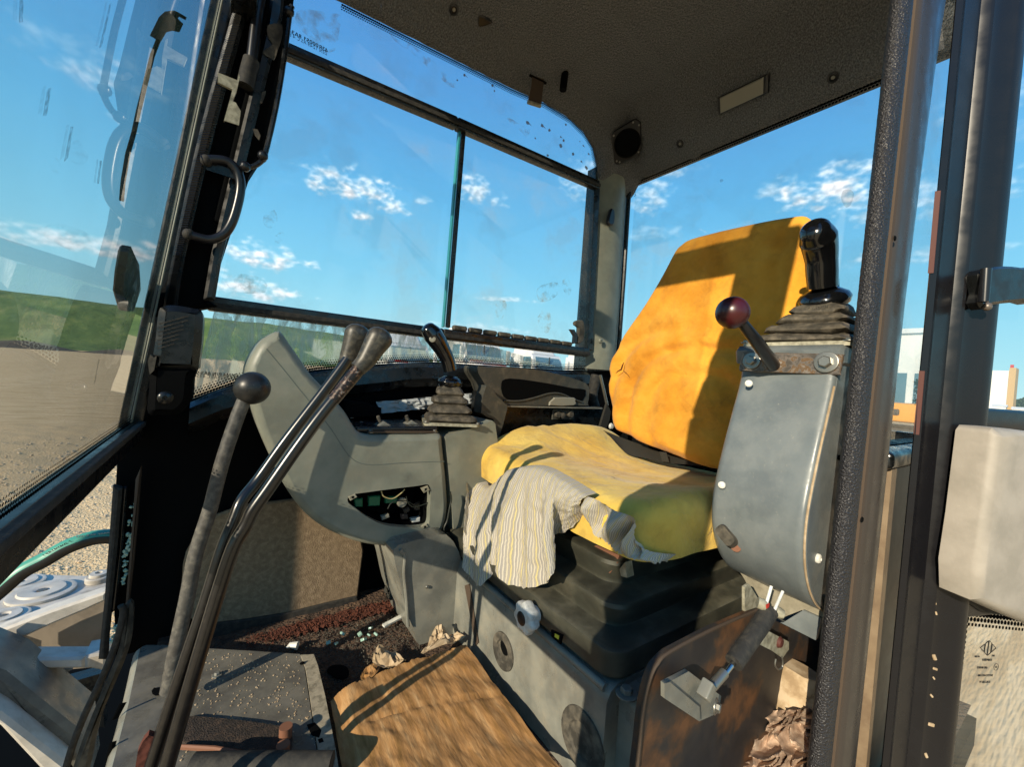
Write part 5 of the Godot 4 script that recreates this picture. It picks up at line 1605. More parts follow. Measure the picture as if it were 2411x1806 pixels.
# boot of stacked square folds, collar, bent grip with a button
func joystick(called: String, label: String, base: Vector3, half: float, neck: Array, grip: Array, radii: Array, folds: int, button: Vector3, turn: float) -> Node3D:
	var o := thing(called, label, "joystick", base)
	var ax := Vector3(cos(turn), 0, sin(turn))
	var az := Vector3(-sin(turn), 0, cos(turn))
	var mb := MB.new()
	mb.loft([rring(base + Vector3(0, -0.004, 0), ax, az, half * 1.06, half * 1.06, 0.012), rring(base + Vector3(0, 0.003, 0), ax, az, half * 1.06, half * 1.06, 0.012)])
	var bp := part(o, "base_plate", mb, M["pale_steel"])
	for s in [[-1, -1], [-1, 1], [1, -1], [1, 1]]:
		bolt(bp, base + (ax * s[0] + az * s[1]) * half * 0.98 + Vector3(0, 0.003, 0), Vector3.UP, 0.0055, M["zinc"])
	var rings := []
	var top: Vector3 = neck[0]
	for i in folds:
		var a := float(i) / folds
		var b := float(i + 1) / folds
		for k in [[0.0, 0.93], [0.12, 1.0], [0.40, 1.02], [0.62, 0.97], [0.72, 0.86], [0.86, 0.80]]:
			var f: float = lerpf(a, b, k[0])
			var h: float = lerpf(half, half * 0.42, f) * k[1]
			rings.append(rring((base + Vector3(0, 0.004, 0)).lerp(top, f), ax, az, h, h, h * 0.28, 5))
	rings.append(rring(top, ax, az, half * 0.36, half * 0.36, half * 0.2, 5))
	mb = MB.new()
	mb.loft(rings)
	mb.warp(func(p: Vector3) -> Vector3: return p + Vector3(nz.get_noise_3d(p.x * 34, p.y * 44, p.z * 34), 1.3 * nz.get_noise_3d(p.x * 26 + 9, p.y * 20, p.z * 26), nz.get_noise_3d(p.x * 34, p.y * 44 + 5, p.z * 34)) * half * 0.07)
	part(o, "boot", mb, M["boot"], 60.0)
	var up: Vector3 = (grip[1] - neck[0]).normalized()
	mb = MB.new()
	var c0: Vector3 = neck[0]
	var c1: Vector3 = neck[1]
	var r0 := half * 0.46
	mb.lathe(c0, (c1 - c0).normalized(), [[0.001, -0.008], [r0 * 0.8, -0.008], [r0 * 1.05, 0.0], [r0 * 1.12, c0.distance_to(c1) * 0.4], [r0 * 1.0, c0.distance_to(c1) * 0.75], [r0 * 0.72, c0.distance_to(c1)], [r0 * 0.5, c0.distance_to(c1) * 1.2], [0.001, c0.distance_to(c1) * 1.2]], 28)
	part(o, "collar", mb, M["grip_black"])
	var path := curve(grip, 5)
	var rr := []
	var m := path.size()
	for i in m:
		var f := float(i) / (m - 1) * (radii.size() - 1)
		var k := mini(int(f), radii.size() - 2)
		var r: float = lerpf(radii[k], radii[k + 1], f - k)
		rr.append([r * 1.12, r])
	# round the top
	var e: Vector3 = (path[m - 1] - path[m - 2]).normalized()
	var rl: float = radii[radii.size() - 1]
	for k in 5:
		var a := PI * 0.5 * (k + 1) / 5.0
		path.append(path[m - 1] + e * sin(a) * rl * 0.75)
		rr.append([rl * 1.12 * maxf(cos(a), 0.03), rl * maxf(cos(a), 0.03)])
	mb = MB.new()
	mb.tube(path, rr, 24)
	var g := part(o, "grip", mb, M["grip_black"], 60.0)
	mb = MB.new()
	var tocam := (Vector3(0, 0.65, 0) - button).normalized()
	mb.lathe(button - tocam * 0.004, tocam, [[0.0001, 0], [0.0085, 0], [0.0085, 0.003], [0.006, 0.0045], [0.0001, 0.0035]], 18)
	part(g, "thumb_button", mb, M["lens_grey"])
	return o

# ------------------------------------------------------------------ levers
func levers() -> void:
	var data := [
		["travel_lever", "left travel lever, its worn grip half hidden by the other", [Vector3(0.1663, 0.6991, -0.66), Vector3(0.1622, 0.6828, -0.66), Vector3(0.1552, 0.6594, -0.66), Vector3(0.1497, 0.6486, -0.655)], [Vector3(0.1522, 0.6576, -0.65), Vector3(0.1218, 0.6081, -0.65), Vector3(0.0779, 0.5392, -0.65), Vector3(0.0474, 0.4873, -0.65), Vector3(0.0293, 0.4632, -0.64), Vector3(0.0217, 0.4408, -0.635), Vector3(0.0102, 0.4044, -0.63), Vector3(-0.004, 0.3411, -0.625), Vector3(-0.0231, 0.2636, -0.62), Vector3(-0.0448, 0.1697, -0.62), Vector3(-0.0563, 0.1189, -0.62)], 0.0075],
		["travel_lever", "right travel lever with rusty neck under its worn rubber grip", [Vector3(0.1825, 0.6917, -0.6), Vector3(0.1759, 0.6794, -0.6), Vector3(0.1645, 0.6572, -0.6), Vector3(0.1542, 0.6443, -0.6)], [Vector3(0.1561, 0.6447, -0.6), Vector3(0.114, 0.5846, -0.6), Vector3(0.0833, 0.5353, -0.6), Vector3(0.0545, 0.4859, -0.6), Vector3(0.0398, 0.4607, -0.6), Vector3(0.0329, 0.4425, -0.6), Vector3(0.0221, 0.4195, -0.6), Vector3(0.0115, 0.3778, -0.6), Vector3(-0.007, 0.2896, -0.6), Vector3(-0.0291, 0.1784, -0.6), Vector3(-0.0381, 0.1272, -0.6)], 0.0082],
	]
	for d in data:
		var o := thing(d[0], d[1], "lever", d[3][d[3].size() - 1], "pair of travel levers in front of the seat")
		var mb := MB.new()
		mb.tube(curve(d[3], 4), d[4], 16)
		var rod := part(o, "rod", mb, M["lever_rod"])
		var g: Array = d[2]
		var gp := curve(g, 4)
		var rr := []
		for i in gp.size():
			var t := float(i) / (gp.size() - 1)
			rr.append([lerpf(0.0185, 0.0112, smoothstep(0.0, 1.0, t)), lerpf(0.0165, 0.0108, smoothstep(0.0, 1.0, t))])
		var e: Vector3 = (gp[0] - gp[1]).normalized()
		for k in 5:
			var a := PI * 0.5 * (k + 1) / 5.0
			gp.push_front(g[0] + e * sin(a) * 0.013)
			rr.push_front([0.0185 * maxf(cos(a), 0.03), 0.0165 * maxf(cos(a), 0.03)])
		mb = MB.new()
		mb.tube(gp, rr, 22)
		part(o, "grip", mb, M["lever_grip"], 60.0)
		if d[4] > 0.008:
			mb = MB.new()
			var k: Array = d[3]
			mb.tube([k[0].lerp(k[1], -0.2), k[0].lerp(k[1], 0.3), k[0].lerp(k[1], 0.75)], [0.0094, 0.0092, 0.0085], 16)
			part(rod, "rusty_neck", mb, M["worn_rod"])
	var o := thing("ball_lever", "grey floor lever with black ball knob beside the console", "lever", Vector3(-0.0502, 0.076, -0.88))
	var mb := MB.new()
	var pth: Array = [Vector3(0.0374, 0.5834, -0.88), Vector3(0.0314, 0.5639, -0.88), Vector3(0.0246, 0.5391, -0.88), Vector3(0.0142, 0.4954, -0.88), Vector3(0.0069, 0.4604, -0.88), Vector3(0, 0.4202, -0.88), Vector3(-0.0068, 0.3787, -0.88), Vector3(-0.0228, 0.3056, -0.88), Vector3(-0.0311, 0.2325, -0.88), Vector3(-0.0412, 0.1554, -0.88), Vector3(-0.05, 0.0761, -0.88)]
	mb.tube(curve(pth, 4), [0.0115], 14) if false else mb.tube(curve(pth, 4), 0.0115, 14)
	part(o, "rod", mb, M["ball_lever"])
	mb = MB.new()
	mb.ball(Vector3(0.0455, 0.5953, -0.88), 0.0295, 26)
	part(o, "ball_knob", mb, M["ball_black"])

# ------------------------------------------------------------------ seat
func seat() -> void:
	var o := thing("seat_box", "grey steel seat box with round rubber plugs in its front", "seat box", Vector3(0.8, 0.0, -0.65))
	var mb := MB.new()
	mb.slab([Vector3(0.5, 0.0, -0.90), Vector3(0.5, 0.165, -0.90), Vector3(0.508, 0.180, -0.90), Vector3(0.522, 0.187, -0.90), Vector3(1.2, 0.187, -0.90), Vector3(1.2, 0, -0.90)], Vector3(0, 0, 0.49))
	part(o, "front_box", mb, M["steel_grey"])
	mb = MB.new()
	mb.slab([Vector3(0.53, 0.0, -0.41), Vector3(0.53, 0.155, -0.41), Vector3(0.54, 0.172, -0.41), Vector3(0.555, 0.178, -0.41), Vector3(1.2, 0.178, -0.41), Vector3(1.2, 0, -0.41)], Vector3(0, 0, 0.09))
	part(o, "side_step", mb, M["steel_grey"])
	mb = MB.new()
	mb.tube([Vector3(0.507, 0.18, -0.88), Vector3(0.507, 0.18, -0.42)], 0.007, 10)
	part(o, "rolled_edge", mb, M["steel_grey"])
	for q in [[Vector3(0.5, 0.0851, -0.6822), 0.036], [Vector3(0.5, 0.0766, -0.4525), 0.047]]:
		var c: Vector3 = q[0]
		var r: float = q[1]
		mb = MB.new()
		mb.lathe(c, Vector3(-1, 0, 0), [[0.0001, 0.001], [r * 0.55, 0.001], [r * 0.6, 0.004], [r * 0.85, 0.005], [r, 0.003], [r * 1.02, 0.0]], 36)
		var pg := part(o, "rubber_plug", mb, M["worn_rubber"])
		if r < 0.04:
			mb = MB.new()
			mb.lathe(c + Vector3(-0.0012, 0.01, 0.004), Vector3(-1, 0, 0), [[0.0001, 0.0], [r * 0.42, 0.0], [0.0001, 0.0005]], 14)
			part(pg, "plug_hole", mb, M["black_clean"])
	bolt(o, Vector3(0.5266, 0.179, -0.3957), Vector3.UP, 0.011, M["steel_grey"])
	mb = MB.new()
	mb.slab([Vector3(0.498, 0.1434, -0.8534), Vector3(0.498, 0.1566, -0.8325), Vector3(0.498, 0.0503, -0.7748), Vector3(0.498, 0.0364, -0.7867)], Vector3(-0.001, 0, 0))
	part(o, "rusty_seam", mb, M["lip_brown"])
	# suspension: rubber bellows in stepped folds
	o = thing("seat_suspension", "black rubber bellows suspension under the seat with white knob", "seat suspension", Vector3(0.79, 0.187, -0.69))
	var rings := []
	var prof := [[0.188, 0.010], [0.192, 0.002], [0.196, 0.0], [0.230, -0.004], [0.237, -0.003], [0.241, 0.004], [0.2405, 0.030], [0.243, 0.040], [0.250, 0.040], [0.280, 0.028], [0.287, 0.029], [0.291, 0.036], [0.2905, 0.064], [0.293, 0.074], [0.300, 0.074], [0.332, 0.060], [0.339, 0.061], [0.343, 0.068], [0.343, 0.10], [0.35, 0.11]]
	for p in prof:
		rings.append(rring(Vector3(0.785, p[0], -0.695), Vector3.RIGHT, Vector3.BACK, 0.278 - p[1], 0.288 - p[1], 0.035, 6))
	mb = MB.new()
	mb.loft(rings)
	var bl := part(o, "bellows", mb, M["bellows"], 32.0)
	mb = MB.new()
	mb.box(Transform3D(Basis(), Vector3(0.80, 0.366, -0.70)), Vector3(0.42, 0.022, 0.46), 0.004)
	part(o, "seat_pan", mb, M["rusty_steel"])
	for q in [[Vector3(0.6, 0.3834, -0.5532), Vector3(0.6, 0.3865, -0.4926), Vector3(0.6, 0.3716, -0.4947), Vector3(0.6, 0.3664, -0.568)], [Vector3(0.585, 0.332, -0.5536), Vector3(0.585, 0.3465, -0.531), Vector3(0.585, 0.3495, -0.4761), Vector3(0.585, 0.3415, -0.4788), Vector3(0.585, 0.3316, -0.5104)], [Vector3(0.58, 0.3235, -0.5049), Vector3(0.58, 0.3373, -0.4917), Vector3(0.58, 0.3389, -0.4742), Vector3(0.58, 0.3133, -0.4893), Vector3(0.58, 0.3113, -0.5037)]]:
		mb = MB.new()
		mb.slab(q, Vector3(0.03, 0, 0), 0.003)
		part(o, "rusty_bracket", mb, M["copper"])
	mb = MB.new()
	mb.slab([Vector3(0.575, 0.3314, -0.4657), Vector3(0.575, 0.3476, -0.4555), Vector3(0.575, 0.3243, -0.4483), Vector3(0.575, 0.3212, -0.4613)], Vector3(0.02, 0, 0), 0.002)
	part(o, "white_clip", mb, M["torn_card"])
	# white star knob
	var c: Vector3 = Vector3(0.468, 0.2094, -0.591)
	rings = []
	for k in [[0.0001, 0.0, 0.0], [0.6, 0.0, 0.0], [0.92, 0.003, 1.0], [1.0, 0.008, 1.0], [1.0, 0.016, 1.0], [0.9, 0.022, 1.0], [0.55, 0.024, 0.3], [0.5, 0.034, 0.0], [0.0001, 0.034, 0.0]]:
		var ring := []
		for j in 56:
			var a := TAU * j / 56.0
			var r: float = 0.030 * k[0] * (1.0 - 0.17 * k[2] * (0.5 - 0.5 * cos(a * 7.0)))
			ring.append(c + Vector3(k[1], 0, 0) + Vector3(0, cos(a) * r, sin(a) * r))
		rings.append(ring)
	mb = MB.new()
	mb.loft(rings)
	var kb := part(o, "star_knob", mb, M["white_plastic"], 50.0)
	mb = MB.new()
	mb.lathe(c + Vector3(-0.0005, 0, 0), Vector3(-1, 0, 0), [[0.0001, 0.0015], [0.010, 0.0015], [0.0125, 0.0]], 24)
	part(kb, "knob_cap", mb, M["grip_dull"])
	mb = MB.new()
	mb.lathe(c + Vector3(0.03, 0, 0), Vector3(1, 0, 0), [[0.012, 0], [0.012, 0.02], [0.02, 0.03], [0.0001, 0.03]], 16)
	part(kb, "spindle", mb, M["grip_dull"])
	mb = MB.new()
	mb.slab([Vector3(0.496, 0.2106, -0.5372), Vector3(0.496, 0.2175, -0.5076), Vector3(0.496, 0.1993, -0.5115), Vector3(0.496, 0.2, -0.5339)], Vector3(-0.004, 0, 0), 0.001)
	var ind := part(o, "weight_scale", mb, M["black_clean"])
	mb = MB.new()
	mb.slab([Vector3(0.4925, 0.2116, -0.5249), Vector3(0.4925, 0.2135, -0.5142), Vector3(0.4925, 0.2063, -0.515), Vector3(0.4925, 0.2055, -0.5251)], Vector3(-0.001, 0, 0))
	part(ind, "yellow_mark", mb, M["mark_yellow"])
	# the seat itself
	o = thing("operator_seat", "bare yellow foam seat with cracked high backrest", "seat", Vector3(0.85, 0.37, -0.68))
	var ol := []
	for p in [[0.605, -1.0], [0.70, -1.02], [0.85, -1.025], [1.0, -1.015], [1.075, -0.97], [1.09, -0.84], [1.09, -0.68], [1.09, -0.52], [1.06, -0.42], [0.98, -0.385], [0.84, -0.382], [0.70, -0.385], [0.595, -0.392], [0.548, -0.42], [0.54, -0.52], [0.55, -0.66], [0.565, -0.80], [0.58, -0.93]]:
		ol.append(Vector3(p[0], 0.372, p[1]))
	mb = MB.new()
	mb.pillow(curve(ol, 5, true), Vector3.UP, 0.078, 0.04, 0.0, 16)
	mb.warp(func(p: Vector3) -> Vector3:
		var t := smoothstep(0.375, 0.45, p.y)
		var y := 0.058 * smoothstep(-0.80, -1.0, p.z) * smoothstep(0.58, 0.82, p.x) + 0.012 * smoothstep(-0.5, -0.4, p.z) - 0.016 * smoothstep(-0.85, -0.7, p.z) * smoothstep(-0.42, -0.6, p.z) * smoothstep(0.6, 0.75, p.x)
		y += 0.010 * sin(clampf((p.x - 0.56) * 12.0, 0, 3.14)) 
		y += 0.004 * nz.get_noise_2d(p.x * 7.0, p.z * 7.0) + 0.003 * absf(nz.get_noise_2d(p.x * 9.0 + 6.0 * p.z, p.z * 6.0)) - 0.006 * exp(-pow((p.x - 0.78 + 0.5 * (p.z + 0.85)) / 0.012, 2.0)) * smoothstep(-0.72, -0.82, p.z) - 0.006 * exp(-pow((p.x - 0.86 - 0.5 * (p.z + 0.85)) / 0.010, 2.0)) * smoothstep(-0.72, -0.80, p.z)
		var s := 0.006 * nz.get_noise_3d(p.x * 9, p.y * 14, p.z * 9) * (1.0 - t)
		return p + Vector3(s, y * t, s))
	var cu := part(o, "cushion", mb, M["cushion_foam"], 70.0)
	for q in [[Vector3(0.5241, 0.452, -0.52), Vector3(0.5423, 0.452, -0.5231), Vector3(0.5788, 0.452, -0.5166), Vector3(0.572, 0.452, -0.514), Vector3(0.5407, 0.452, -0.5177)], [Vector3(0.6617, 0.452, -0.5977), Vector3(0.6936, 0.452, -0.5965), Vector3(0.7172, 0.452, -0.5831), Vector3(0.6846, 0.452, -0.5886)], [Vector3(0.6297, 0.452, -0.5517), Vector3(0.6671, 0.452, -0.5568), Vector3(0.6784, 0.452, -0.5466), Vector3(0.6537, 0.452, -0.5492)]]:
		pass
	ol = []
	for p in [Vector3(0.9541, 0.466, -0.5353), Vector3(0.9554, 0.4747, -0.6297), Vector3(0.9573, 0.4877, -0.7102), Vector3(0.9603, 0.5076, -0.8027), Vector3(0.9618, 0.5173, -0.8292), Vector3(0.9665, 0.5489, -0.8526), Vector3(0.9768, 0.6173, -0.8759), Vector3(0.9875, 0.6887, -0.8887), Vector3(0.9951, 0.7397, -0.8818), Vector3(1.0033, 0.7941, -0.854), Vector3(1.0179, 0.8917, -0.7929), Vector3(1.0304, 0.9751, -0.7465), Vector3(1.0389, 1.0315, -0.7214), Vector3(1.0414, 1.0482, -0.7057), Vector3(1.0429, 1.0581, -0.6794), Vector3(1.043, 1.0587, -0.5979), Vector3(1.0426, 1.056, -0.4962), Vector3(1.0415, 1.0489, -0.4221), Vector3(1.0399, 1.038, -0.3983), Vector3(1.035, 1.0057, -0.3787), Vector3(1.0255, 0.942, -0.3676), Vector3(1.0043, 0.8008, -0.3455), Vector3(0.9858, 0.6776, -0.3213), Vector3(0.9723, 0.5872, -0.3105), Vector3(0.9613, 0.514, -0.3169), Vector3(0.9566, 0.4828, -0.414)]:
		ol.append(p + Vector3(0.989, -0.148, 0) * 0.062)
	var cs := curve(ol, 3, true)
	mb = MB.new()
	mb.pillow(cs, Vector3(-0.989, 0.148, 0), 0.082, 0.020, 0.004, 18)
	mb.warp(func(p: Vector3) -> Vector3:
		# pressed channels: concentric rounded loops low in the middle and slanting creases on the wing
		var dz: float = (p.z + 0.60) / 0.19
		var dy: float = (p.y - 0.58) / 0.17
		var rr := pow(pow(absf(dz), 3.0) + pow(absf(dy), 3.0), 1.0 / 3.0)
		var f := 0.0
		for k in [0.62, 1.0, 1.36]:
			f += 0.015 * exp(-pow((rr - k) / 0.08, 2.0))
		f *= smoothstep(0.86, 0.74, p.y)
		var u := p.y - 0.45 * (p.z + 0.9)
		f += 0.010 * exp(-pow((u - 0.74) / 0.014, 2.0)) * smoothstep(-0.68, -0.8, p.z)
		f += 0.009 * exp(-pow((u - 0.66) / 0.012, 2.0)) * smoothstep(-0.74, -0.84, p.z)
		f += 0.004 * nz.get_noise_2d(p.y * 6.0, p.z * 6.0)
		return p + Vector3(f, 0, 0))
	var bk := part(o, "backrest", mb, M["backrest_foam"], 70.0)
	mb = MB.new()
	mb.tube([Vector3(0.9669, 0.6798, -0.8516), Vector3(0.9679, 0.6865, -0.8435), Vector3(0.9687, 0.6913, -0.8331), Vector3(0.9705, 0.7037, -0.8312), Vector3(0.9721, 0.7139, -0.8278)], [0.0006, 0.0018, 0.0026, 0.0022, 0.0005], 6)
	part(bk, "tear", mb, M["foam_tear"])
	mb = MB.new()
	mb.tube([Vector3(0.9683, 0.6885, -0.825), Vector3(0.9673, 0.6822, -0.8143), Vector3(0.9667, 0.678, -0.807), Vector3(0.9653, 0.6689, -0.7968)], [0.0004, 0.0012, 0.0012, 0.0004], 6)
	part(bk, "tear", mb, M["foam_tear"])
	mb = MB.new()
	mb.slab(moved(cs, Vector3(0.02, -0.003, 0)), Vector3(0.035, 0, 0), 0.01)
	part(o, "back_shell", mb, M["black_clean"])
	# lap belt lying in the gap
	var belt := MB.new()
	belt.grid([curve([Vector3(1, 0.4981, -0.9179), Vector3(1, 0.4933, -0.8852), Vector3(1, 0.4855, -0.8295), Vector3(1, 0.4779, -0.7666), Vector3(1, 0.4698, -0.7036), Vector3(1, 0.4697, -0.6603), Vector3(1, 0.4792, -0.6328), Vector3(1, 0.4895, -0.6212), Vector3(1, 0.4774, -0.6007), Vector3(1, 0.461, -0.5846)], 5), curve([Vector3(0.965, 0.4992, -0.8665), Vector3(0.965, 0.4673, -0.8212), Vector3(0.965, 0.448, -0.7795), Vector3(0.965, 0.4499, -0.7263), Vector3(0.965, 0.4496, -0.6766), Vector3(0.965, 0.4532, -0.6352), Vector3(0.965, 0.4574, -0.6082), Vector3(0.965, 0.4596, -0.5922), Vector3(0.965, 0.4614, -0.5717), Vector3(0.965, 0.463, -0.5577)], 5)])
	var b := single("lap_belt", belt, M["strap"], "worn dark lap belt lying between cushion and backrest", "seat belt")
	mb = MB.new()
	mb.slab([Vector3(0.955, 0.478, -0.671), Vector3(0.955, 0.4798, -0.6511), Vector3(0.955, 0.456, -0.6399), Vector3(0.955, 0.4537, -0.6604)], Vector3(-0.003, 0, 0), 0.001)
	part(b, "belt_slide", mb, M["dark_cloth"])
	# towel
	var top: Array = [Vector3(0.5871, 0.4067, -0.9932), Vector3(0.585, 0.3622, -0.976), Vector3(0.5774, 0.3568, -0.9143), Vector3(0.5727, 0.3747, -0.8762), Vector3(0.5676, 0.4047, -0.835), Vector3(0.5628, 0.4297, -0.7963), Vector3(0.556, 0.4488, -0.7406), Vector3(0.5504, 0.4604, -0.6952), Vector3(0.5465, 0.4649, -0.6632), Vector3(0.5421, 0.4658, -0.6278), Vector3(0.5386, 0.4635, -0.5992), Vector3(0.5353, 0.4614, -0.5722), Vector3(0.5322, 0.4589, -0.5467), Vector3(0.5297, 0.4564, -0.5265), Vector3(0.5268, 0.4535, -0.5035)]
	var bot: Array = [Vector3(0.492, 0.2671, -0.8798), Vector3(0.492, 0.2074, -0.8602), Vector3(0.492, 0.1799, -0.8124), Vector3(0.492, 0.1925, -0.7559), Vector3(0.492, 0.2298, -0.7463), Vector3(0.492, 0.2433, -0.7387), Vector3(0.492, 0.2448, -0.7043), Vector3(0.492, 0.2328, -0.6585), Vector3(0.492, 0.2515, -0.6093), Vector3(0.492, 0.2847, -0.5589), Vector3(0.492, 0.3105, -0.5316), Vector3(0.5, 0.3455, -0.5565), Vector3(0.515, 0.3448, -0.6018), Vector3(0.54, 0.3805, -0.5468), Vector3(0.55, 0.4138, -0.5259)]
	mb = MB.new()
	var tops := curve(top, 6)
	var bots := curve(bot, 6)
	var rows := []
	for i in 41:
		var t := i / 40.0
		var row := []
		for j in tops.size():
			var a: Vector3 = tops[j]
			var c2: Vector3 = bots[j]
			var fold := sin(j * 0.62) * 0.008 + sin(j * 0.27 + 1.0) * 0.010
			var p := a.lerp(c2, t)
			p.x += -0.022 * sin(PI * pow(t, 0.7)) * (1.0 - 0.4 * t) + fold * smoothstep(0.1, 0.6, t) + 0.004 * nz.get_noise_2d(j * 0.2, t * 5.0) + 0.003 * nz.get_noise_2d(j * 0.45 + 3.0 * t, t * 9.0)
			if t > 0.96:
				p += Vector3(0, rng.randf_range(-0.002, 0.002), 0)
			row.append(p)
		rows.append(row)
	# turned over the front edge of the cushion
	var lip := []
	for j in tops.size():
		lip.append(tops[j] + Vector3(0.02, 0.002, 0))
	rows.push_front(lip)
	mb.grid(rows)
	o = thing("towel", "frayed striped woven towel draped over the front of the seat", "towel", Vector3(0.5, 0.2, -0.75))
	part(o, "hanging_cloth", mb, M["towel"], 80.0)
	mb = MB.new()
	tops = curve([Vector3(0.5254, 0.4511, -0.5083), Vector3(0.5228, 0.454, -0.4869), Vector3(0.5198, 0.4523, -0.4628), Vector3(0.517, 0.4497, -0.44), Vector3(0.5134, 0.4526, -0.4104), Vector3(0.5116, 0.4516, -0.3962), Vector3(0.52, 0.4419, -0.3976), Vector3(0.525, 0.4252, -0.402), Vector3(0.53, 0.4094, -0.4033), Vector3(0.545, 0.3984, -0.3952), Vector3(0.57, 0.3911, -0.3885), Vector3(0.6, 0.3849, -0.3856)], 6)
	bots = curve([Vector3(0.53, 0.4183, -0.5063), Vector3(0.53, 0.4045, -0.4984), Vector3(0.53, 0.3908, -0.4813), Vector3(0.53, 0.3906, -0.4661), Vector3(0.53, 0.3872, -0.4512), Vector3(0.53, 0.3829, -0.4394), Vector3(0.53, 0.3819, -0.4283), Vector3(0.53, 0.3829, -0.415), Vector3(0.53, 0.3848, -0.4023), Vector3(0.545, 0.3822, -0.3937), Vector3(0.56, 0.3801, -0.3851), Vector3(0.6, 0.3701, -0.3931)], 6)
	rows = []
	for i in 21:
		var t := i / 20.0
		var row := []
		for j in tops.size():
			var p: Vector3 = tops[j].lerp(bots[j], t)
			p.x += -0.02 * sin(PI * t) * sin(j * 0.35 + 0.5) + 0.003 * nz.get_noise_2d(j * 0.3, t * 4.0)
			if i == 20:
				p += Vector3(0, rng.randf_range(-0.004, 0.002), 0)
			row.append(p)
		rows.append(row)
	mb.grid(rows)
	part(o, "torn_flap", mb, M["towel"], 80.0)

# ------------------------------------------------------------------ left-hand console (near the door)
func console_left() -> void:
	var o := thing("left_console", "tall blue-grey left console with curved front panel beside the door pillar", "console", Vector3(0.8, 0.2, -0.3))
	var prof := [[0.745, 0.715], [0.742, 0.68], [0.735, 0.655], [0.722, 0.62], [0.706, 0.575], [0.690, 0.525], [0.681, 0.486], [0.680, 0.45], [0.686, 0.42], [0.70, 0.39], [0.722, 0.362], [0.752, 0.338], [0.80, 0.315]]
	var far := []
	var nearr := []
	for p in prof:
		far.append(Vector3(p[0] + 0.012, p[1] - 0.004, -0.382))
		nearr.append(Vector3(p[0] - 0.012, p[1], -0.232))
	far = curve(far, 4)
	nearr = curve(nearr, 4)
	# front panel with rounded side edges
	var rows := []
	for k in [[0.0, 0.045], [0.0, 0.012], [0.02, 0.005], [0.06, 0.0008], [0.1, 0.0], [0.5, -0.002], [0.92, 0.0], [0.965, 0.0012], [0.99, 0.005], [1.0, 0.010]]:
		var row := []
		for i in far.size():
			row.append(far[i].lerp(nearr[i], k[0]) + Vector3(k[1], 0, 0))
		rows.append(row)
	var mb := MB.new()
	mb.grid(rows)
	var pn := part(o, "front_panel", mb, M["panel_grey"], 60.0)
	for q in [Vector3(0.728, 0.6652, -0.3521), Vector3(0.681, 0.4944, -0.3592), Vector3(0.735, 0.3634, -0.3408), Vector3(0.735, 0.361, -0.2392)]:
		screw(pn, q + Vector3(0.004, 0, 0), Vector3(-1, 0.0, 0.2), 0.006, M["white_plastic"])
	# side cheeks: outline from front curve to the back
	for s in 2:
		var poly: Array = [far, nearr][s].duplicate()
		for i in poly.size():
			poly[i] = poly[i] + Vector3(0.012, 0, 0)
		poly.append_array([Vector3(0.87, 0.30, poly[0].z), Vector3(0.97, 0.40, poly[0].z), Vector3(0.97, 0.73, poly[0].z)])
		mb = MB.new()
		mb.slab(poly, Vector3(0, 0, [0.01, -0.01][s]))
		var ck := part(o, "side_cheek", mb, M["panel_grey"])
		if s == 1:
			screw(ck, Vector3(0.7223, 0.4163, -0.231), Vector3(0, 0, 1), 0.007, M["white_plastic"])
			screw(ck, Vector3(0.774, 0.5608, -0.231), Vector3(0, 0, 1), 0.004, M["black_clean"])
	mb = MB.new()
	var seam := []
	for i in range(6, nearr.size()):
		seam.append(nearr[i] + Vector3(0.003, 0, 0.0006))
	mb.tube(seam, 0.0016, 6)
	part(o, "pale_worn_edge", mb, M["torn_card"])
	# top block and lever plate
	mb = MB.new()
	mb.slab([Vector3(0.748, 0.70, -0.386), Vector3(0.742, 0.722, -0.386), Vector3(0.752, 0.731, -0.386), Vector3(0.98, 0.731, -0.386), Vector3(0.98, 0.70, -0.386)], Vector3(0, 0, 0.158), 0.004, true)
	part(o, "top_block", mb, M["panel_grey"])
	mb = MB.new()
	mb.slab(curve([Vector3(0.737, 0.6896, -0.3709), Vector3(0.737, 0.699, -0.37), Vector3(0.737, 0.7151, -0.3661), Vector3(0.737, 0.7183, -0.3593), Vector3(0.737, 0.7167, -0.2941), Vector3(0.737, 0.7148, -0.2295), Vector3(0.737, 0.7126, -0.2249), Vector3(0.737, 0.7036, -0.225), Vector3(0.737, 0.6878, -0.2267), Vector3(0.737, 0.6841, -0.2311), Vector3(0.737, 0.6851, -0.2918), Vector3(0.737, 0.6858, -0.3632), Vector3(0.737, 0.6862, -0.369)], 2, true), Vector3(-0.005, 0, 0), 0.0012)
	var pt := part(o, "lever_plate", mb, M["stained_steel"])
	bolt(pt, Vector3(0.732, 0.7037, -0.35), Vector3(-1, 0.1, 0), 0.0095, M["zinc"])
	bolt(pt, Vector3(0.732, 0.7025, -0.244), Vector3(-1, 0.1, 0), 0.0105, M["zinc"])
	# knob, lower skirt and hinge under the panel
	mb = MB.new()
	mb.loft([rring(Vector3(0.715, 0.4074, -0.347), Vector3(0, 0.8, 0.6).normalized(), Vector3(0, -0.6, 0.8).normalized(), 0.011, 0.017, 0.007), rring(Vector3(0.695, 0.4115, -0.3485), Vector3(0, 0.8, 0.6).normalized(), Vector3(0, -0.6, 0.8).normalized(), 0.013, 0.019, 0.009), rring(Vector3(0.68, 0.4161, -0.3459), Vector3(0, 0.8, 0.6).normalized(), Vector3(0, -0.6, 0.8).normalized(), 0.010, 0.016, 0.007)])
	part(o, "release_button", mb, M["worn_rubber"])
	mb = MB.new()
	mb.lathe(Vector3(0.7, 0.399, -0.3349), Vector3(-1, 0, 0.2), [[0.0001, 0], [0.008, 0], [0.008, 0.006], [0.0001, 0.006]], 12)
	part(o, "button_washer", mb, M["copper"])
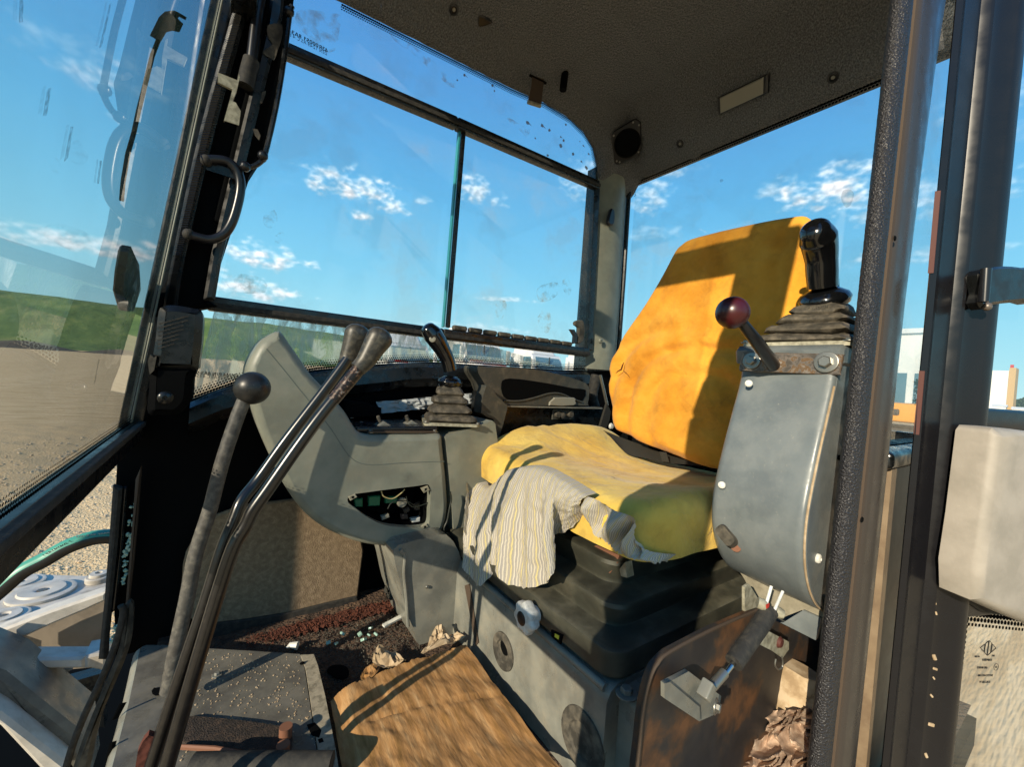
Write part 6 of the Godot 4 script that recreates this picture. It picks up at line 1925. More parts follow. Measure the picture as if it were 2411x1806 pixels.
	mb = MB.new()
	mb.slab([Vector3(0.765, 0.3677, -0.3834), Vector3(0.765, 0.347, -0.3504), Vector3(0.765, 0.3439, -0.3004), Vector3(0.765, 0.3448, -0.2497), Vector3(0.765, 0.3483, -0.2347), Vector3(0.765, 0.3493, -0.2279), Vector3(0.765, 0.3134, -0.2332), Vector3(0.765, 0.314, -0.2601), Vector3(0.765, 0.2877, -0.2869), Vector3(0.765, 0.2914, -0.3255), Vector3(0.765, 0.3237, -0.3485), Vector3(0.765, 0.3469, -0.3719)], Vector3(0.012, 0, 0), 0.002)
	part(o, "lower_skirt", mb, M["pale_skirt"])
	mb = MB.new()
	mb.slab([Vector3(0.76, 0.2839, -0.2823), Vector3(0.76, 0.3172, -0.2564), Vector3(0.76, 0.3169, -0.2338), Vector3(0.76, 0.31, -0.2333), Vector3(0.76, 0.2805, -0.2372), Vector3(0.76, 0.2816, -0.2867)], Vector3(0.01, 0, 0), 0.002)
	part(o, "skirt_tab", mb, M["panel_grey"])
	# joystick on top
	var jst := joystick("left_joystick", "glossy black joystick with thumb button on the near console", Vector3(0.835, 0.734, -0.302), 0.076, [Vector3(0.8707, 0.8172, -0.3), Vector3(0.8625, 0.8391, -0.3)], [Vector3(0.8548, 0.8431, -0.3), Vector3(0.8452, 0.8722, -0.3), Vector3(0.8371, 0.8945, -0.3), Vector3(0.8225, 0.9167, -0.3), Vector3(0.8058, 0.9282, -0.3)], [0.0225, 0.0235, 0.0235, 0.0255, 0.0275, 0.023], 4, Vector3(0.8443, 0.9386, -0.325), 0.0)
	var nz3 := Vector3(-0.30, 0.12, 0.95).normalized()
	print_text(jst.get_node("boot"), "raised_lettering", "REXROTH", Vector3(0.824, 0.8022, -0.2973), Vector3(0.0, 0.06, 1.0), Vector3(0.25, 1, 0), 0.0085, M["worn_rubber"], true)
	# safety lever with red ball
	o = thing("safety_lever", "dark red ball knob on a short black rod at the near console", "lever", Vector3(0.73, 0.6994, -0.3158))
	mb = MB.new()
	mb.tube([Vector3(0.735, 0.6967, -0.3166), Vector3(0.66, 0.727, -0.3106), Vector3(0.62, 0.7524, -0.3157)], [0.0105, 0.0095, 0.0078], 16)
	part(o, "rod", mb, M["grip_dull"])
	mb = MB.new()
	mb.ball(Vector3(0.61, 0.7653, -0.3246), 0.0235, 30)
	part(o, "ball_knob", mb, M["ball_red"])
	# support plate, gas strut and bracket below
	o = thing("support_plate", "rusty dark steel support plate beside the seat box", "bracket", Vector3(0.7, 0.0, -0.3))
	mb = MB.new()
	mb.slab(curve([Vector3(0.4274, 0.1935, -0.3), Vector3(0.4298, 0.2221, -0.3), Vector3(0.4309, 0.2501, -0.3), Vector3(0.435, 0.2769, -0.3), Vector3(0.444, 0.3003, -0.3), Vector3(0.455, 0.3099, -0.3), Vector3(0.4762, 0.3166, -0.3)], 3) + [Vector3(0.5763, 0.3169, -0.3), Vector3(0.7123, 0.3094, -0.3), Vector3(0.7595, 0.2814, -0.3), Vector3(0.9895, 0.1679, -0.3), Vector3(1.0669, -0.1988, -0.3), Vector3(0.4301, 0.1459, -0.3)], Vector3(0, 0, -0.010), 0.001)
	part(o, "plate", mb, M["rusty_steel"])
	mb = MB.new()
	var edge := []
	for p in curve([Vector3(0.429, 0.1935, -0.299), Vector3(0.4299, 0.2228, -0.299), Vector3(0.4303, 0.2511, -0.299), Vector3(0.4341, 0.2779, -0.299), Vector3(0.4432, 0.3012, -0.299), Vector3(0.4541, 0.3109, -0.299), Vector3(0.4753, 0.3175, -0.299), Vector3(0.5744, 0.3178, -0.299), Vector3(0.71, 0.3103, -0.299)], 3):
		edge.append(p)
	mb.tube(edge, 0.0025, 6)
	part(o, "worn_edge", mb, M["lip_brown"])
	mb = MB.new()
	mb.slab([Vector3(0.6431, 0.3642, -0.292), Vector3(0.6567, 0.3657, -0.292), Vector3(0.6878, 0.3369, -0.292), Vector3(0.6901, 0.323, -0.292), Vector3(0.6491, 0.3268, -0.292)], Vector3(0, 0, -0.004))
	part(o, "pale_hinge_plate", mb, M["pale_steel"])
	mb = MB.new()
	var e0: Vector3 = Vector3(0.3884, 0.3503, -0.245)
	mb.slab([Vector3(0.4289, 0.3128, -0.272), Vector3(0.4394, 0.3107, -0.272), Vector3(0.5077, 0.2541, -0.272), Vector3(0.5122, 0.234, -0.272), Vector3(0.5085, 0.2359, -0.272), Vector3(0.4312, 0.2948, -0.272)], Vector3(0, 0, -0.006), 0.001)
	var bk := part(o, "square_bracket", mb, M["steel_grey"])
	mb = MB.new()
	mb.slab([Vector3(0.4353, 0.3068, -0.276), Vector3(0.4836, 0.3053, -0.276), Vector3(0.5678, 0.2419, -0.276), Vector3(0.5632, 0.2205, -0.276), Vector3(0.5172, 0.229, -0.276), Vector3(0.5153, 0.2472, -0.276), Vector3(0.4466, 0.3051, -0.276)], Vector3(0, 0, -0.006), 0.001)
	part(bk, "bracket_plate", mb, M["steel_grey"])
	bolt(bk, Vector3(0.5255, 0.2549, -0.262), Vector3(0.3, 0, 1), 0.0065, M["zinc"])
	mb = MB.new()
	mb.slab([Vector3(0.6464, 0.3171, -0.26), Vector3(0.7263, 0.2756, -0.26), Vector3(0.7287, 0.2629, -0.26), Vector3(0.7088, 0.2562, -0.26), Vector3(0.6721, 0.2788, -0.26), Vector3(0.6309, 0.3009, -0.26), Vector3(0.6163, 0.3087, -0.26)], Vector3(0, 0, -0.005), 0.001)
	var lk := part(o, "latch_block", mb, M["pale_steel"])
	mb = MB.new()
	mb.lathe(Vector3(0.6916, 0.2859, -0.26), Vector3(0, 0, 1), [[0.0001, 0], [0.0085, 0], [0.006, 0.004], [0.0001, 0.005]], 14)
	part(lk, "red_rubber_stop", mb, M["red_paint"])
	mb = MB.new()
	mb.tube(curve([Vector3(0.6795, 0.2661, -0.258), Vector3(0.6786, 0.2572, -0.258), Vector3(0.6904, 0.2467, -0.258), Vector3(0.7033, 0.2452, -0.258), Vector3(0.7045, 0.253, -0.258), Vector3(0.7004, 0.2614, -0.258)], 4), 0.0012, 6)
	part(lk, "wire_clip", mb, M["zinc"])
	o = thing("gas_strut", "black gas strut with shiny piston rod below the near console", "gas strut", Vector3(0.4869, 0.2941, -0.255))
	mb = MB.new()
	mb.tube([Vector3(0.6387, 0.3495, -0.255), Vector3(0.6181, 0.3379, -0.255), Vector3(0.5491, 0.3065, -0.255)], [0.0112, 0.0114, 0.0108], 18)
	part(o, "cylinder", mb, M["rubber"])
	mb = MB.new()
	mb.tube([Vector3(0.5491, 0.3065, -0.255), Vector3(0.521, 0.2967, -0.255)], 0.0034, 12)
	part(o, "piston_rod", mb, M["chrome"])
	mb = MB.new()
	mb.tube([Vector3(0.5276, 0.3011, -0.255), Vector3(0.4971, 0.293, -0.255)], 0.0058, 12)
	part(o, "rod_end", mb, M["zinc"])
	mb = MB.new()
	mb.box(Transform3D(Basis(Vector3.BACK, 0.8), Vector3(0.4885, 0.2944, -0.255)), Vector3(0.02, 0.014, 0.014), 0.002)
	part(o, "clevis", mb, M["steel_grey"])
	for q in [Vector3(0.6014, 0.3708, -0.25), Vector3(0.6586, 0.3434, -0.25)]:
		mb = MB.new()
		mb.lathe(q, Vector3(0.5, -0.2, 0.8), [[0.0001, -0.005], [0.0072, -0.005], [0.0072, 0.001], [0.0055, 0.005], [0.0001, 0.006]], 14)
		part(o, "end_nut", mb, M["pale_steel"])
	for q in [[Vector3(0.6073, 0.3661, -0.248), Vector3(0.6206, 0.3915, -0.248)], [Vector3(0.6355, 0.354, -0.248), Vector3(0.6576, 0.3756, -0.248)]]:
		mb = MB.new()
		mb.tube(q, 0.002, 8)
		part(o, "guide_rod", mb, M["white_plastic"])
	mb = MB.new()
	mb.slab([Vector3(0.5962, 0.3748, -0.243), Vector3(0.6044, 0.3752, -0.243), Vector3(0.604, 0.3701, -0.243), Vector3(0.598, 0.3696, -0.243)], Vector3(0, 0, 0.001))
	part(o, "red_mark", mb, M["red_mark"])
	# things stuffed behind the strut
	var nf := FastNoiseLite.new()
	nf.seed = 12
	nf.frequency = 1.0
	nf.fractal_octaves = 1
	mb = MB.new()
	rows = []
	for i in 90:
		var row := []
		for j in 90:
			var u := i / 89.0
			var v := j / 89.0
			var p: Vector3 = Vector3(0.8, 0.0848, -0.3333).lerp(Vector3(0.82, 0.1527, -0.2374), u).lerp(Vector3(0.68, -0.0096, -0.3453).lerp(Vector3(0.72, 0.0877, -0.2032), u), v)
			var wu := u + 0.10 * nf.get_noise_2d(u * 3.0, v * 3.0 + 7.0)
			var wv := v + 0.10 * nf.get_noise_2d(u * 3.0 + 5.0, v * 3.0)
			var f := absf(nf.get_noise_2d(wu * 4.5, wv * 4.0))
			var f2 := absf(nf.get_noise_2d(wu * 10.0 + 9.0, wv * 9.0))
			row.append(p + Vector3(-0.030, 0.014, 0.004) * (0.9 - f * 1.9) + Vector3(-0.012, 0.004, 0.003) * (0.6 - f2 * 1.3))
		rows.append(row)
	mb.grid(rows)
	single("crumpled_rag", mb, M["rag"], "crumpled pinkish rag stuffed below the gas strut", "rag", "", 60.0)
	rows = []
	for i in 9:
		var c: Vector3 = Vector3(0.84, 0.1812, -0.2824).lerp(Vector3(0.82, 0.083, -0.2864), i / 8.0)
		var ring := []
		for j in 16:
			var a := TAU * j / 16.0
			ring.append(c + Vector3(cos(a) * 0.02, 0, sin(a) * 0.034) * (1.0 + 0.2 * nz.get_noise_2d(i * 0.6, j * 0.4)))
		rows.append(ring)
	mb = MB.new()
	mb.loft(rows)
	single("rolled_mat", mb, M["torn_card"], "rolled brown mat standing above the pinkish rag", "mat", "", 50.0)

# ------------------------------------------------------------------ floor
func floor_things() -> void:
	var o := thing("pedal_plate", "grey bent steel cover plate on the cab floor round the levers", "floor plate", Vector3(0.05, 0.0, -0.9))
	var mb := MB.new()
	mb.slab([Vector3(-0.0496, 0.05, -1.0629), Vector3(0.0026, 0.05, -1.0234), Vector3(0.0807, 0.05, -0.9714), Vector3(0.1577, 0.05, -0.9183), Vector3(0.1591, 0.05, -0.8688), Vector3(0.1535, 0.05, -0.7709), Vector3(0.1463, 0.05, -0.6557), Vector3(0.1392, 0.05, -0.5805), Vector3(-0.0803, 0.05, -0.7118), Vector3(-0.1027, 0.05, -0.7862), Vector3(-0.1036, 0.05, -0.9176), Vector3(-0.1085, 0.05, -1.0672), Vector3(-0.1076, 0.05, -1.088), Vector3(-0.1009, 0.05, -1.092)], Vector3(0, -0.006, 0), 0.002)
	part(o, "top", mb, M["plate_grey"])
	mb = MB.new()
	mb.slab([Vector3(0.1581, 0.052, -0.9121), Vector3(0.181, 0.052, -0.9021), Vector3(0.1821, 0.052, -0.8627), Vector3(0.1791, 0.052, -0.7737), Vector3(0.1716, 0.052, -0.6504), Vector3(0.1633, 0.052, -0.5638), Vector3(0.1414, 0.052, -0.577), Vector3(0.1477, 0.052, -0.6524), Vector3(0.1548, 0.052, -0.7673), Vector3(0.1606, 0.052, -0.8648)], Vector3(0, -0.006, 0), 0.002)
	part(o, "right_flange", mb, M["dusty_steel"])
	mb = MB.new()
	var le: Array = curve([Vector3(-0.1009, 0.05, -1.092), Vector3(-0.1079, 0.05, -1.0871), Vector3(-0.1086, 0.05, -1.0647), Vector3(-0.1036, 0.05, -0.9176), Vector3(-0.1027, 0.05, -0.7862), Vector3(-0.1029, 0.05, -0.749)], 3)
	mb.grid([le, moved(le, Vector3(-0.006, -0.004, 0.0)), moved(le, Vector3(-0.010, -0.012, 0.0)), moved(le, Vector3(-0.010, -0.05, 0.0))])
	part(o, "bent_edge", mb, M["steel_grey"])
	for q in [[Vector3(-0.0755, 0.0515, -0.9331), Vector3(-0.0731, 0.0515, -0.94), Vector3(-0.053, 0.0515, -0.9287), Vector3(-0.0492, 0.0515, -0.908), Vector3(-0.0687, 0.0515, -0.917), Vector3(-0.0735, 0.0515, -0.9238)], [Vector3(0.1417, 0.0515, -0.7255), Vector3(0.1532, 0.0515, -0.7242), Vector3(0.16, 0.0515, -0.7028), Vector3(0.1542, 0.0515, -0.6895), Vector3(0.1449, 0.0515, -0.7015)], [Vector3(0.1517, 0.0515, -0.6878), Vector3(0.1584, 0.0515, -0.6871), Vector3(0.1591, 0.0515, -0.6786), Vector3(0.1525, 0.0515, -0.6793)]]:
		mb = MB.new()
		mb.slab(q, Vector3(0, 0.0008, 0))
		part(o, "slot", mb, M["black_clean"])
	for q in [[Vector3(-0.1082, 0.0561, -0.83), Vector3(-0.1048, 0.0557, -0.83), Vector3(-0.108, 0.0298, -0.83), Vector3(-0.1123, 0.0294, -0.83)], [Vector3(-0.1085, 0.0668, -0.9), Vector3(-0.1037, 0.0663, -0.9), Vector3(-0.1132, 0.0429, -0.9), Vector3(-0.1169, 0.0432, -0.9)]]:
		mb = MB.new()
		mb.slab(q, Vector3(-0.004, 0.002, 0.004))
		part(o, "edge_slot", mb, M["black_clean"])
	mb = MB.new()
	for i in 520:
		var u := rng.randf()
		var v := rng.randf()
		var p: Vector3 = Vector3(-0.041, 0.0505, -1.0453).lerp(Vector3(0.1552, 0.0505, -0.9108), u).lerp(Vector3(-0.0454, 0.0505, -0.7563).lerp(Vector3(0.1482, 0.0505, -0.6423), u), v)
		var s := rng.randf_range(0.0006, 0.0022)
		mb.box(Transform3D(Basis.from_euler(Vector3(0, rng.randf() * 6, 0)), p), Vector3(s, s * 0.5, s * 1.2))
	var gr := part(o, "grit", mb, M["torn_card"], 10.0)
	gr.set_meta("kind", "stuff")
	bolt(o, Vector3(0.0186, 0.051, -0.9257), Vector3.UP, 0.0055, M["steel_grey"])
	bolt(o, Vector3(0.1568, 0.053, -0.8826), Vector3.UP, 0.003, M["black_clean"])
	# rusty pedal base
	o = thing("pedal", "rusty broken pedal base with two copper coloured pins on the plate", "pedal", Vector3(0.0385, 0.05, -0.7555))
	mb = MB.new()
	mb.slab(curve([Vector3(-0.0235, 0.053, -0.8327), Vector3(0.0076, 0.053, -0.8149), Vector3(0.0597, 0.053, -0.7761), Vector3(0.1008, 0.053, -0.742), Vector3(0.118, 0.053, -0.7269), Vector3(0.1138, 0.053, -0.6829), Vector3(0.0952, 0.053, -0.682), Vector3(0.038, 0.053, -0.7243), Vector3(-0.0199, 0.053, -0.7733), Vector3(-0.0373, 0.053, -0.8086)], 2, true), Vector3(0, 0.004, 0), 0.001)
	part(o, "foot_board", mb, M["muck"])
	mb = MB.new()
	mb.slab([Vector3(-0.029, 0.06, -0.7682), Vector3(0.0186, 0.06, -0.7373), Vector3(0.0565, 0.06, -0.7047), Vector3(0.0997, 0.06, -0.6707), Vector3(0.0974, 0.06, -0.6677), Vector3(0.0525, 0.06, -0.7013), Vector3(0.0149, 0.06, -0.7321), Vector3(-0.0286, 0.06, -0.7619)], Vector3(0, 0.006, 0), 0.002)
	part(o, "rusty_lip", mb, M["copper"])
	for q in [Vector3(0.1085, 0.056, -0.7119), Vector3(0.1012, 0.056, -0.6791)]:
		mb = MB.new()
		mb.tube([q, q + Vector3(0, 0.018, 0)], 0.0095, 14)
		part(o, "pin", mb, M["copper"])
	mb = MB.new()
	mb.tube([Vector3(-0.0081, 0.075, -0.7019), Vector3(0.0725, 0.075, -0.6571), Vector3(0.1551, 0.075, -0.6084)], 0.016, 14)
	part(o, "tread_roller", mb, M["rubber"])
	mb = MB.new()
	mb.slab([Vector3(-0.0596, 0.184, -0.62), Vector3(-0.0553, 0.1948, -0.62), Vector3(-0.0508, 0.2001, -0.62), Vector3(-0.0458, 0.1957, -0.62), Vector3(-0.0471, 0.1782, -0.62), Vector3(-0.0494, 0.1496, -0.62), Vector3(-0.0618, 0.1559, -0.62)], Vector3(0, 0, -0.012), 0.003)
	part(o, "rusty_arm", mb, M["rust_scale"])
	# cardboard
	var c0: Vector3 = Vector3(0.1874, 0.055, -0.7704)
	var c1: Vector3 = Vector3(0.4685, 0.05, -0.7817)
	var c2: Vector3 = Vector3(0.4557, 0.05, -0.4444)
	var c3: Vector3 = Vector3(0.1729, 0.055, -0.5829)
	mb = MB.new()
	var rows := []
	for i in 40:
		var row := []
		for j in 420:
			var u := j / 419.0
			var v := i / 39.0
			var jag := 0.0
			if v == 0.0:
				jag = 0.006 * nz.get_noise_2d(u * 18.0, 1.0)
			var p := c0.lerp(c1, u).lerp(c3.lerp(c2, u), v)
			p += (c1 - c2).normalized() * (jag + 0.012 * sin(u * PI) * (1.0 - v))
			p.y += 0.00004 * sin(u * 330.0) - 0.004 * exp(-pow((v - 0.42 - 0.05 * u) / 0.012, 2.0)) - 0.004 * exp(-pow((u - 0.3) / 0.05, 2.0) - pow((v - 0.25) / 0.07, 2.0)) + 0.006 * nz.get_noise_2d(u * 2.0, v * 2.0) + 0.002 * nz.get_noise_2d(u * 8.0, v * 7.0) - 0.012 * smoothstep(0.12, 0.0, u)
			row.append(p)
		rows.append(row)
	mb.grid(rows)
	var skirt := []
	for r in rows:
		skirt.append(r[419])
	mb.grid([skirt, moved(skirt, Vector3(0.001, -0.006, 0))])
	mb.grid([rows[0], moved(rows[0], Vector3(0, -0.006, -0.001))])
	single("cardboard_sheet", mb, M["cardboard"], "creased brown corrugated cardboard lying on the floor before the seat", "cardboard", "", 60.0)
	# torn scraps
	var scraps := [
		[[Vector3(0.377, 0.03, -0.8144), Vector3(0.4065, 0.03, -0.8416), Vector3(0.4366, 0.03, -0.8756), Vector3(0.4542, 0.03, -0.8795), Vector3(0.4645, 0.03, -0.8507), Vector3(0.4795, 0.03, -0.8329), Vector3(0.4842, 0.03, -0.8114), Vector3(0.425, 0.03, -0.8166)], 0.03, "crumpled pale card scrap at the far corner of the cardboard", "torn_card"],
		[[Vector3(0.2866, 0.02, -0.851), Vector3(0.3121, 0.02, -0.8924), Vector3(0.3352, 0.02, -0.8681), Vector3(0.3491, 0.02, -0.8297), Vector3(0.3422, 0.02, -0.8201), Vector3(0.3114, 0.02, -0.8267)], 0.025, "folded grey card scrap left of the cardboard edge", "torn_card"],
		[[Vector3(0.2575, 0.012, -0.8342), Vector3(0.2778, 0.012, -0.8634), Vector3(0.293, 0.012, -0.8656), Vector3(0.2946, 0.012, -0.8384), Vector3(0.2735, 0.012, -0.8252)], 0.012, "small brown card scrap by the plate flange", "cardboard"],
	]
	for s in scraps:
		mb = MB.new()
		var out: Array = curve(s[0], 4, true)
		var ctr := Vector3.ZERO
		for p in out:
			ctr += p
		ctr /= out.size()
		rows = []
		for k in 8:
			var f := 0.02 + k / 7.0 * 0.98
			var ring := []
			for p in out:
				var q: Vector3 = ctr.lerp(p, f)
				q.y += s[1] * (0.5 + 0.8 * nz.get_noise_2d(q.x * 26.0, q.z * 26.0)) * (1.0 - 0.4 * f) + 0.3 * s[1] * absf(nz.get_noise_2d(q.x * 60.0, q.z * 60.0))
				ring.append(q)
			rows.append(ring)
		mb.grid(rows, true)
		single("card_scrap", mb, M[s[3]], s[2], "cardboard scrap", "", 25.0)
	# rust flakes, broken glass, plastic bits
	mb = MB.new()
	for i in 1500:
		var t := rng.randf()
		var a: Vector3 = Vector3(0.0741, 0.004, -1.086)
		var b: Vector3 = Vector3(0.4307, 0.004, -1.0836)
		var g := rng.randfn(0.0, 0.5) + 0.4 * nz.get_noise_2d(t * 8.0, 3.0)
		var p := a.lerp(b, t) + Vector3(0.0, 0.0, g * 0.026)
		var s := rng.randf_range(0.0015, 0.0055) * (0.4 + 0.9 * smoothstep(0.0, 0.35, t)) 
		mb.box(Transform3D(Basis.from_euler(Vector3(rng.randf_range(-0.7, 0.7), rng.randf() * 6, rng.randf_range(-0.7, 0.7))), p + Vector3(0, maxf(0.0, 0.004 - absf(g) * 0.004) + s * 0.3, 0)), Vector3(s * rng.randf_range(0.8, 1.8), s * 0.25, s * 1.2))
	var fl := single("rust_flakes", mb, M["rust"], "ridge of red-brown rust flakes along the carpet edge", "rust", "", 10.0)
	fl.set_meta("kind", "stuff")
	mb = MB.new()
	for i in 1400:
		var u := rng.randf()
		var v := rng.randf()
		var p: Vector3 = Vector3(0.1026, 0.005, -1.0625).lerp(Vector3(0.4258, 0.005, -1.0462), u).lerp(Vector3(0.1993, 0.005, -0.8092).lerp(Vector3(0.4062, 0.005, -0.8722), u), v)
		var s := rng.randf_range(0.0008, 0.0026)
		mb.box(Transform3D(Basis.from_euler(Vector3(rng.randf() * 6, rng.randf() * 6, 0)), p), Vector3(s, s * 0.7, s * 1.2))
	fl = single("floor_grit", mb, M["worn_rubber"], "pale grit scattered on the dirty cab floor", "grit", "", 10.0)
	fl.set_meta("kind", "stuff")
	var bits := [[Vector3(0.2983, 0.01, -0.9894), 0.012], [Vector3(0.3271, 0.01, -1.0014), 0.010], [Vector3(0.3314, 0.01, -0.9716), 0.011], [Vector3(0.3007, 0.01, -0.9651), 0.013], [Vector3(0.3163, 0.01, -0.9763), 0.009], [Vector3(0.2645, 0.01, -1.0109), 0.012], [Vector3(0.2288, 0.01, -0.9914), 0.010], [Vector3(0.2432, 0.01, -0.9804), 0.009]]
	var first: MeshInstance3D
	var crumb := ["green glass crumb left of the crumb cluster", "green glass crumb topmost in the cluster by the white strip", "green glass crumb nearest the white strip", "largest green glass crumb, nearest the cardboard", "smallest green glass crumb in the middle of the cluster", "green glass crumb at the front end of the rust ridge", "green glass crumb right of the white plug", "second green glass crumb from the white plug"]
	for k in bits.size():
		var b: Array = bits[k]
		mb = MB.new()
		mb.box(Transform3D(Basis.from_euler(Vector3(rng.randf() * 0.8, rng.randf() * 6, rng.randf() * 0.6)), b[0]), Vector3(b[1], b[1] * 0.5, b[1] * 0.8), 0.0015)
		single("glass_fragment", mb, M["crumb_glass"], crumb[k], "glass fragment", "glass crumbs on the cab floor")
	mb = MB.new()
	mb.tube([Vector3(0.1669, 0.014, -1.0059), Vector3(0.1525, 0.014, -1.0149), Vector3(0.1443, 0.014, -1.0092)], [0.009, 0.006, 0.001], 10)
	single("plastic_plug", mb, M["white_plastic"], "white plastic plug lying behind the grey plate", "plug")
	mb = MB.new()
	mb.slab([Vector3(0.3507, 0.02, -0.988), Vector3(0.4377, 0.02, -1.0185), Vector3(0.439, 0.02, -1.0057), Vector3(0.3527, 0.02, -0.9763)], Vector3(0, -0.005, 0), 0.001)
	single("plastic_strip", mb, M["white_plastic"], "short white plastic strip by the console foot", "strip")
	mb = MB.new()
	mb.slab(curve([Vector3(0.2086, 0.006, -0.901), Vector3(0.22, 0.006, -0.9131), Vector3(0.2378, 0.006, -0.9059), Vector3(0.2471, 0.006, -0.8901), Vector3(0.2455, 0.006, -0.8701), Vector3(0.2343, 0.006, -0.8613), Vector3(0.2214, 0.006, -0.871)], 2, true), Vector3(0, 0.002, 0))
	single("dark_disc", mb, M["black_clean"], "dark round cap lying beside the plate flange", "cap")
	mb = MB.new()
	rows = []
	for i in 10:
		var row := []
		for j in 12:
			var p: Vector3 = Vector3(0.3721, 0.0697, -1.06).lerp(Vector3(0.4042, 0.0957, -1.05), j / 11.0).lerp(Vector3(0.3828, 0.0432, -1.05).lerp(Vector3(0.4081, 0.0458, -1.04), j / 11.0), i / 9.0)
			row.append(p + Vector3(0, 0, 0.02 * nz.get_noise_2d(i * 0.5, j * 0.5)))
		rows.append(row)
	mb.grid(rows)
	single("dark_rag", mb, M["dark_cloth"], "scrap of dark cloth bunched beside the console foot", "rag", "", 30.0)

# ------------------------------------------------------------------ open door folded back along the cab
func door() -> void:
	var d := Vector3(0.94, 0, 0.342).normalized()
	var up := Vector3(0.0, 1.0, 0.0)
	var out := Vector3(-0.342, 0, 0.94).normalized()
	var o := thing("cab_door", "open black cab door with beige lock box and glazed lower pane", "door", Vector3(0.9, 0.1, -0.16))
	var b0 := Vector3(0.862, 0, -0.161)
	var mb := MB.new()
	# upright post: stepped section swept upwards, leaning a little
	var sec := [[-0.010, -0.0025], [-0.012, 0.0], [-0.004, 0.004], [0.004, 0.001], [0.012, 0.0], [0.040, 0.002], [0.047, 0.010], [0.052, 0.012], [0.058, 0.008], [0.075, 0.010], [0.088, 0.020], [0.098, 0.024], [0.110, 0.022], [0.120, 0.010], [0.124, -0.004], [0.12, -0.012]]
	var rows := []
	for y in [-0.4, 0.0, 0.4, 0.8, 1.2, 1.7]:
		var row := []
		for s in sec:
			row.append(b0 + d * (s[0] * 0.93 + (y - 0.77) * 0.012) + out * s[1] + up * y)
		rows.append(row)
	mb.grid(rows)
	var fr := part(o, "frame_post", mb, M["door_metal"])
	for q in [[0.845, 0.966], [0.605, 0.70]]:
		mb = MB.new()
		mb.slab([b0 + d * -0.0125 + up * q[0] + out * -0.001, b0 + d * -0.0085 + up * q[0] + out * 0.0035, b0 + d * -0.0085 + up * q[1] + out * 0.0035, b0 + d * -0.0125 + up * q[1] + out * -0.001], d * -0.0008)
		part(fr, "rust_patch", mb, M["red_paint"])
	# panes
	var at := func(u: float, y: float, off: float) -> Vector3: return b0 + d * u + up * y + out * off
	var pn := [at.call(0.12, 0.655, -0.006), at.call(0.72, 0.655, -0.006), at.call(0.72, 1.6, -0.006), at.call(0.12, 1.6, -0.006)]
	mb = MB.new()
	mb.sheet(pn)
	part(o, "upper_pane", mb, M["pane"])
	mb = MB.new()
	mb.slab([at.call(0.124, 0.66, -0.004), at.call(0.136, 0.66, -0.004), at.call(0.142, 1.6, -0.004), at.call(0.13, 1.6, -0.004)], out * -0.006)
	part(o, "upper_pane_edge", mb, M["edge_glass"])
	mb = MB.new()
	mb.box(Transform3D(Basis(d, up, out), at.call(0.42, 0.632, -0.002)), Vector3(0.62, 0.040, 0.03), 0.006)
	part(o, "middle_rail", mb, M["door_metal"])
	pn = [at.call(0.10, -0.35, -0.006), at.call(0.72, -0.35, -0.006), at.call(0.72, 0.36, -0.006), at.call(0.10, 0.36, -0.006)]
	mb = MB.new()
	mb.sheet(pn)
	var lp := part(o, "lower_pane", mb, M["pane"])
	mb = MB.new()
	mb.sheet(moved(pn, out * 0.002))
	part(lp, "dust", mb, M["dust_film"])
	mb = MB.new()
	mb.box(Transform3D(Basis(d, up, out), at.call(0.42, 0.345, -0.002)), Vector3(0.62, 0.05, 0.02), 0.004)
	part(o, "lower_rail", mb, M["door_metal"])
	var t0: Vector3 = Vector3(0.9912, 0.3277, -0.1121)
	var t1: Vector3 = Vector3(1.1418, 0.3032, -0.0577)
	var s0: Vector3 = Vector3(0.971, 0.3281, -0.1194)
	var s1: Vector3 = Vector3(0.9611, 0.0689, -0.123)
	frit(lp, [t0, t1], (s1 - s0).normalized(), 0.0085, 3)
	frit(lp, [s1, s0], d, 0.0085, 3)
	mb = MB.new()
	mb.slab([s0 + d * -0.05, s0 + d * 0.001, s1 + d * 0.001, s1 + d * -0.05], out * 0.006)
	part(o, "pane_border", mb, M["door_metal"])
	for i in 9:
		var q: Vector3 = [Vector3(0.9001, 0.3526, -0.1366), Vector3(0.9052, 0.3356, -0.1347), Vector3(0.8995, 0.3053, -0.1368), Vector3(0.9096, 0.2673, -0.1332), Vector3(0.913, 0.249, -0.1319), Vector3(0.9125, 0.2346, -0.1321), Vector3(0.911, 0.2073, -0.1326), Vector3(0.9148, 0.1623, -0.1313), Vector3(0.9109, 0.1147, -0.1327)][i]
		mb = MB.new()
		mb.box(Transform3D(Basis(out, rng.randf() * 3.0), q), Vector3(0.007, 0.004, 0.003) * rng.randf_range(0.6, 1.3), 0.001)
		part(o, "glue_crumb", mb, M["torn_card"])
	# printed glass mark, seen from behind and so reversed
	var tr: Vector3 = -(Vector3(1.0708, 0.2133, -0.0844) - Vector3(1.0171, 0.2201, -0.1038)).normalized()
	var tu: Vector3 = (Vector3(1.0506, 0.2313, -0.0917) - Vector3(1.0489, 0.2033, -0.0923)).normalized()
	var lines := [[Vector3(1.0593, 0.247, -0.0886), "TMT", 0.0042], [Vector3(1.022, 0.2499, -0.1021), "GLASS", 0.0042], [Vector3(1.0458, 0.2416, -0.0935), "TEMPERED", 0.0050], [Vector3(1.036, 0.23, -0.097), "43R 001075", 0.0050], [Vector3(1.0683, 0.2271, -0.0853), "E3", 0.0046], [Vector3(1.0448, 0.2161, -0.0938), "DOT513-AS2-M6", 0.0050], [Vector3(1.0452, 0.205, -0.0937), "ITALCAB-TY", 0.0050]]
	for l in lines:
		print_text(lp, "printed_mark", l[1], l[0], tr, tu, l[2], M["ink"], true)
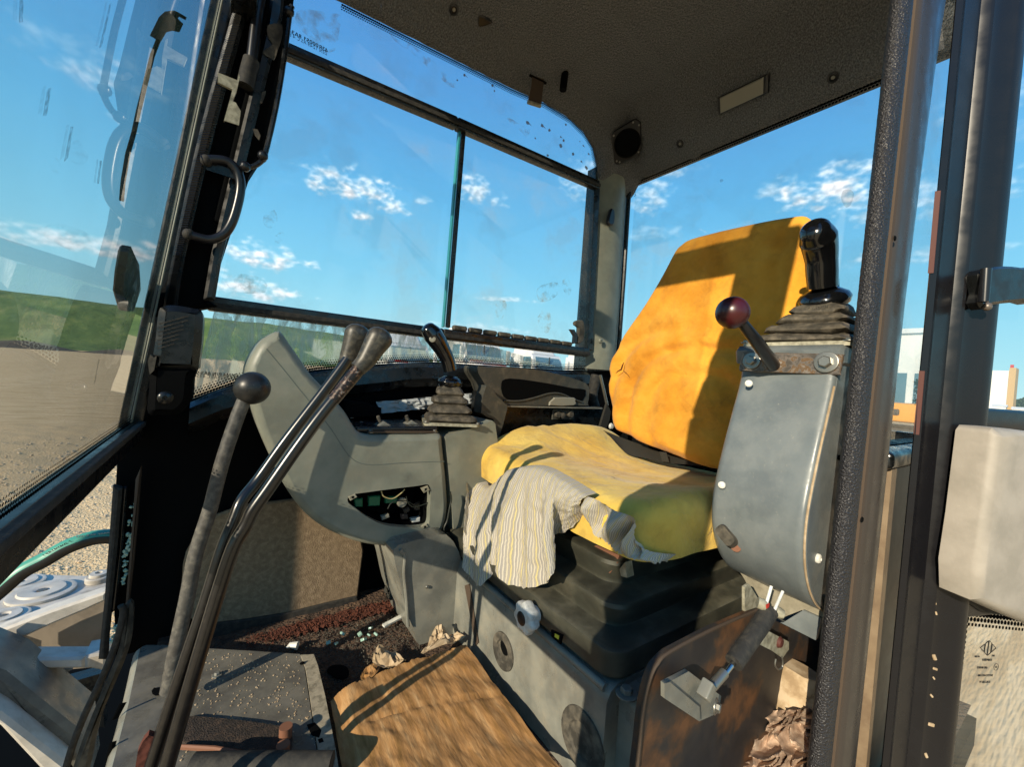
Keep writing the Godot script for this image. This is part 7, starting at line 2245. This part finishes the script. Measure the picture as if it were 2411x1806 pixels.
	var ringp := []
	for j in 24:
		var a := TAU * j / 24.0
		ringp.append(Vector3(1.0683, 0.2271, -0.0853) + (tr * cos(a) + tu * sin(a)) * 0.0055)
	ringp.append(ringp[0])
	mb = MB.new()
	mb.tube(ringp, 0.0004, 5)
	part(lp, "printed_ring", mb, M["ink"])
	mb = MB.new()
	for k in [[-1.0, -0.45], [-0.38, 0.0], [0.05, 0.42], [0.48, 1.0]]:
		var c: Vector3 = Vector3(1.0457, 0.2613, -0.0935)
		var a0: float = k[0]
		var a1: float = k[1]
		var hw := 0.0195
		var hh := 0.0125
		var pl := [c + tr * a0 * hw - tu * hh * (1.0 - absf(a0)), c + tr * a1 * hw - tu * hh * (1.0 - absf(a1)), c + tr * a1 * hw + tu * hh * (1.0 - absf(a1)), c + tr * a0 * hw + tu * hh * (1.0 - absf(a0))]
		pl.append(pl[0])
		mb.tube(pl, 0.0006, 5)
	part(lp, "printed_emblem", mb, M["ink"])
	# beige lock box
	mb = MB.new()
	var bx := []
	var bo: Array = [Vector3(0.8967, 0.6245, -0.1272), Vector3(0.9316, 0.6247, -0.1146), Vector3(1.0546, 0.6174, -0.0701), Vector3(1.0943, 0.325, -0.0557), Vector3(1.0011, 0.3378, -0.0894), Vector3(0.8859, 0.3821, -0.1311), Vector3(0.879, 0.4264, -0.1336), Vector3(0.8846, 0.4952, -0.1316), Vector3(0.89, 0.6162, -0.1296)]
	mb.slab(bo, out * 0.045, 0.010)
	part(o, "lock_box", mb, M["beige_plastic"], 60.0)
	mb = MB.new()
	mb.box(Transform3D(Basis(d, up, out), at.call(0.30, 0.49, 0.055)), Vector3(0.17, 0.2, 0.05), 0.02)
	part(o, "lock_box_bulge", mb, M["beige_plastic"], 60.0)
	mb = MB.new()
	mb.slab([Vector3(0.9289, 0.3714, -0.1325), Vector3(1.0037, 0.329, -0.1055), Vector3(1.1367, 0.3048, -0.0574), Vector3(1.1334, 0.3287, -0.0586), Vector3(0.9316, 0.376, -0.1316)], out * 0.01, 0.003)
	part(o, "lock_box_seal", mb, M["rubber"])
	# latch bracket on the post
	mb = MB.new()
	mb.slab(curve([Vector3(0.8914, 0.8442, -0.1185), Vector3(0.9072, 0.8554, -0.1128), Vector3(0.9429, 0.8639, -0.0998), Vector3(0.9796, 0.8669, -0.0866), Vector3(1.0063, 0.866, -0.0769), Vector3(1.0128, 0.8187, -0.0746), Vector3(0.9864, 0.8167, -0.0841), Vector3(0.9217, 0.8037, -0.1075), Vector3(0.9069, 0.7958, -0.1129), Vector3(0.8948, 0.8045, -0.1172), Vector3(0.8993, 0.8185, -0.1156)], 2, true), out * -0.02, 0.004, true)
	var la := part(o, "latch_bracket", mb, M["black_paint"])
	mb = MB.new()
	mb.tube([Vector3(0.8903, 0.8509, -0.1136), Vector3(0.8901, 0.8034, -0.1136)], 0.006, 12)
	part(la, "hinge_pin", mb, M["grip_dull"])
	mb = MB.new()
	mb.ball(Vector3(0.909, 0.7995, -0.1121), 0.006, 12)
	part(la, "rusty_nut", mb, M["stained_steel"])

# ------------------------------------------------------------------ fittings
func small_things() -> void:
	# interior lamp on the roof lining
	var quad: Array = [Vector3(1.2642, 1.5855, -0.7597), Vector3(1.2671, 1.5822, -0.631), Vector3(1.2904, 1.5482, -0.6408), Vector3(1.2892, 1.5512, -0.7684)]
	var n: Vector3 = (quad[1] - quad[0]).cross(quad[3] - quad[0]).normalized()
	if n.y > 0.0:
		n = -n
	var o := thing("interior_lamp", "unlit rectangular cab lamp with pale lens above the rear window", "lamp", (quad[0] + quad[2]) * 0.5)
	var big := []
	var c: Vector3 = (quad[0] + quad[1] + quad[2] + quad[3]) * 0.25
	for p in quad:
		big.append(c + (p - c) * 1.16 - n * 0.004)
	var mb := MB.new()
	mb.slab(big, n * 0.020, 0.004)
	part(o, "frame", mb, M["grip_dull"])
	mb = MB.new()
	mb.slab(moved(quad, n * 0.014), n * 0.008, 0.003)
	part(o, "lens", mb, M["lens_grey"])
	# speaker
	var ring: Array = [Vector3(1.1625, 1.589, -1.135), Vector3(1.1684, 1.602, -1.1263), Vector3(1.2182, 1.649, -1.0879), Vector3(1.2198, 1.6446, -1.0745), Vector3(1.2339, 1.6296, -1.0595), Vector3(1.2824, 1.5616, -1.0876), Vector3(1.2886, 1.552, -1.1026), Vector3(1.2911, 1.5458, -1.1226), Vector3(1.2333, 1.5058, -1.1546), Vector3(1.2172, 1.5044, -1.156), Vector3(1.1953, 1.5092, -1.1543)]
	c = Vector3.ZERO
	for p in ring:
		c += p
	c /= ring.size()
	n = (ring[4] - ring[0]).cross(ring[8] - ring[0]).normalized()
	if n.y > 0.0:
		n = -n
	var pl := []
	for p in ring:
		pl.append(p - n * (p - c).dot(n) + n * 0.004)
	o = thing("speaker", "dark square loudspeaker with round grille in the rear roof corner", "speaker", c)
	mb = MB.new()
	mb.slab(pl, n * 0.012, 0.004)
	part(o, "frame", mb, M["grip_dull"])
	mb = MB.new()
	mb.lathe(c + n * 0.016, n, [[0.0001, 0.003], [0.03, 0.003], [0.042, 0.001], [0.045, 0.003], [0.050, 0.002], [0.050, -0.003]], 28)
	part(o, "grille", mb, M["black_clean"])
	for i in [0, 2, 4, 6, 8, 9]:
		var p: Vector3 = c + (pl[i] - c) * 0.86 + n * 0.012
		mb = MB.new()
		mb.lathe(p, n, [[0.0001, 0], [0.004, 0], [0.003, 0.002], [0.0001, 0.002]], 8)
		part(o, "screw", mb, M["zinc"])
	# clip hanging from the lining, hook and peg
	o = thing("roof_clip", "bent metal clip hanging from the roof lining over the side window", "clip", Vector3(0.8066, 1.6426, -1.1424))
	mb = MB.new()
	mb.slab([Vector3(0.7722, 1.6185, -1.12), Vector3(0.8192, 1.6288, -1.12), Vector3(0.8181, 1.6057, -1.12), Vector3(0.8151, 1.5466, -1.12), Vector3(0.7622, 1.5339, -1.12), Vector3(0.7708, 1.5844, -1.12)], Vector3(0, 0.0, 0.003), 0.0005)
	part(o, "strip", mb, M["lip_brown"])
	mb = MB.new()
	mb.tube([Vector3(0.7618, 1.5293, -1.118), Vector3(0.8117, 1.5377, -1.118)], 0.006, 10)
	part(o, "rolled_end", mb, M["pale_steel"])
	mb = MB.new()
	mb.tube([Vector3(0.7623, 1.6153, -1.119), Vector3(0.8291, 1.6201, -1.119)], 0.004, 8)
	part(o, "fixing_slot", mb, M["black_clean"])
	mb = MB.new()
	mb.tube([Vector3(0.893, 1.6711, -1.1025) + Vector3(0, 0.01, 0), Vector3(0.893, 1.6711, -1.1025) + Vector3(-0.004, -0.055, 0)], 0.012, 14)
	single("roof_peg", mb, M["black_clean"], "short black peg under the roof lining beside the clip", "peg")
	mb = MB.new()
	mb.slab(curve([Vector3(0.5525, 1.6773, -1.0956), Vector3(0.5623, 1.681, -1.0865), Vector3(0.5937, 1.6805, -1.0866), Vector3(0.5962, 1.6781, -1.0946), Vector3(0.5707, 1.6669, -1.112), Vector3(0.561, 1.6687, -1.1091)], 2, true), Vector3(0, -0.008, 0), 0.003)
	single("roof_hook", mb, M["grip_dull"], "small dark moulded hook on the roof lining near the front", "hook")
	# far armrest and the dark box behind the seat
	o = thing("far_side_bin", "long dark plastic side bin below the window behind the far joystick", "side bin", Vector3(0.9, 0.45, -1.1))
	mb = MB.new()
	mb.slab(curve([Vector3(0.6143, 0.672, -1.06), Vector3(0.6409, 0.6707, -1.06), Vector3(0.7297, 0.6755, -1.06), Vector3(0.8522, 0.6739, -1.06), Vector3(0.9758, 0.6581, -1.06), Vector3(1.0508, 0.6432, -1.06), Vector3(1.0723, 0.6195, -1.06), Vector3(1.0697, 0.5698, -1.06), Vector3(1.0439, 0.5628, -1.06), Vector3(0.7396, 0.5595, -1.06), Vector3(0.6876, 0.567, -1.06), Vector3(0.6525, 0.594, -1.06), Vector3(0.6395, 0.6211, -1.06), Vector3(0.6133, 0.6516, -1.06)], 2, true), Vector3(0, 0, -0.10), 0.014)
	var bn := part(o, "moulding", mb, M["bin_plastic"], 60.0)
	mb = MB.new()
	mb.slab(curve([Vector3(0.6966, 0.6238, -1.0595), Vector3(0.7095, 0.6386, -1.0595), Vector3(0.7617, 0.6414, -1.0595), Vector3(0.8883, 0.6328, -1.0595), Vector3(0.9933, 0.6218, -1.0595), Vector3(1.0528, 0.6187, -1.0595), Vector3(1.0416, 0.5802, -1.0595), Vector3(0.9821, 0.5894, -1.0595), Vector3(0.9385, 0.6039, -1.0595), Vector3(0.8911, 0.6033, -1.0595), Vector3(0.8277, 0.5876, -1.0595), Vector3(0.7674, 0.5761, -1.0595), Vector3(0.7204, 0.5773, -1.0595), Vector3(0.7017, 0.5957, -1.0595)], 2, true), Vector3(0, 0, 0.0012))
	part(bn, "recess", mb, M["black_clean"])
	mb = MB.new()
	mb.tube(curve([Vector3(0.7084, 0.5724, -1.058), Vector3(0.7666, 0.5728, -1.058), Vector3(0.8269, 0.5842, -1.058), Vector3(0.8835, 0.5995, -1.058), Vector3(0.9374, 0.6013, -1.058), Vector3(0.9956, 0.5846, -1.058), Vector3(1.0407, 0.5749, -1.058)], 4), 0.003, 8)
	part(bn, "recess_lip", mb, M["bin_plastic"])
	mb = MB.new()
	mb.slab(curve([Vector3(0.8863, 0.5614, -1.057), Vector3(0.904, 0.5849, -1.057), Vector3(0.9138, 0.5887, -1.057), Vector3(0.9941, 0.59, -1.057), Vector3(1.0009, 0.5794, -1.057), Vector3(0.9967, 0.5633, -1.057)], 2, true), Vector3(0, 0, 0.006), 0.002)
	part(bn, "pale_pocket", mb, M["lens_grey"])
	mb = MB.new()
	mb.slab([Vector3(0.7, 0.5577, -1.052), Vector3(1.1373, 0.5578, -1.052), Vector3(1.1379, 0.5528, -1.052), Vector3(0.7003, 0.5535, -1.052)], Vector3(0, 0, -0.05), 0.001)
	part(bn, "bright_edge", mb, M["steel_grey"])
	mb = MB.new()
	mb.slab([Vector3(0.6373, 0.5966, -1.08), Vector3(0.701, 0.5607, -1.08), Vector3(0.7361, 0.5541, -1.08), Vector3(1.1685, 0.5467, -1.08), Vector3(1.1809, 0.4305, -1.08), Vector3(0.7048, 0.4454, -1.08), Vector3(0.6908, 0.5128, -1.08), Vector3(0.6375, 0.5268, -1.08)], Vector3(0, 0, -0.05))
	part(o, "dark_box", mb, M["black_paint"])
	mb = MB.new()
	mb.slab(curve([Vector3(0.627, 0.6177, -1.03), Vector3(0.6609, 0.592, -1.03), Vector3(0.6959, 0.5653, -1.03), Vector3(0.7054, 0.5516, -1.03), Vector3(0.6824, 0.4638, -1.03), Vector3(0.6714, 0.4641, -1.03), Vector3(0.6588, 0.5191, -1.03), Vector3(0.6153, 0.537, -1.03)], 2, true), Vector3(0, 0, -0.05), 0.008)
	part(o, "side_arm", mb, M["bin_plastic"])
	mb = MB.new()
	mb.slab([Vector3(0.9195, 0.5471, -1.075), Vector3(1.0153, 0.5455, -1.075), Vector3(1.0223, 0.5129, -1.075), Vector3(0.9194, 0.512, -1.075)], Vector3(0, 0, 0.004), 0.001)
	var kp := part(o, "control_panel", mb, M["bin_plastic"])
	for q in [Vector3(0.9375, 0.5294, -1.07), Vector3(0.9586, 0.5269, -1.07), Vector3(0.9961, 0.5308, -1.07)]:
		mb = MB.new()
		mb.lathe(q, Vector3(0, 0, 1), [[0.0001, 0], [0.011, 0], [0.010, 0.010], [0.0001, 0.011]], 14)
		part(kp, "control_knob", mb, M["worn_rubber"])
	# seat belt stalk, cable and rod behind the backrest
	mb = MB.new()
	mb.tube(curve([Vector3(1.164, 0.6748, -1.12), Vector3(1.1563, 0.6304, -1.12), Vector3(1.1523, 0.5892, -1.12), Vector3(1.1684, 0.5542, -1.12)], 4), [0.02, 0.022, 0.021, 0.021, 0.02, 0.02, 0.02, 0.02, 0.02, 0.02, 0.02, 0.02, 0.02], 10)
	single("wiring_sleeve", mb, M["rubber"], "dark wrinkled wiring sleeve at the foot of the rear pillar", "cable sleeve")
	mb = MB.new()
	mb.tube([Vector3(1.1108, 0.6744, -1.05), Vector3(1.1369, 0.617, -1.05), Vector3(1.1586, 0.5668, -1.05)], 0.0055, 8)
	single("belt_rod", mb, M["zinc"], "thin bright rod beside the wiring sleeve", "rod")
	mb = MB.new()
	mb.slab([Vector3(1.1028, 0.5762, -1), Vector3(1.1254, 0.5494, -1), Vector3(1.121, 0.5167, -1), Vector3(1.1052, 0.4816, -1), Vector3(1.0729, 0.4822, -1), Vector3(1.0854, 0.5222, -1)], Vector3(0, 0, -0.012), 0.003)
	var bs := single("belt_stalk", mb, M["strap"], "grey seat belt stalk left of the backrest", "seat belt")
	mb = MB.new()
	mb.lathe(Vector3(1.0971, 0.5021, -0.97), Vector3(0, 0, 1), [[0.0001, 0], [0.011, 0], [0.008, 0.006], [0.0001, 0.007]], 12)
	part(bs, "stalk_bolt", mb, M["white_plastic"])
	print_text(CAB.get_node("rear_window"), "printed_mark", "43R AS2", Vector3(1.36, 1.4491, -1.169), Vector3(0, -1, 0.1), Vector3(0, 0, -1), 0.014, M["ink"])
	# printed marks on the panes, reversed as read from inside
	var w: Node3D = CAB.get_node("side_window")
	print_text(w, "printed_mark", "CAT. S5MM4 P/N 8A3-9362", Vector3(-0.0018, 0.6051, -1.199), Vector3(-1, 0.03, 0), Vector3(0, 1, 0), 0.0105, M["ink"], true)
	print_text(w, "printed_mark", "DIN 1249 BUF35 AS C 4 ESG30", Vector3(-0.0015, 0.5978, -1.199), Vector3(-1, 0.03, 0), Vector3(0, 1, 0), 0.0095, M["ink"])
	print_text(w, "printed_mark", "43R00051 8A3-9362", Vector3(0.1255, 1.456, -1.199), Vector3(-1, 0.06, 0), Vector3(0, 1, 0), 0.013, M["ink"], true)
	print_text(w, "printed_mark", "DIN 1249 AS C 4 ESG30", Vector3(0.126, 1.4475, -1.199), Vector3(-1, 0.06, 0), Vector3(0, 1, 0), 0.011, M["ink"])
